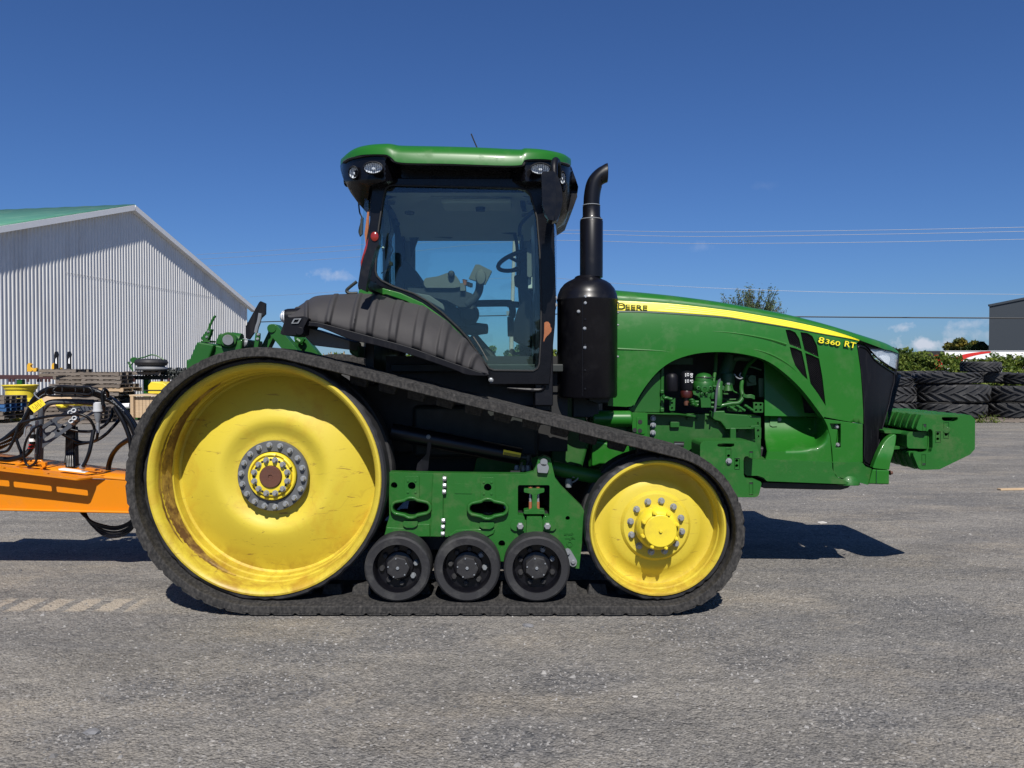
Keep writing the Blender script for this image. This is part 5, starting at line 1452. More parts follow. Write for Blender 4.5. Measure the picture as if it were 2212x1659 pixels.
b = B(); b.tube([w1('A', 1128, 182, 6.3), w1('A', 1100, 118, 6.3), w1('A', 1078, 65, 6.3)], .006, 6, 3); b.out('antenna', M['ink'], rf)
# gutter pins under the fascia
# ---- headliner
b = B()
def hl(i, j):
    t = i / 20; y = 5.72 + 1.36 * t
    z = 2.93 + .05 * math.sin(PI * t) - .13 * max(0, (t - .75) / .25) ** 1.5
    x = x_r + .03 + (x_f - x_r - .08) * j / 14
    r_ = math.hypot((j - 7) / 4.2, (i - 9) / 6.0)
    if r_ < 1: z += .035
    return Vector((x, y, z))
b.grid(hl, 21, 15); b.out('headliner', M['beige'], cb, sm=50)
b = B(); b.box(-.55, .0, 5.95, 6.25, 2.90, 2.945); b.out('ceiling_panel', M['beige'], cb, .02)
for x, y in ((-.95, 6.0), (-.85, 6.4), (.15, 6.0), (.12, 6.5), (-.3, 6.95)):
    b = B(); b.lathe([(0, 0), (.06, 0), (.055, -.015), (.02, -.02), (0, -.02)], (x, y, 2.925), 'z', 18, ell=(1, .7)); b.out('air_vent', M['beige_dk'], cb)
b = B(); b.lathe([(0, 0), (.04, 0), (.035, -.03), (0, -.035)], (-.25, 6.1, 2.9), 'z', 16); b.out('dome_light', M['ink'], cb)
# ---- seat, console, screen, wheel
YI = 6.25
st = sub('seat', T)
b = B(); b.ext(q('L', *rnd([(285, 1040), (300, 1010), (350, 1005), (400, 1040), (450, 1110), (510, 1200), (552, 1275), (550, 1325), (480, 1325), (400, 1290), (340, 1240), (300, 1150)], 20)), 6.15, .5); b.out('backrest', M['cloth'], st, .04, seg=4)
b = B(); b.ext(q('L', *rnd([(380, 1330), (560, 1340), (1000, 1400), (1010, 1480), (700, 1500), (400, 1440)], 20)), 6.1, .55); b.out('cushion', M['cloth'], st, .04, seg=4)
b = B(); b.ext(q('L', (480, 1480), (900, 1490), (1000, 1600), (1050, 1800), (600, 1800)), 6.2, .4); b.out('pedestal', M['ink'], st, .02)
cs = sub('armrest_console', T)
b = B(); b.ext(q('L', *rnd([(575, 1240), (600, 1215), (740, 1195), (850, 1155), (930, 1158), (975, 1210), (1005, 1280), (1005, 1320), (930, 1332), (600, 1330), (575, 1290)], 16)), 5.95, .16); b.out('armrest_pad', M['beige_dk'], cs, .02, seg=3)
b = B(); b.ext(q('L', *rnd([(555, 1335), (1000, 1340), (1060, 1275), (1068, 1370), (1150, 1400), (1170, 1450), (1120, 1550), (1000, 1560), (850, 1480), (560, 1420)], 16)), 5.98, .14); b.out('console_body', M['cloth'], cs, .015)
b = B(); b.ext(q('L', *rnd([(1005, 1275), (1060, 1272), (1068, 1365), (1005, 1365)], 5)), 5.94, .04); b.out('switch_panel', M['beige_dk'], cs, .006)
b = B(); b.lathe([(0, -.028), (.02, -.022), (.027, 0), (.02, .02), (0, .026)], w1('L', 900, 1168, 5.93), 'y', 16); b.out('trackball', M['ink'], cs)
b = B(); b.tube([w1('L', 1060, 1300, 5.95), w1('L', 1060, 1250, 5.95), w1('L', 1062, 1235, 5.95)], .018, 10, 3, rf=lambda t: .7 + .5 * t); b.out('lever_knob', M['rust'], cs)
b = B(); b.tube([w1('L', 1080, 1530, 6.0), w1('L', 1170, 1460, 6.0), w1('L', 1225, 1370, 6.0), w1('L', 1240, 1260, 6.0)], .032, 10); b.out('screen_arm', M['cloth'], cs)
for k in range(3):
    b = B(); b.lathe([(0, 0), (.012, 0), (.014, .03), (0, .035)], w1('L', 1090 + k * 22, 1310 + k * 8, 5.96), 'z', 10); b.out('control_lever', M['ink'], cs)
mo = sub('display', T)
b = B(); b.ext(q('L', *rnd([(1105, 1220), (1185, 1055), (1230, 1055), (1380, 1130), (1300, 1290), (1180, 1245)], 6)), 5.92, .06); b.out('display_shell', M['beige_dk'], mo, .01)
b = B(); b.lathe([(.03, .05), (.045, 0), (.035, -.03), (0, -.04)], w1('L', 1250, 1210, 5.93), 'y', 18, ell=(1, 1.5)); b.out('display_mount', M['beige_dk'], mo)
sw = sub('steering_wheel', T)
ce = w1('L', 1735, 1005, 6.35); nrm_ = Vector((-.28, .2, .94)).normalized(); e1_ = Vector((0, 1, 0)); e2_ = nrm_.cross(e1_).normalized(); e1_ = e2_.cross(nrm_)
ring = [ce + (e1_ * math.cos(2 * PI * k / 36) + e2_ * math.sin(2 * PI * k / 36)) * .205 for k in range(37)]
b = B(); b.tube(ring, .018, 8, smooth=False, cap=False); b.out('wheel_ring', M['ink'], sw)
b = B()
for an in (.5, 2.6, 4.7): b.tube([ce - nrm_ * .04, ce + (e1_ * math.cos(an) + e2_ * math.sin(an)) * .2], .014, 6, smooth=False)
b.lathe([(0, -.05), (.05, -.05), (.05, .02), (0, .03)], ce - nrm_ * .03, nrm_, 16); b.out('wheel_spoke', M['ink'], sw)
ds = sub('dashboard', T)
b = B(); b.tube([ce - nrm_ * .03, ce - nrm_ * .25 + Vector((.05, 0, 0)), w1('L', 1780, 1400, 6.4)], .05, 12); b.out('steering_column', M['cloth'], ds)
b = B(); b.ext(q('L', *rnd([(1640, 1200), (1660, 1180), (1720, 1180), (1730, 1310), (1680, 1312), (1650, 1290)], 8)), 6.15, .12); b.out('gauge_pod', M['cloth'], ds, .015)
b = B(); b.ext(q('L', (1700, 900), (1800, 900), (1900, 1000), (1925, 1500), (1925, 2300), (1860, 2300), (1705, 1480), (1690, 1200)), 6.3, .6); b.out('dash_body', M['cloth'], ds, .03)
b = B(); b.ext(q('L', *rnd([(1793, 790), (1838, 785), (1845, 830), (1850, 1195), (1820, 1208), (1796, 1190)], 6)), 5.85, .05); b.out('grab_handle', M['beige_dk'], ds, .01)
b = B(); b.ext(q('L', (1845, 620), (1868, 580), (1890, 800), (1908, 1200), (1915, 1500), (1900, 2180), (1860, 2180), (1870, 1340), (1806, 1345), (1808, 1215), (1855, 1205)), 5.9, .08); b.out('pillar_trim', M['beige'], ds, .008)
b = B(); b.ext(q('L', *rnd([(1705, 262), (1760, 270), (1795, 430), (1740, 425), (1715, 360)], 8)), 6.2, .03); b.tube([w1('L', 1880, 420, 6.0), w1('L', 1800, 490, 6.1), w1('L', 1715, 600, 6.2), w1('L', 1705, 720, 6.2)], .016, 8); b.ext(q('L', *rnd([(1715, 710), (1750, 705), (1765, 900), (1735, 905)], 6)), 6.2, .06); b.out('inner_mirror', M['ink'], ds, .006)
b = B(); b.ext(q('M', *rnd([(1640, 400), (1680, 260), (1760, 150), (1850, 200), (1860, 700), (1780, 690), (1632, 600)], 20)), 6.1, .5); b.out('dash_skirt', M['plastic_dk'], ds, .03)
b = B(); b.tube([w1('M', 1130, 190, 6.5), w1('M', 1540, 185, 6.5), w1('M', 1600, 200, 6.5), w1('M', 1625, 280, 6.5), w1('M', 1610, 350, 6.5)], .030, 10); b.tube([w1('M', 1560, 195, 6.5), w1('M', 1700, 205, 6.5)], .028, 10); b.out('grab_rail', M['cloth'], ds)
b = B(); b.ext(q('M', *rnd([(1560, 345), (1640, 350), (1640, 575), (1565, 575)], 8)), 6.45, .08); b.out('fuse_box', M['plastic_dk'], ds, .01)
for (x, y) in ((1615, 755), (1640, 835)):
    b = B(); b.ext(q('M', *rnd([(x - 38, y), (x - 10, y - 35), (x + 20, y - 30), (x + 50, y + 10), (x + 140, y - 20), (x + 145, y + 5), (x + 60, y + 40), (x, y + 38)], 8)), 6.3, .1); b.out('pedal', M['ink'], ds, .01)
b = B(); b.tube([w1('M', 1150, 560, 6.6), w1('M', 1300, 730, 6.6), w1('M', 1430, 880, 6.6), w1('M', 1490, 890, 6.6), w1('M', 1640, 880, 6.6)], .035, 8); b.out('floor_pipe', M['ink'], ds)
b = B(); b.lathe([(0, -.10), (.06, -.09), (.095, -.04), (.10, 0), (.095, .04), (.06, .09), (0, .1)], w1('M', 1085, 320, 6.3), (.3, -1, .1), 18); b.lathe([(0, -.12), (.04, -.11), (.055, 0), (.04, .11), (0, .12)], w1('M', 1170, 490, 6.3), (1, -.2, 0), 16); b.out('air_bottle', M['ink'], ds)
b = B(); b.ext(q('M', (1480, 925), (1500, 870), (1530, 830), (1545, 835), (1530, 880), (1545, 915), (1530, 935), (1510, 925)), 6.7, .03); b.out('orange_handle', M['orange'], ds, .004)
b = B(); b.ext(q('M', (460, 60), (640, 90), (795, 190), (815, 230), (820, 278), (760, 240), (620, 160)), 5.74, .05); b.out('sill_pad', M['beige_dk'], cb, .008)
# cable inside the rear corner
b = B(); b.tube([w1('L', 135, 260, 5.9), w1('L', 165, 470, 5.9), w1('L', 185, 640, 5.9), w1('L', 140, 760, 5.9), w1('L', 180, 820, 5.9), w1('L', 210, 870, 5.9), w1('L', 195, 920, 5.9), w1('L', 165, 1000, 5.9), w1('L', 180, 1100, 5.9), w1('L', 70, 1160, 5.9)], .0045, 6); b.out('loose_cable', M['ink'], cb)
b = B(); b.ext(q('L', *rnd([(160, 1010), (205, 1025), (208, 1065), (170, 1068)], 5)), 5.89, .03); b.ext(q('L', *rnd([(240, 530), (290, 560), (285, 590), (225, 575)], 5)), 5.95, .04); b.out('cable_box', M['ink'], cb)
b = B(); b.lathe([(0, -.014), (.013, 0), (0, .014)], w1('L', 95, 862, 5.7), 'z', 10); b.out('knob', M['beige'], cb)
b = B(); b.tube([w1('M', 1160, 580, 5.60), w1('M', 1250, 720, 5.60), w1('M', 1330, 860, 5.60)], .004, 5); b.out('scratch_wire', M['beige_dk'], cb)
# ---- mirror
mi = sub('side_mirror', T)
b = B(); b.ext(q('A', *rnd([(1640, 350), (1690, 345), (1722, 385), (1748, 470), (1753, 560), (1738, 640), (1716, 698), (1676, 713), (1640, 700)], 8)), 5.16, .10); b.out('mirror_shell', M['gloss_black'], mi, .010, seg=3)
b = B(); b.ext(q('A', *rnd([(1596, 362), (1606, 342), (1688, 340), (1701, 356), (1706, 520), (1700, 640), (1686, 704), (1650, 698), (1622, 655), (1602, 580)], 5, 2)), 5.10, .06); b.out('mirror_glass_rim', M['gloss_black'], mi, .006)
b = B(); b.tube([w1('A', 1690, 385, 5.22), w1('A', 1690, 300, 5.24), w1('A', 1700, 262, 5.3), w1('A', 1716, 290, 5.42), w1('A', 1720, 380, 5.5)], .024, 10); b.out('mirror_arm', M['plastic_dk'], mi)
# ---- exhaust
ex = sub('exhaust', T)
YX = 5.80
cX = w1('A', 1935, 1250, YX)
def zat(v): return W(1268, v, YX - .15).z
cvx = W(1268.5, 700, YX).x
b = B()
z0, z1_ = zat(q('A', (0, 2030))[0][1]) , zat(645)
pr = [(0, zat(860)), (.215, zat(860)), (.226, zat(856)), (.2265, zat(648)), (.231, zat(646)), (.231, zat(643)), (.2265, zat(641)), (.222, zat(632)), (.205, zat(620)), (.175, zat(609)), (.145, zat(603)), (.115, zat(599)), (.098, zat(596)), (.092, zat(593)), (.080, zat(591)), (0, zat(590))]
b.lathe([(r_, z) for r_, z in pr], (cvx, YX, 0), 'z', 64); b.out('canister', M['black'], ex, sm=40)
b = B(); b.lathe([(0, zat(595)), (.086, zat(594)), (.0865, zat(470)), (.083, zat(468)), (.080, zat(466)), (.066, zat(459)), (.066, zat(438)), (.062, zat(437)), (0, zat(437))], (cvx + .03, YX, 0), 'z', 40); b.out('pipe', M['black'], ex, sm=35)
for v in (466.5, 435):
    b = B(); rr_ = .0855 if v > 450 else .0675; b.lathe([(rr_ - .004, zat(v + 1)), (rr_, zat(v)), (rr_ - .004, zat(v - 1.5))], (cvx + .03, YX, 0), 'z', 40); b.out('clamp_ring', M['greyp'], ex)
px_ = cvx + .03
pts_ = [Vector((px_, YX, zat(438))), Vector((px_ + .003, YX, zat(415))), w1('A', 1982, 450, YX), w1('A', 2008, 402, YX), w1('A', 2048, 366, YX), w1('A', 2082, 352, YX)]
b = B(); b.tube(pts_, .061, 28, 6, cap=False)
# slanted mouth
top = w1('A', 2090, 352, YX)
for v in b.bm.verts:
    d_ = v.co.x - top.x
    if d_ > -.05: v.co.x += (v.co.z - top.z) * .35; v.co.z += (v.co.z - top.z) * .25
b.out('elbow', M['black_pipe'] if 'black_pipe' in M else M['black'], ex, sm=60, solid=.004)
for (k, x, y) in (('A', 1922, 1265), ('A', 1922, 1312), ('A', 1870, 1375), ('A', 1915, 1500), ('A', 1918, 1640)):
    p = w1(k, x, y, YX - .226); b = B(); b.bolt(p + Vector((0, .004, 0)), .009, .010); b.out('canister_bolt', M['steel'], ex)
for v in (690, 745, 800, 840):
    b = B(); b.bolt(W(1264, v, YX - .226), .006, .006); b.out('canister_bolt', M['black'], ex)
for v in (650, 673, 700, 770):
    b = B(); b.bolt(Vector((cvx + .224, YX - .02, zat(v))), .008, .012, ax=(1, -.1, 0)); b.out('edge_bolt', M['greyp'], ex)
b = B(); b.tube([Vector((cvx - .055, YX - .2205, zat(v))) for v in (644, 700, 780, 855)], .003, 5, smooth=False); b.out('seam', M['black'], ex)
b = B(); b.ext(q('M', *rnd([(2095, 100), (2110, 82), (2137, 85), (2137, 260), (2105, 255), (2095, 230)], 8)), 5.72, .04); b.out('bracket', M['black'], ex, .004)
for y in (122, 208): put_bolt(ex, w1('M', 2120, y, 5.72), .014, .012, M['steel'], 'bracket_bolt')
b = B(); b.ext(q('B', (-90, 890), (110, 895), (75, 915), (60, 945), (-20, 950), (-80, 930)), 5.75, .2); b.out('lower_bracket', M['chassis'], ex, .01)
b = B(); b.box(cvx - .1, cvx + .1, YX + .1, 6.2, 1.25, 1.42); b.out('support', M['chassis'], ex, .01)
# ============================================================ bonnet, engine, weights
M['black_pipe'] = M['black']
YH = 5.95
def hY(u): return YH + .34 * max(0., (u - 1838) / 103) ** 2.0
def hys(u, v): return hY(u) + .05 * max(0, (760 - v) / 100) ** 2 + .012 * math.sin(max(0, min(1, (u - 1336) / 500)) * PI) * -1
topT = [(p.x, p.y) for p in smooth_open(q('B', (-60, 104), (115, 115), (500, 150), (860, 195), (1100, 235), (1400, 290), (1700, 365), (2000, 455), (2150, 515), (2200, 566)), 5)]
strT = [(p.x, p.y) for p in smooth_open(q('B', (-60, 184), (135, 190), (500, 210), (860, 250), (1100, 285), (1400, 340), (1650, 395), (1820, 445), (1915, 480), (2050, 530), (2205, 590)), 5)]
strB = [(p.x, p.y) for p in smooth_open(q('B', (-60, 258), (135, 262), (360, 265), (860, 300), (1100, 335), (1400, 385), (1600, 425), (1820, 465), (1915, 487)), 5)]
bn = sub('bonnet', T)
b = B()
NB = 70
def bp(i, j):
    u = 1300 + (1941.5 - 1300) * i / (NB - 1)
    vs_ = interp(strT, u); vt = interp(topT, u)
    yn = hys(u, vs_)
    pl = W(u, vs_, yn); pt = W(u, min(vt, vs_ - .5), yn + .16)
    ph = PI * j / 22; cy = -math.cos(ph); sy = math.sin(ph)
    wd = max(.03, YC - yn)
    return Vector((pl.x, YC + wd * math.copysign(abs(cy) ** .62, cy), pl.z + (pt.z - pl.z + .012) * sy ** .75))
b.grid(bp, NB, 23); b.out('hood_top', M['green'], bn, sm=60)
arch = sm2(q('B', (250, 955), (300, 862), (380, 752), (460, 672), (560, 612), (700, 570), (850, 556), (1000, 563), (1150, 592), (1250, 632), (1350, 702), (1450, 792), (1530, 882), (1600, 975), (1652, 1046)), 3)
v1 = q('B', (1368, 404), (1400, 404), (1440, 422), (1470, 470), (1486, 546), (1440, 528), (1398, 512), (1385, 470))
v2 = q('B', (1478, 421), (1530, 428), (1566, 450), (1600, 520), (1613, 606), (1560, 582), (1508, 556), (1490, 480))
v3 = q('B', (1398, 530), (1440, 540), (1488, 562), (1510, 660), (1531, 772), (1490, 735), (1440, 668), (1415, 600))
v4 = q('B', (1513, 574), (1560, 590), (1616, 616), (1640, 750), (1665, 966), (1610, 880), (1552, 800), (1532, 690))
stp = [p for p in strT if 1318 < p[0] < 1857]
sp_out = q('B', (60, 190)) + [(x, y + .0) for x, y in stp] + q('B', (1915, 482), (1890, 506), (1900, 560), (1920, 700), (1932, 850), (1940, 1000), (1941, 1098), (1800, 1075)) + arch[::-1] + q('B', (232, 968), (200, 972), (60, 966))
b = B(); b.ext(sp_out, YH, .022, [v1, v2, v3, v4], yf=hys, g=11); b.out('side_panel', M['green'], bn, sm=50)
# far side panel, mirrored
o = bpy.data.objects.new('side_panel', bpy.data.objects['side_panel'].data); C.objects.link(o); o.parent = bn; o.scale = (1, -1, 1)
# vent mesh behind the openings
b = B(); b.ext(q('B', (1360, 395), (1480, 400), (1570, 430), (1625, 600), (1680, 980), (1600, 900), (1440, 720), (1380, 560)), YH + .03, .01, yf=lambda u, v: hys(u, v) + .027, g=14); b.out('vent_backing', M['ink'], bn)
b = B()
vents = (v1, v2, v3, v4)
for k in range(46):
    a0 = (1366, 1330 - 594); 
for vi, vp in enumerate(vents):
    xs_ = [p[0] for p in vp]; ys_ = [p[1] for p in vp]
    yy = min(ys_) - 40
    while yy < max(ys_) + 40:
        # diagonal slat, clipped to the opening
        segp = []
        for k in range(41):
            u = min(xs_) + (max(xs_) - min(xs_)) * k / 40; v = yy + (u - min(xs_)) * 1.15
            if inside(u, v, big(vp, sum(xs_) / len(xs_), sum(ys_) / len(ys_), 1.02, 1.02)): segp.append((u, v))
        if len(segp) > 2:
            a_, c_ = segp[0], segp[-1]
            b.beam(W(*a_, hys(*a_) + .016), W(*c_, hys(*c_) + .016), .012, .0035, up=(0, .7, .7))
        yy += 4.6
b.out('vent_slat', M['black'], bn)
# arch flange
b = B()
def af(i, j):
    x, y = arch[i]; yy = hys(x, y)
    p = W(x, y, yy)
    return p + Vector((0, (0, .0, .10, .10)[j], (0, -.012, -.012, .0)[j]))
b.grid(lambda i, j: af(i, j), len(arch), 4); b.out('arch_flange', M['green'], bn, sm=30)
b = B()
ou = sm2(q('B', (830, 415), (960, 425), (1100, 445), (1250, 475), (1372, 512)), 5)
b.tube([W(x, y, hys(x, y) + .002) for x, y in ou], .010, 6, smooth=False, rf=lambda t: .3 + t)
ou = sm2(q('B', (130, 545), (300, 552), (450, 560), (580, 573)), 5)
b.tube([W(x, y, hys(x, y) + .002) for x, y in ou], .009, 6, smooth=False, rf=lambda t: 1.1 - t)
ou = sm2(q('B', (1100, 543), (1200, 565), (1300, 605), (1400, 668), (1480, 745)), 5)
b.tube([W(x, y, hys(x, y) + .003) for x, y in ou], .007, 6, smooth=False, rf=lambda t: .3 + math.sin(PI * t))
b.out('pressed_crease', M['green'], bn)
# stripe
def strip(topt, bott, dy, name, m, ua, ub, off=0):
    b = B(); n_ = 70
    def f(i, j):
        u = ua + (ub - ua) * i / (n_ - 1); a_ = interp(topt, u); c_ = interp(bott, u)
        v = a_ + (max(c_, a_ + .05) - a_) * j / 8
        return W(u, v + off, hys(u, v) - dy - (.0016 if (j % 2 and name == 'yellow_stripe') else 0))
    b.grid(f, n_, 9); return b.out(name, m, bn, sm=20)
strip(strT, strB, .006, 'yellow_stripe', M['decal'], 1318, 1856)
strip(strB, [(x, y + 3.6 - 2.6 * max(0, (x - 1500) / 356)) for x, y in strB], .004, 'dark_stripe', M['decal2'], 1318, 1850)
# lettering
def text(s_, k, x, y, h_px, Y, m, wscale=1.0, tilt=0, dep=.002, name='lettering', off=0, parent=bn, bold=0):
    cu = bpy.data.curves.new('t', 'FONT'); cu.body = s_; cu.size = 1; cu.extrude = 0; cu.offset = bold
    to = bpy.data.objects.new('t', cu); C.objects.link(to)
    bpy.context.view_layer.update()
    me = bpy.data.meshes.new_from_object(to.evaluated_get(bpy.context.evaluated_depsgraph_get()))
    bpy.data.objects.remove(to)
    p = w1(k, x, y, Y)
    bm = bmesh.new(); bm.from_mesh(me)
    H = h_px * MAPS[k][1] / F * Y / .70
    ct, st_ = math.cos(tilt), math.sin(tilt)
    for v in bm.verts:
        a = v.co.x * H * wscale; c_ = v.co.y * H
        X = p.x + a * ct + c_ * st_; Z = p.z - a * st_ + c_ * ct
        u = 1106 + F * X / Y
        v.co = Vector((X, (hY(u) + off if parent is bn else Y), Z))
    bb = B(); bb.bm.free(); bb.bm = bm
    r_ = bmesh.ops.extrude_face_region(bm, geom=bm.faces[:])
    bmesh.ops.translate(bm, verts=[v for v in r_['geom'] if isinstance(v, bmesh.types.BMVert)], vec=(0, -dep, 0))
    return bb.out(name, m, parent, sm=30)
yt = lambda k, x, y: hys(*q(k, (x, y))[0])
def text2(s_, x, y, h, ws, tilt, m1, m2, b1, b2):
    Yt = yt('B', x, y)
    text(s_, 'B', x, y, h, Yt, m2, ws, tilt, .002, 'lettering_outline', Yt - YH - .011, bold=b2)
    text(s_, 'B', x, y, h, Yt, m1, ws, tilt, .003, 'lettering', Yt - YH - .014, bold=b1)
# "JOHN DEERE", its first word behind the canister
text2('D', 124, 250, 44, 1.35, .045, M['decal2'], M['decal'], .0, .034)
text2('EERE', 181, 254, 36, 1.55, .045, M['decal2'], M['decal'], .0, .034)
text2('JOHN', -130, 240, 38, 1.3, .03, M['decal2'], M['decal'], .0, .034)
text2('8', 1600, 498, 44, 1.45, .19, M['decal'], M['decal2'], .01, .058)
text2('360', 1650, 503, 33, 1.62, .19, M['decal'], M['decal2'], .01, .058)
text2('RT', 1790, 525, 42, 1.22, .19, M['decal'], M['decal2'], .01, .058)
# ---- grille and headlights
gr = sub('front_grille', T)
gp_ = q('G', (232, 420), (262, 422), (298, 436), (322, 462), (360, 520), (410, 560), (470, 598), (521, 628), (516, 700), (498, 760), (478, 860), (452, 950), (432, 1020), (405, 1120), (378, 1230), (352, 1330), (318, 1315), (288, 1298), (281, 1260), (285, 1150), (286, 1000), (275, 780), (258, 600))
b = B(); b.ext(gp_, YH, .03, yf=lambda u, v: hY(u) + .004, g=8); b.out('grille_panel', M['plastic_dk'], gr, sm=50)
b = B(); P_ = [W(x, y, hY(x) - .002) for x, y in rnd(big(gp_, 1898, 860, .93, .965), 3, 2)]; b.tube(P_ + [P_[0]], .005, 5, smooth=False, cap=False); b.out('grille_rim', M['plastic_dk'], gr)
b = B()
zt_, zb_ = W(1935, 810, 6.3).z, W(1890, 1010, 6.3).z
def gf(i, j):
    t = i / 12; yy = 6.24 + .32 * t; s_ = j / 8; z = zt_ + (zb_ - zt_) * s_
    return Vector((W(1938 - 50 * s_, 900, 6.3).x + .05 * math.sin(PI * t), yy, z))
b.grid(gf, 13, 9); b.out('nose_grille', M['plastic_dk'], gr, sm=60)
o = bpy.data.objects.new('grille_panel', bpy.data.objects['grille_panel'].data); C.objects.link(o); o.parent = gr; o.scale = (1, -1, 1)
hl_ = sub('headlight', T)
hp2 = q('G', (330, 452), (400, 458), (480, 472), (537, 492), (534, 540), (526, 602), (480, 578), (430, 548), (385, 512))
b = B(); b.ext(big(hp2, 1907, 775, 1.10, 1.14), YH, .03, yf=lambda u, v: hY(u) - .004, g=6, holes=[hp2]); b.out('headlight_surround', M['plastic_dk'], hl_, sm=50)
b = B(); b.ext([(min(x, 1937), y) for x, y in big(hp2, 1905, 775, 1.5, 1.6)], YH, .01, yf=lambda u, v: hY(u) + .045, g=8); b.out('headlight_housing', M['ink'], hl_)
b = B(); b.ext(hp2, YH, .004, yf=lambda u, v: hY(u) - .006, g=6); b.out('headlight_lens', M['clear'], hl_, sm=60)
b = B(); b.ext(hp2, YH, .004, yf=lambda u, v: hY(u) + .014 + .008 * math.sin(u * .25), g=5); b.out('headlight_reflector', M['lamp'], hl_, sm=50)
b = B(); b.ext(q('G', *rnd([(400, 512), (425, 500), (470, 505), (482, 520), (470, 570), (440, 552)], 8)), YH, .03, yf=lambda u, v: hY(u) + .001, g=6); b.out('headlight_lamp', M['white'], hl_, .004)
# ---- lower front panels
lp = sub('lower_front_panels', T)
# sculpted basin: vertical skirt below the curve, shelf leaning back above it
cur = [(p.x, p.y) for p in smooth_open(q('O', (700, 572), (750, 570), (900, 568), (1100, 556), (1250, 538), (1340, 505), (1395, 460), (1412, 420)), 5)]
def yb(u, v):
    vc = interp(cur, u)
    d_ = max(0, vc - v)
    edge = min(1, max(0, (1412 * .1953 + 1512 - u) / 25))
    return 5.93 + .34 * (1 - math.exp(-d_ / 34)) * edge
bo = q('O', (715, 176), (1372, 195), (1412, 300), (1440, 420), (1462, 690), (1100, 676), (725, 662), (750, 570), (722, 430))
b = B(); b.ext(bo, YH, .02, yf=yb, g=5.5); b.out('sculpted_panel', M['green'], lp, sm=70)
b = B(); b.ext(q('O', (712, -520), (800, -490), (960, -380), (1110, -235), (1240, -80), (1385, 190), (715, 177)), 6.16, .02, [q('O', (1114, -123), (1174, -47), (1287, 148), (1159, 140))], yf=lambda u, v: 6.16 + max(0, (900 - v)) * .0004); b.out('inner_shroud', M['green'], lp, .004)
b = B(); b.ext(q('O', (1090, -160), (1200, -90), (1320, 170), (1140, 160)), 6.22, .02); b.out('inner_vent', M['ink'], lp)
put_bolt(lp, w1('O', 880, 215, 6.22), .012, .01, M['greyp'], 'panel_bolt')
b = B(); b.ext(q('O', *rnd([(775, 178), (858, 178), (856, 292), (800, 295), (775, 280)], 6)), 6.2, .03, yf=lambda u, v: yb(u, v) - .012); b.out('raised_tab', M['green'], lp, .004)
br = sub('bracket_plate', T)
rp_ = q('O', (1372, 208), (1500, 226), (1802, 268), (1801, 690), (1470, 690), (1462, 560), (1440, 400), (1410, 290))
rh_ = q('O', (1438, 262), (1558, 264), (1556, 528), (1502, 528), (1525, 328), (1462, 325))
b = B(); b.ext(rp_, 5.925, .05, [rh_], yf=lambda u, v: hY(u) - .025, g=10); b.out('plate', M['green'], br, .004)
b = B(); b.ext(big(rh_, *q('O', (1505, 390))[0], 1.15, 1.1), 5.99, .01, yf=lambda u, v: hY(u) + .02, g=10); b.out('recess', M['green'], br)
for x, y in ((1510, 296), (1520, 495)): put_bolt(br, w1('O', x, y, 5.96), .012, .02, M['steel'], 'recess_bolt')
fs = sub('front_support', T)
b = B(); b.ext(q('O', *rnd([(487, 650), (500, 626), (530, 628), (545, 650), (720, 664), (1000, 672), (1462, 690), (1465, 760), (1500, 840), (1600, 890), (1700, 940), (1560, 930), (740, 898), (705, 860), (640, 838), (520, 838), (492, 815)], 12)), 5.86, .30); b.out('side_casting', M['green_cast'], fs, .02, seg=3)
b = B(); b.ext(q('O', *rnd([(1474, 692), (1795, 690), (1830, 735), (1922, 768), (1864, 940), (1725, 905), (1520, 850), (1478, 800)], 8)), 5.90, .3, yf=lambda u, v: 5.88 + max(0, u - 1860) * .002); b.out('corner_casting', M['green_cast'], fs, .012)
b = B(); b.ext(q('O', (690, 905), (1690, 935), (1640, 975), (1560, 996), (1380, 995), (700, 978), (680, 940)), 5.98, .6); b.out('bottom_pan', M['chassis'], fs, .01)
b = B(); b.lathe([(0, -.05), (.06, -.03), (.085, 0), (.085, .02), (0, .02)], w1('O', 1650, 935, 5.90), 'y', 20, half=1); 
for v in b.bm.verts: v.co.z = max(v.co.z, w1('O', 1650, 942, 5.9).z)
b.out('boss', M['green_cast'], fs)
b = B(); hn = sm2(q('O', (1912, 752), (1945, 660), (1985, 565), (2030, 480), (2085, 415), (2145, 376)), 4) + sm2(q('O', (2176, 388), (2170, 460), (2150, 560), (2115, 680), (2098, 775)), 4)
b.ext(hn, 5.90, .06, yf=lambda u, v: 5.90 + max(0, 985 - v) * .0012); b.out('horn_bracket', M['green'], fs, .015, seg=3)
b = B(); b.ext(q('O', (1868, 930), (1915, 765), (1955, 772), (2097, 776), (2096, 936)), 5.90, .9); b.out('bumper_block', M['green'], fs, .01)
b = B(); b.bolt(w1('O', 2100, 805, 5.95), .014, .02, ax=(1, 0, 0)); b.out('side_bolt', M['brown'], fs)
b = B(); b.beam(w1('O', 1953, 772, 5.894), w1('O', 1951, 930, 5.894), .003, .003); b.out('weld_seam', M['decal2'], fs)
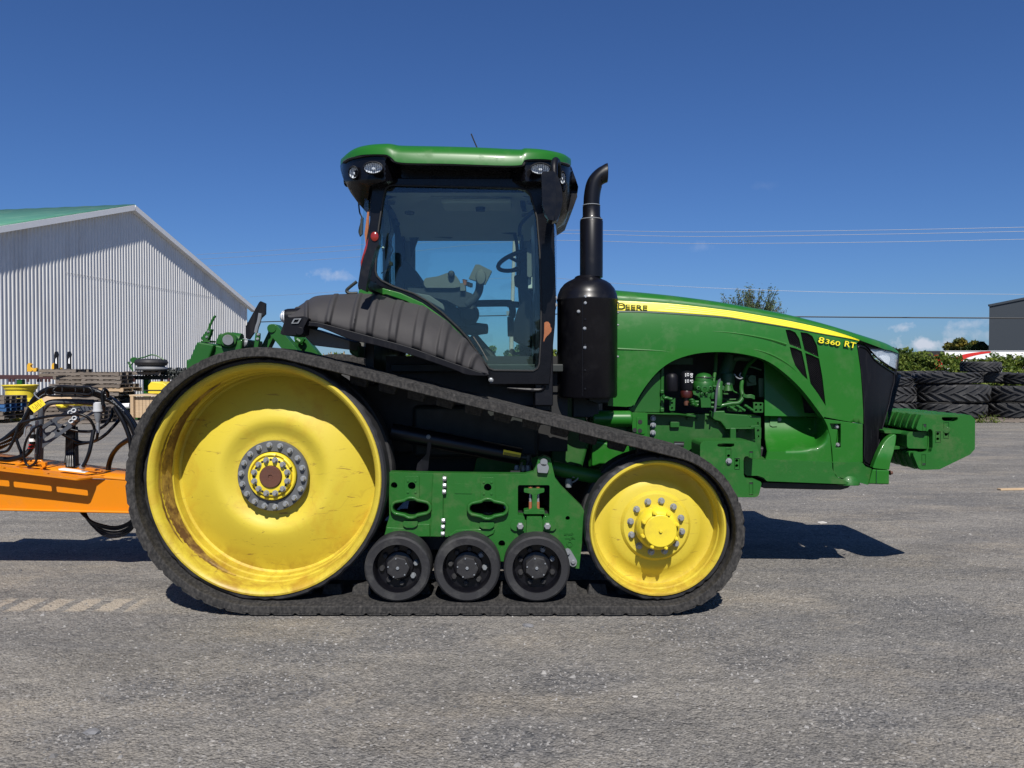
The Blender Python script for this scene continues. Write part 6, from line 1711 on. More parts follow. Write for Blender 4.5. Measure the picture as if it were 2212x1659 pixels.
# ---- weight carrier and stack
wc = sub('weight_carrier', T)
b = B(); b.ext(q('G', *rnd([(605, 1085), (625, 1064), (775, 1062), (790, 1080), (790, 1186), (760, 1190), (615, 1186), (605, 1170)], 8)), 5.90, 1.0); b.out('carrier_bar', M['green_cast'], wc, .012)
b = B(); b.ext(q('G', (430, 1050), (620, 1058), (620, 1082), (440, 1075)), 6.0, .8); b.ext(q('G', (500, 1170), (610, 1172), (605, 1190), (500, 1196)), 6.0, .8); b.ext(q('G', (425, 1075), (520, 1078), (520, 1190), (425, 1190)), 6.25, .3); b.out('carrier_frame', M['green_cast'], wc, .008)
wo_ = q('G', *(rnd([(668, 1050), (682, 1000), (690, 965), (715, 938), (1055, 940)], 10) [3:-3] + rnd([(1055, 940), (1108, 965), (1108, 1190), (1070, 1232), (845, 1342), (700, 1346)], 16)[0:] ))
wo_ = q('G', *rnd([(672, 1040), (690, 985), (712, 938), (1075, 940), (1108, 972), (1106, 1192), (1070, 1232), (845, 1341), (712, 1346), (690, 1330), (650, 1232), (655, 1216), (715, 1216), (725, 1224), (770, 1222), (785, 1210), (786, 1195), (794, 1180), (794, 1060), (785, 1045), (765, 1044), (758, 1060), (745, 1060), (690, 1055)], 7, 2))
wh_ = [q('G', *rnd([(862, 956), (980, 956), (980, 975), (965, 988), (880, 986), (862, 972)], 8)), q('G', *circ(832, 1080, 11, 14)), q('G', *circ(832, 1117, 11, 14)), q('G', *circ(893, 1084, 11, 14))]
def wmesh(Y, th, mm, holes=True, bev=.008):
    b = B(); b.ext(wo_, Y, th, wh_ if holes else []); return b
YW = 5.85; PW = .0455
near = wmesh(YW, .045, M['green_cast']).out('front_weight', M['green_cast'], T, .007)
for k in range(1, 22):
    o = near.copy(); C.objects.link(o); o.parent = T; o.location = (-.012 if k % 2 else -.006, PW * k, (.0, .004, -.003)[k % 3])
# raised edges of the nearest weight, dark strips painting the shade inside them

for pts in ([(818, 1058), (856, 1058), (856, 1142), (816, 1142)], [(878, 990), (918, 990), (915, 1110), (876, 1110)], [(722, 1004), (750, 1004), (750, 1056), (722, 1056)], [(716, 1228), (746, 1228), (745, 1312), (716, 1312)]):
    b = B(); P_ = q('G', *pts); c_ = (sum(p[0] for p in P_) / 4, sum(p[1] for p in P_) / 4)
    b.ext(big(P_, *c_, 1, 1), YW - .004, .006, [big(P_, *c_, .82, .92)]); b.out('weight_recess_edge', M['green_cast'], near)
for pts in ([(822, 1062), (852, 1062), (852, 1068), (822, 1068)], [(724, 1006), (748, 1006), (746, 1030), (735, 1030)], [(718, 1296), (744, 1296), (744, 1310), (718, 1310)], [(850, 1062), (855, 1062), (855, 1140), (850, 1140)], [(912, 992), (917, 992), (914, 1108), (909, 1108)]):
    b = B(); b.ext(q('G', *pts), YW - .0015, .002); b.out('weight_recess_shade', M['chassis'], near)
b = B(); b.cyl(w1('G', 896, 1050, YW - .012), w1('G', 896, 1050, YW + .01), .026, 16); b.out('weight_pin', M['green_cast'], near, .003)
b = B(); p = w1('G', 920, 1200, YW - .002)
# mid weights
mo_ = q('O', *rnd([(2, 500), (15, 470), (45, 455), (555, 455), (615, 470), (635, 520), (662, 610), (655, 640), (560, 645), (530, 622), (495, 626), (482, 660), (484, 830), (500, 860), (560, 888), (600, 892), (672, 902), (682, 925), (655, 1040), (640, 1068), (600, 1077), (2, 1075)], 9, 2))
mh_ = [q('O', *rnd([(193, 492), (215, 478), (380, 482), (378, 512), (350, 524), (215, 520), (193, 508)], 7)), q('O', *circ(316, 618, 17, 16)), q('O', *circ(407, 671, 17, 16)), q('O', *circ(407, 727, 17, 16))]
YM = 5.70
b = B(); b.ext(mo_, YM, .045, mh_); n0 = b.out('side_weight', M['green_cast'], T, .008)
for k in range(1, 6):
    o = n0.copy(); C.objects.link(o); o.parent = T; o.location = (0, .0465 * k, 0)
for pts in ([(288, 530), (350, 530), (350, 716), (288, 716)], [(384, 638), (442, 638), (442, 766), (384, 766)], [(546, 564), (590, 564), (590, 640), (546, 640)], [(546, 905), (590, 905), (590, 1046), (546, 1046)]):
    P_ = q('O', *pts); c_ = (sum(p[0] for p in P_) / 4, sum(p[1] for p in P_) / 4); b = B(); b.ext(P_, YM - .005, .007, [big(P_, *c_, .80, .90)]); b.out('weight_recess_edge', M['green_cast'], n0, .002)
for pts in ([(548, 566), (588, 566), (586, 585), (548, 585)], [(548, 906), (588, 906), (588, 930), (548, 930)], [(344, 532), (350, 532), (350, 714), (344, 714)], [(384, 640), (440, 640), (440, 650), (384, 650)]):
    b = B(); b.ext(q('O', *pts), YM - .0015, .002); b.out('weight_recess_shade', M['chassis'], n0)  # flat dark strips put the recess shade on as colour
put_bolt(n0, w1('O', 318, 676, YM - .002), .017, .022, M['steel'], 'weight_bolt')

# ---- engine bay
en = sub('engine', T)
def e_ext(name, pts, Y, th, m='green_old', bev=.008, k='K', holes=(), rd=0):
    b = B(); pp = rnd(pts, rd, 3) if rd else pts
    b.ext(q(k, *pp), Y, th, [q(k, *h) for h in holes]); return b.out(name, M[m], en, bev)
def e_tube(name, pts, Y, r_, m='green_old', k='K', dy=None):
    b = B(); b.tube([w1(k, p[0], p[1], p[2] if len(p) > 2 else Y) for p in pts], r_, 10); return b.out(name, M[m], en)
e_ext('engine_block', [(-700, -100), (2900, -100), (2900, 1900), (-700, 1900)], 6.62, .4, 'chassis')
e_ext('frame_rail', [(-160, 1120), (30, 1118), (1100, 1130), (1640, 1160), (1640, 1330), (1640, 1800), (-340, 1800), (-340, 1120)], 6.06, .16)
e_ext('rail_flange', [(-260, 1112), (420, 1122), (680, 1150), (680, 1182), (420, 1150), (-260, 1142)], 5.98, .09)
e_ext('upper_rail', [(900, 1085), (1110, 1080), (1110, 1120), (1450, 1145), (1620, 1300), (1640, 1330), (1120, 1345), (1040, 1245), (960, 1225), (900, 1180)], 6.0, .06, bev=.01)
e_ext('rail_lip', [(1120, 1335), (1480, 1330), (1490, 1305), (1600, 1296), (1610, 1245), (1625, 1245), (1630, 1330), (1550, 1352), (1120, 1352)], 5.97, .05)
e_ext('hole_plate', [(1545, 1325), (1643, 1325), (1640, 1500), (1550, 1500)], 5.93, .03, rd=14, holes=[circ(1594, 1372, 19, 14), circ(1594, 1460, 19, 14)])
e_ext('hole_plate', [(1525, 955), (1672, 958), (1670, 1110), (1525, 1108)], 6.02, .03, rd=14, holes=[circ(1565, 992, 17, 12), circ(1632, 992, 17, 12), circ(1565, 1070, 17, 12), circ(1632, 1070, 17, 12)])
e_ext('upright', [(1185, 1330), (1272, 1330), (1272, 1510), (1185, 1510)], 5.96, .04)
e_ext('hole_plate', [(290, 945), (345, 885), (375, 890), (370, 1080), (300, 1085), (285, 1060)], 6.0, .03, rd=12, holes=[circ(326, 965, 16, 12), circ(326, 1040, 16, 12)])
e_ext('bay_post', [(165, 300), (212, 300), (210, 1112), (155, 1110)], 6.02, .06)
e_ext('bay_shield', [(-300, 1105), (-150, 1108), (155, 1110), (165, 480), (60, 560), (-60, 720), (-200, 960), (-300, 1040)], 6.03, .05)
for y in (770, 1040): e_ext('post_cleat', [(155, y), (212, y), (210, y + 60), (155, y + 62)], 6.0, .03)
e_ext('mount_plate', [(1140, 935), (1225, 938), (1230, 960), (1380, 1060), (1375, 1095), (1160, 1092), (1138, 1060)], 6.05, .03, rd=12)
# filters
def filt(name, x, y0, y1, r_, Y, m, dome=True):
    c_ = w1('K', x, 0, Y).x; za = w1('K', x, y0, Y).z; zb = w1('K', x, y1, Y).z
    b = B(); pr_ = [(0, zb), (r_ * .92, zb), (r_, zb + .01)]
    if dome: pr_ += [(r_, za - r_ * .9), (r_ * .92, za - r_ * .5), (r_ * .7, za - r_ * .18), (r_ * .35, za - .004), (0, za)]
    else: pr_ += [(r_, za - .01), (r_ * .9, za), (0, za)]
    b.lathe(pr_, (c_, Y, 0), 'z', 32); return b.out(name, M[m], en, sm=40)
filt('fuel_filter', 325, 522, 792, .047, 5.98, 'plastic_dk'); filt('fuel_filter', 545, 486, 780, .049, 5.99, 'plastic_dk')
filt('filter_bowl', 540, 780, 885, .046, 5.99, 'redbowl', False)
b = B()
for k, (x, y, w_, h_) in enumerate(((520, 530, 14, 46), (550, 528, 26, 40), (594, 530, 38, 22), (600, 560, 28, 30), (520, 622, 14, 46), (550, 622, 24, 40), (592, 626, 14, 20), (612, 624, 22, 44))):
    b.ext(q('K', *rect(x, y, x + w_, y + h_)), 5.935, .001, [q('K', *rect(x + 4, y + 7, x + w_ - 4, y + h_ - 7))])
b.out('filter_label', M['white'], en)
filt('filter_valve', 540, 885, 1000, .02, 5.99, 'brown', False)
filt('oil_filter', 795, 518, 720, .070, 6.02, 'green_old'); filt('filter_base', 795, 640, 800, .083, 6.03, 'green_old', False)
b = B(); b.lathe([(.071, -.004), (.074, 0), (.071, .004)], (w1('K', 808, 590, 6.02).x, 6.02, w1('K', 808, 590, 5.96).z), 'z', 32); b.out('filter_band', M['chassis'], en)
e_ext('filter_head', [(700, 730), (725, 725), (740, 800), (860, 800), (875, 730), (905, 735), (905, 830), (880, 890), (740, 890), (700, 860), (640, 840), (630, 790), (680, 790)], 5.97, .08, rd=10)
for x, y, r_ in ((800, 755, .030), (708, 742, .016), (884, 742, .016), (760, 832, .012), (832, 832, .012)):
    b = B(); b.lathe([(0, .01), (r_, .01), (r_, -.02), (r_ * .5, -.022), (r_ * .5, -.01), (0, -.01)], w1('K', x, y, 5.965), 'y', 16); b.out('port', M['green_old'], en)
e_ext('valve_block', [(740, 890), (880, 892), (898, 930), (898, 1032), (755, 1032), (752, 930)], 5.90, .13, rd=4)
for x0, x1, y in ((640, 745, 950), (900, 940, 965), (900, 935, 1030)):
    b = B(); b.cyl(w1('K', x0, y, 5.95), w1('K', x1, y, 5.95), .012, 12); b.out('fitting', M['green_old'], en)
for x, y in ((590, 930), (600, 960), (610, 990)):
    b = B(); b.tube([w1('K', x, y, 5.95), w1('K', x + 30, y - 10, 5.93), w1('K', x + 70, y + 15, 5.95), w1('K', x + 140, 958, 5.96)], .012, 8); b.out('fuel_line', M['green_old'], en)
e_tube('hose', [(195, 850), (210, 890), (250, 890), (290, 905), (325, 910)], 5.97, .013)
e_tube('dipstick_tube', [(975, 210, 6.2), (965, 450, 6.12), (940, 640, 6.05), (932, 800, 6.0), (930, 900, 6.0)], 6, .014)
filt('coupling', 930, 812, 905, .022, 6.0, 'green_old', False)
e_tube('breather_tube', [(1020, 660, 6.05), (1010, 760, 6.02), (1010, 900, 6.0), (1000, 1000, 6.0)], 6, .030)
b = B(); b.ext(q('K', (1000, 650), (1015, 620), (1042, 605), (1044, 640), (1015, 680), (1005, 740), (985, 1000), (968, 1102), (945, 1100), (958, 960), (972, 760)), 5.93, .006); b.out('strap', M['dgrey'], en)
e_tube('clamp', [(925, 715), (960, 725), (1010, 722)], 5.96, .012)
e_tube('intake_pipe', [(1190, 280, 6.3), (1130, 450, 6.28), (1050, 640, 6.25), (1000, 800, 6.2)], 6, .058, 'green_dim')
e_tube('wiring_loom', [(1560, 300, 6.2), (1440, 420, 6.18), (1380, 560, 6.15), (1350, 700, 6.1), (1350, 790, 6.05), (1365, 880, 6.02), (1310, 960, 6.0), (1200, 975, 6.0), (1080, 1000, 6.0), (1010, 1025, 6.0), (960, 1020, 6.0)], 6, .016)
for dx in (0, 18, 36): e_tube('wire', [(1370, 830 + dx), (1420, 855 + dx * .8), (1490, 850 + dx), (1540, 870 + dx)], 6.0, .007)
e_tube('wire', [(1245, 540), (1280, 590), (1330, 610), (1370, 590)], 6.1, .006, 'greyp'); e_tube('wire', [(1340, 520), (1320, 560), (1360, 590)], 6.1, .005, 'greyp')
for k in range(9):
    x = 1140 + k * 42; y = 1000 + (k % 3) * 28
    e_tube('connector', [(x, y), (x + 30, y + 12), (x + 50, y + 26)], 6.0, .011)
filt('injector_pump', 1150, 530, 700, .055, 6.2, 'green_dim', False)
b = B(); b.ext(q('K', *rect(1135, 668, 1178, 738)), 6.13, .002); b.out('pump_label', M['greyp'], en)
b = B(); b.lathe([(0, .04), (.022, .03), (.036, -.01), (.03, -.015), (0, -.015)], w1('K', 1150, 765, 6.1), 'z', 16); b.out('sensor_cap', M['green_old'], en)
e_ext('pump_body', [(1420, 560), (1560, 560), (1570, 700), (1430, 720)], 6.2, .15, 'green_dim', rd=10)
e_ext('side_casting', [(1600, 600), (1690, 600), (1690, 880), (1610, 880)], 6.22, .15, 'green_dim', rd=6)
b = B(); b.lathe([(0, 0), (.035, 0), (.03, -.03), (0, -.03)], w1('K', 1490, 610, 6.2), 'y', 18); b.out('pump_cap', M['green_dim'], en)
e_tube('coolant_hose', [(1230, 325), (1320, 300), (1400, 310), (1540, 300)], 6.25, .025, 'green_dim')
e_tube('oil_line', [(1640, 480), (1560, 450), (1480, 430), (1440, 420)], 6.2, .008, 'green_dim')
e_tube('oil_line', [(1050, 880), (1090, 910), (1180, 915), (1300, 905), (1320, 840), (1230, 790), (1200, 700)], 6.15, .007, 'green_old')
e_ext('bracket', [(1080, 820), (1160, 820), (1160, 845), (1085, 840)], 6.08, .04)
e_ext('backplate', [(170, 300), (640, 300), (640, 400), (170, 400)], 6.3, .1, 'green_dim')
for x, y in ((45, 1190), (45, 1290), (42, 1405)): put_bolt(en, w1('K', x, y, 6.05), .017, .02, M['steel'], 'rail_bolt')
for x, y in ((560, 1192), (700, 1200), (845, 1200), (990, 1262), (1155, 1368), (1305, 1370), (1465, 1370)):
    put_bolt(en, w1('K', x, y, 6.05), .011, .012, M['green_old'], 'small_bolt')
e_ext('serial_plate', [(355, 1532), (505, 1536), (503, 1606), (353, 1604)], 6.055, .003, 'ink', 0)
e_ext('serial_plate_print', [(362, 1562), (497, 1564), (497, 1576), (362, 1574)], 6.052, .001, 'greyp', 0)
e_ext('step_plate', [(300, 1240), (440, 1240), (440, 1330), (300, 1330)], 6.03, .03)  # raised green plate on the frame rail
# tank and side bracket behind the canister
b = B(); b.cyl(w1('B', -60, 1060, 5.95), w1('B', 235, 1060, 5.95), .063, 28); b.out('round_tank', M['green'], en, .02)
b = B(); b.ext(q('B', (-60, 1110), (200, 1108), (200, 1160), (-60, 1180)), 6.0, .1); b.out('tank_cradle', M['green_old'], en, .01)
b = B(); b.ext(q('B', *rnd([(237, 1015), (350, 1018), (350, 1225), (240, 1205)], 5)), 5.93, .08); b.out('side_bracket', M['green'], en, .006)
b = B(); b.ext(q('B', *rnd([(270, 1048), (325, 1050), (335, 1065), (333, 1165), (325, 1172), (270, 1168)], 8)), 5.922, .01); b.out('bracket_pad', M['green'], en, .004)
for x, y in ((296, 1082), (295, 1148), (256, 1143)):
    b = B(); b.lathe([(0, .0), (.017, 0), (.017, -.003), (0, -.003)], w1('B', x, y, 5.921), 'y', 14); b.out('bracket_hole', M['ink'], en)
for y in (1056, 1107, 1165): put_bolt(en, w1('B', 388, y, 6.04), .014, .02, M['steel'], 'edge_bolt')
b = B(); b.ext(q('B', (-60, 1210), (175, 1260), (170, 1400), (0, 1400), (-60, 1420)), 6.0, .3); b.out('lower_casting', M['green'], en, .02)
b = B(); b.ext(q('C', (1755, 80), (1770, 80), (2060, 90), (2085, 195), (2080, 560), (1760, 500)), 6.05, .2); b.out('inner_casting', M['green'], en, .02)

# the far track set is the same, mirrored about the centre line
for o in [track, dw, iw, tf] + [x for x in T.children if x.name.startswith('road_wheel')]:
    c = copy_tree(o, T); c.scale = (1, -1, 1)
fc = copy_tree(fd, T); fc.scale = (1, -1, 1)
# ============================================================ orange implement tongue with hose bundle
I = thing('implement_tongue', 'orange implement tongue with a slotted grey bracket and black hydraulic hoses behind the drive wheel', 'implement', (-3.3, 6.1, 0), world=True)
YO = 6.05
side = q('N', (-900, 540), (0, 520), (1010, 640), (1110, 655), (1500, 668), (1700, 680), (1700, 1050), (1540, 1045), (0, 1010), (-900, 990))
b = B(); b.ext(side, YO, .02); b.out('side_plate', M['orange'], I, .003)
b = B(); b.ext(side, YO + .42, .02); b.out('side_plate', M['orange'], I, .003)
b = B(); b.ext(q('N', (-900, 440), (0, 462), (560, 530), (1010, 612), (1110, 600), (1500, 640), (1700, 655), (1700, 668), (1500, 660), (1110, 650), (1010, 632), (0, 500), (-900, 470)), YO - .055, .0001) if False else None
ptop = lambda x: 472 + .128 * x if x < 1010 else 601 + .09 * (x - 1010)
b = B()
def tpf(i, j):
    x = -900 + i * 100; p = w1('N', x, ptop(x), YO); return Vector((p.x, YO + j * .44, p.z))
b.grid(tpf, 27, 2); b.out('top_plate', M['orange'], I, solid=.018)
# windowed shelf sticking out from the top edge on the near side
kk = .179 / F * YO / 1.11
def shelf(pts): 
    o = []
    for x, y in pts:
        p = w1('N', x, ptop(x), YO); o.append((p.x + .03 * (y - ptop(x)) * kk, YO - (y - ptop(x)) * kk, p.z))
    return o
def shelf_mesh(outer, holes):
    b = B(); loops = [shelf(outer)] + [shelf(h) for h in holes]
    zf = lambda x, y: loops[0][0][2]
    pts = [p for l in loops for p in l]; ed = []; o = 0
    for l in loops: ed += [(o + i, o + (i + 1) % len(l)) for i in range(len(l))]; o += len(l)
    V, E, Fc = delaunay_2d_cdt([Vector(p[:2]) for p in pts], ed, [], 0, 1e-5)[:3]
    zz = lambda x, y: w1('N', (x / YO * F + 1106) / .179, ptop((x / YO * F + 1106) / .179), YO).z
    P2 = [[p[:2] for p in l] for l in loops]
    up = [b.bm.verts.new((v.x, v.y, zz(v.x, v.y))) for v in V]; dn = [b.bm.verts.new((v.x, v.y, zz(v.x, v.y) - .012)) for v in V]
    cnt = {}
    for f in Fc:
        cx = sum(V[i].x for i in f) / len(f); cy = sum(V[i].y for i in f) / len(f)
        if not inside(cx, cy, P2[0]) or any(inside(cx, cy, h) for h in P2[1:]): continue
        b.bm.faces.new([up[i] for i in f]); b.bm.faces.new([dn[i] for i in reversed(f)])
        for k in range(len(f)):
            e = (f[k], f[(k + 1) % len(f)]); key = tuple(sorted(e)); cnt[key] = None if key in cnt else e
    for e in cnt.values():
        if e: b.bm.faces.new([up[e[1]], up[e[0]], dn[e[0]], dn[e[1]]])
    return b
so_ = [(-800, ptop(-800)), (0, ptop(0)), (600, ptop(600)), (1200, ptop(1200)), (1268, 650), (1168, 722), (1160, 762), (1108, 900), (1095, 925), (1070, 940), (0, 818), (-800, 730)]
sw_ = [rnd([(-500, 600), (112, 655), (120, 745), (-500, 690)], 16, 3), rnd([(165, 665), (622, 720), (633, 803), (172, 750)], 16, 3), rnd([(680, 725), (1060, 770), (1068, 856), (690, 810)], 16, 3)]
shelf_mesh(so_, sw_).out('side_shelf', M['orange'], I)
b = B()
bl_ = [W(u, interp([(-160, 1096), (0, 1099.5), (275, 1105.5), (330, 1107)], u), YO - .03) for u in (-160, 0, 140, 275, 330)]
b.grid(lambda i, j: bl_[i] + Vector((0, j * .5, 0)), 5, 2); b.out('bottom_flange', M['orange'], I, solid=.014)
# raised side shield with three windows, standing off the beam
sh = [(-900, 560), (-100, 560), (640, 590), (1140, 620), (1270, 650), (1168, 722), (1160, 760), (1095, 925), (1070, 940), (0, 818), (-900, 740)]
# (its shadow pattern falls on the beam: it is a frame held above, at the near upper edge)
b = B()
up_ = .0
def win(x0, y0, x1, y1, x2, y2, x3, y3): return rnd([(x0, y0), (x1, y1), (x2, y2), (x3, y3)], 14, 3)
# small handle loops on top
b = B(); b.tube([W(44, 1003, YO + .05), W(50, 996, YO + .05), W(90, 996, YO + .05), W(94, 1003, YO + .05), W(90, 1012, YO - .02)], .012, 6, smooth=False); b.ext(q('N', (170, 478), (280, 448), (500, 452), (545, 455), (548, 500), (510, 522), (495, 480), (300, 470), (200, 488)), YO - .04, .03); b.out('cable_guard', M['orange'], I, .004)
b = B(); b.ext(q('N', (703, 530), (740, 528), (1040, 568), (1020, 578), (712, 544)), YO - .06, .05); b.out('reflective_strip', M['white'], I)
b = B(); b.ext(q('N', (1020, 530), (1060, 517), (1180, 545), (1175, 555), (1150, 555)), YO + .1, .04); b.ext(q('N', (1175, 570), (1215, 552), (1222, 562), (1215, 572)), YO - .02, .03); b.out('top_bracket', M['orange'], I, .003)
# slotted grey bracket
br_ = sub('hose_bracket', I)
plate = q('H', (606, 1250), (1045, 985), (1255, 988), (1300, 1005), (1345, 1050), (1345, 1078), (1115, 1215), (602, 1580))
pl_h = [q('H', *h) for h in (
    rnd([(628, 1320), (700, 1262), (790, 1260), (800, 1290), (720, 1345), (640, 1360)], 20),
    rnd([(622, 1440), (700, 1395), (730, 1350), (775, 1350), (790, 1390), (760, 1425), (660, 1478), (628, 1475)], 20),
    rnd([(805, 1320), (880, 1265), (900, 1235), (950, 1232), (962, 1262), (900, 1300), (840, 1355), (806, 1352)], 18),
    rnd([(805, 1195), (870, 1160), (940, 1130), (1010, 1120), (1040, 1150), (985, 1190), (905, 1232), (815, 1235)], 18),
    rnd([(1085, 1030), (1110, 1004), (1140, 1004), (1150, 1025), (1120, 1060), (1090, 1062)], 12),
    rnd([(1120, 1120), (1270, 1035), (1320, 1030), (1325, 1050), (1200, 1125), (1130, 1160)], 12))]
b = B(); b.ext(plate, 6.16, .008, pl_h); b.out('slotted_plate', M['dgrey'], br_)
b = B(); b.tube([w1('N', 450, 445, 6.2), w1('N', 465, 200, 6.2), w1('H', 575, 1260, 6.2), w1('H', 590, 1080, 6.2), w1('H', 640, 985, 6.2), w1('H', 720, 930, 6.2), w1('H', 900, 915, 6.22), w1('H', 1280, 925, 6.25), w1('H', 1450, 960, 6.3), w1('H', 1470, 1050, 6.35)], .024, 10); b.out('bent_tube', M['dgrey'], br_)
b = B(); b.ext(q('N', (420, 445), (440, 150), (490, 150), (478, 445)), 6.17, .05); b.out('post', M['dgrey'], br_, .004)
b = B(); b.bolt(w1('N', 448, 358, 6.17), .013, .014); b.out('post_bolt', M['steel'], br_)
b = B(); b.ext(q('N', (800, 95), (830, 90), (890, 20), (895, 60), (905, 500), (790, 480)), 6.3, .06); b.out('rear_post', M['chassis'], br_, .004)
for x, y in ((1003, 1075), (1055, 1042), (1015, 1195), (1062, 1152)):
    b = B(); p = w1('H', x, y, 6.10); b.lathe([(.018, .10), (.022, .0), (.018, -.008), (.012, -.008), (.010, .01), (0, .01)], p, (-.25, 1, -.25), 18); b.out('coupling', M['steel'], br_)
# grey connector
cn = sub('connector_plug', I)
p = w1('H', 1395, 1055, 6.1)
b = B(); b.lathe([(0, -.002), (.036, -.002), (.037, .01), (.033, .012), (.031, .068), (.026, .074), (0, .074)], p, 'z', 28); b.out('cap', M['ltgrey'], cn, sm=35)
b = B(); b.lathe([(0, -.085), (.015, -.085), (.024, -.05), (.030, 0), (0, 0)], p, 'z', 20); b.out('body', M['greyp'], cn)
b = B(); b.lathe([(0, -.17), (.014, -.17), (.014, -.08), (0, -.08)], p, 'z', 16); b.out('metal_sleeve', M['steel'], cn)
# ball valve
bv = sub('ball_valve', I)
b = B(); b.ext(q('H', *rnd([(435, 1195), (500, 1190), (500, 1290), (435, 1292)], 5)), 6.05, .05); b.cyl(w1('H', 468, 1110, 6.08), w1('H', 468, 1195, 6.08), .02, 12); b.cyl(w1('H', 465, 1290, 6.08), w1('H', 465, 1380, 6.08), .018, 12); b.out('valve_body', M['steel'], bv, .003)
b = B(); b.tube([w1('H', 408, 1255, 6.03), w1('H', 375, 1270, 6.03), w1('H', 358, 1330, 6.03), w1('H', 348, 1410, 6.03)], .007, 8, 3); b.cyl(w1('H', 405, 1255, 6.03), w1('H', 440, 1240, 6.05), .012, 10); b.out('valve_handle', M['steel'], bv)
# yellow tag
b = B(); b.ext(q('H', (405, 985), (590, 868), (650, 955), (486, 1075)), 5.98, .002); tg = b.out('yellow_tag', M['label'], I, label='yellow inspection tag with dark print tied to the hose bundle')
b = B()
for k, (a0, a1) in enumerate(((.12, .45), (.5, .8), (.12, .9), (.3, .7), (.12, .85), (.5, .9), (.2, .6))):
    t = .14 + k * .11
    P0 = Vector((590, 868)).lerp(Vector((405, 985)), t); P1 = Vector((650, 955)).lerp(Vector((486, 1075)), t)
    A0 = P0.lerp(P1, a0); A1 = P0.lerp(P1, a1); d_ = Vector((-4.0, 2.6))
    b.ext(q('H', tuple(A0), tuple(A1), tuple(A1 + d_), tuple(A0 + d_)), 5.9785, .0012)
b.out('tag_print', M['ink'], tg)
b = B(); b.tube([w1('H', 575, 885, 5.99), w1('H', 520, 845, 6.02), w1('H', 490, 800, 6.05), w1('H', 520, 780, 6.08)], .005, 6); b.out('tag_tie', M['steel'], tg)
# hoses
rr = random.Random(21)
def hose(pts, r_=.019, k='H', m='hose', name='hose'):
    b = B(); b.tube([w1(k, p[0], p[1], p[2]) for p in pts], r_, 10, 7); return b.out(name, M[m], I)
main = [(-500, 1560), (-200, 1570), (0, 1530), (180, 1430), (330, 1270), (430, 1060), (500, 900), (640, 790), (850, 735), (1080, 745), (1300, 770), (1500, 850), (1680, 950), (1820, 1130), (1920, 1300), (1960, 1480), (1900, 1700)]
for k in range(9):
    dx = (k % 3) * 22 - 22; dy = (k // 3) * 26 - 26 + rr.uniform(-8, 8); dz = (k % 3) * .04 + (k // 3) * .03
    pts = []
    for i, (x, y) in enumerate(main):
        s_ = 1.0 + .55 * (i < 4) + .35 * (i > 12)
        pts.append((x + dx * s_ * (1 if i in (3, 4, 5, 6) or i > 11 else .2) + rr.uniform(-6, 6), y + dy * s_ * (1 if i < 5 or 6 < i < 12 else .3) + rr.uniform(-5, 5), 6.12 + dz))
    hose(pts, .0155 if k % 3 else .018)
# pale print along two hoses
for (pp) in ([(0, 1500, 6.085), (60, 1475, 6.085), (120, 1445, 6.085), (170, 1418, 6.085)], [(10, 1540, 6.085), (90, 1515, 6.085), (150, 1490, 6.085), (200, 1455, 6.085)], [(540, 868, 6.08), (600, 822, 6.08), (650, 800, 6.08)], [(1520, 868, 6.08), (1600, 912, 6.08), (1700, 985, 6.08), (1780, 1060, 6.08)], [(1360, 762, 6.08), (1420, 775, 6.08), (1480, 800, 6.08)]):
    P_ = [w1('H', *p) for p in pp]; P_ = smooth_open(P_, 8)
    b = B()
    for i in range(0, len(P_) - 1):
        if i % 3 != 2: b.beam(P_[i], P_[i].lerp(P_[i + 1], .8), .006, .004, up=(0, 1, 0))
    b.out('hose_print', M['greyp'], I)
# coiled slim cable on top of the bundle
hose([(830, 700, 6.05), (700, 720, 6.03), (660, 780, 6.03), (690, 825, 6.03), (850, 835, 6.03), (1080, 835, 6.03), (1200, 845, 6.03), (1300, 830, 6.03), (1325, 780, 6.03), (1280, 720, 6.03), (1180, 710, 6.03), (1000, 705, 6.03), (830, 700, 6.04), (770, 740, 6.02), (780, 780, 6.02), (880, 800, 6.02), (1080, 800, 6.02), (1250, 815, 6.02), (1310, 790, 6.02)], .009, name='coiled_cable')
for x in (880, 1070, 1190):
    b = B(); P_ = [w1('H', x + 8 * math.sin(t), 765 + 85 * math.cos(t), 6.12 - .11 * math.sin(t)) for t in [2 * PI * i / 20 for i in range(21)]]; b.tube(P_, .004, 5, smooth=False, cap=False); b.out('cable_tie', M['ink'], I)
hose([(1470, 960, 6.0), (1465, 850, 6.0), (1475, 770, 6.0), (1500, 745, 6.02), (1530, 780, 6.05), (1540, 840, 6.08)], .014)
hose([(0, 1640, 6.0), (120, 1600, 6.0), (230, 1380, 6.0), (260, 1260, 6.0), (330, 1210, 6.0), (700, 1125, 5.99), (1000, 1105, 5.99), (1150, 1100, 5.99), (1260, 1150, 6.0), (1320, 1230, 6.02), (1345, 1310, 6.04), (1320, 1450, 6.04), (1280, 1590, 6.04), (1245, 1720, 6.02), (1185, 1850, 6.0)], .011)
hose([(590, 1250, 6.0), (500, 1290, 6.0), (400, 1420, 6.0), (350, 1560, 6.0), (345, 1720, 6.0), (400, 1830, 6.0), (490, 1800, 6.0), (530, 1700, 6.0), (535, 1500, 6.0), (540, 1330, 6.0), (600, 1250, 6.02)], .009)
hose([(470, 1380, 6.08), (465, 1500, 6.08), (430, 1600, 6.08), (330, 1690, 6.06), (150, 1740, 6.06), (0, 1735, 6.06), (-300, 1720, 6.06)], .021)
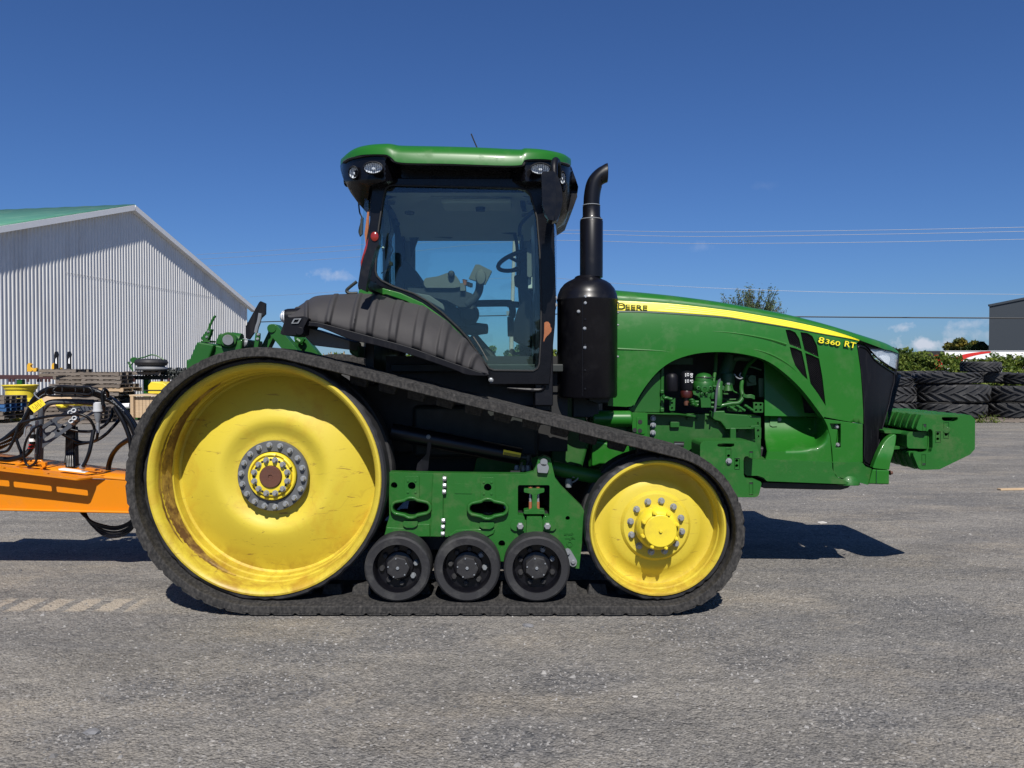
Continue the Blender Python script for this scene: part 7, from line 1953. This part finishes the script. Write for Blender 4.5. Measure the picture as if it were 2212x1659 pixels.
hose([(800, 1320, 6.25), (950, 1410, 6.28), (1080, 1470, 6.3), (1200, 1500, 6.3), (1350, 1480, 6.32), (1500, 1390, 6.34), (1620, 1270, 6.36), (1700, 1180, 6.4)], .013)
hose([(870, 1265, 6.25), (1000, 1310, 6.26), (1150, 1340, 6.28), (1350, 1330, 6.3), (1500, 1250, 6.32), (1590, 1130, 6.34), (1610, 1000, 6.36)], .012)
hose([(1395, 1270, 6.1), (1390, 1400, 6.12), (1340, 1480, 6.15), (1100, 1530, 6.3), (1000, 1570, 6.3), (960, 1650, 6.3), (930, 1800, 6.25)], .011)
hose([(1980, 1400, 6.1), (1850, 1450, 6.12), (1700, 1550, 6.2), (1600, 1680, 6.3), (1550, 1840, 6.35), (1545, 1960, 6.35)], .020)
hose([(1640, 1000, 6.1), (1760, 1200, 6.1), (1840, 1400, 6.1), (1870, 1560, 6.1), (1880, 1750, 6.1)], .018)
for dx in (0, 26, 50, 78): hose([(975 + dx, 1250, 6.3), (965 + dx, 1450, 6.3), (960 + dx, 1650, 6.3), (965 + dx, 1850, 6.25)], .016)
hose([(230, 1440, 6.1), (270, 1560, 6.1), (300, 1640, 6.1), (305, 1760, 6.1)], .012)
# loop hanging under the tongue
for k, (d1, r_) in enumerate(((0, .010), (26, .010), (60, .009), (118, .010), (88, .009))):
    hose([(965 + k * 14, 1030, 6.3), (1010 + k * 12, 1090 + d1 * .3, 6.28), (1120 + k * 8, 1170 + d1 * .6, 6.25), (1260, 1215 + d1, 6.22), (1400, 1232 + d1, 6.2), (1520, 1195 + d1, 6.2), (1610, 1130 + d1 * .8, 6.2), (1680, 1030, 6.2)], r_, k='N')
b = B(); b.cyl(w1('N', 985, 520, 5.99), w1('N', 1020, 470, 5.99), .022, 10); b.out('elbow_plug', M['steel'], I)
b = B(); b.tube([w1('N', 1000, 500, 5.98), w1('N', 1040, 430, 5.98), w1('N', 1085, 300, 5.98), w1('N', 1130, 60, 6.02)], .015, 8); b.out('convoluted_cable', M['hose'], I)
# red bands and white band on the vertical hose
for y, m_, h_ in ((1462, 'white', .012), (1530, 'red', .004), (1578, 'red', .004)):
    p = w1('H', 463 - (y - 1462) * .15, y, 6.08); b = B(); b.lathe([(.0215, -h_), (.0235, -h_), (.0235, h_), (.0215, h_)], p, 'z', 16); b.out('hose_band', M[m_], I)
# the implement stands on a jack outside the picture
b = B(); b.box(-5.4, -5.3, 6.1, 6.4, 0, .6); b.out('jack', M['dgrey'], I, .01)

# trees standing behind the photographer, mirrored in the cab glass
src = [o for o in bpy.data.objects if o.name.startswith('bushy_tree') and o.parent is None][:2]
for i, (x, y) in enumerate(((9, -34), (15, -38), (3, -42), (-8, -40), (24, -36))):
    c = copy_tree(src[i % 2]); c.location = (x, y, 0); c.rotation_euler.z = i * 1.3; c.scale = (1.5, 1.5, 1.3 + .1 * (i % 3))
    c['label'] = ('tree behind the photographer, straight across from the bonnet', 'tree behind the photographer, across from the front weights', 'tree behind the photographer, across from the exhaust', 'tree behind the photographer, across from the drive wheel', 'tree behind the photographer, across from the tyre stacks')[i]; c['group'] = 'trees behind the photographer'
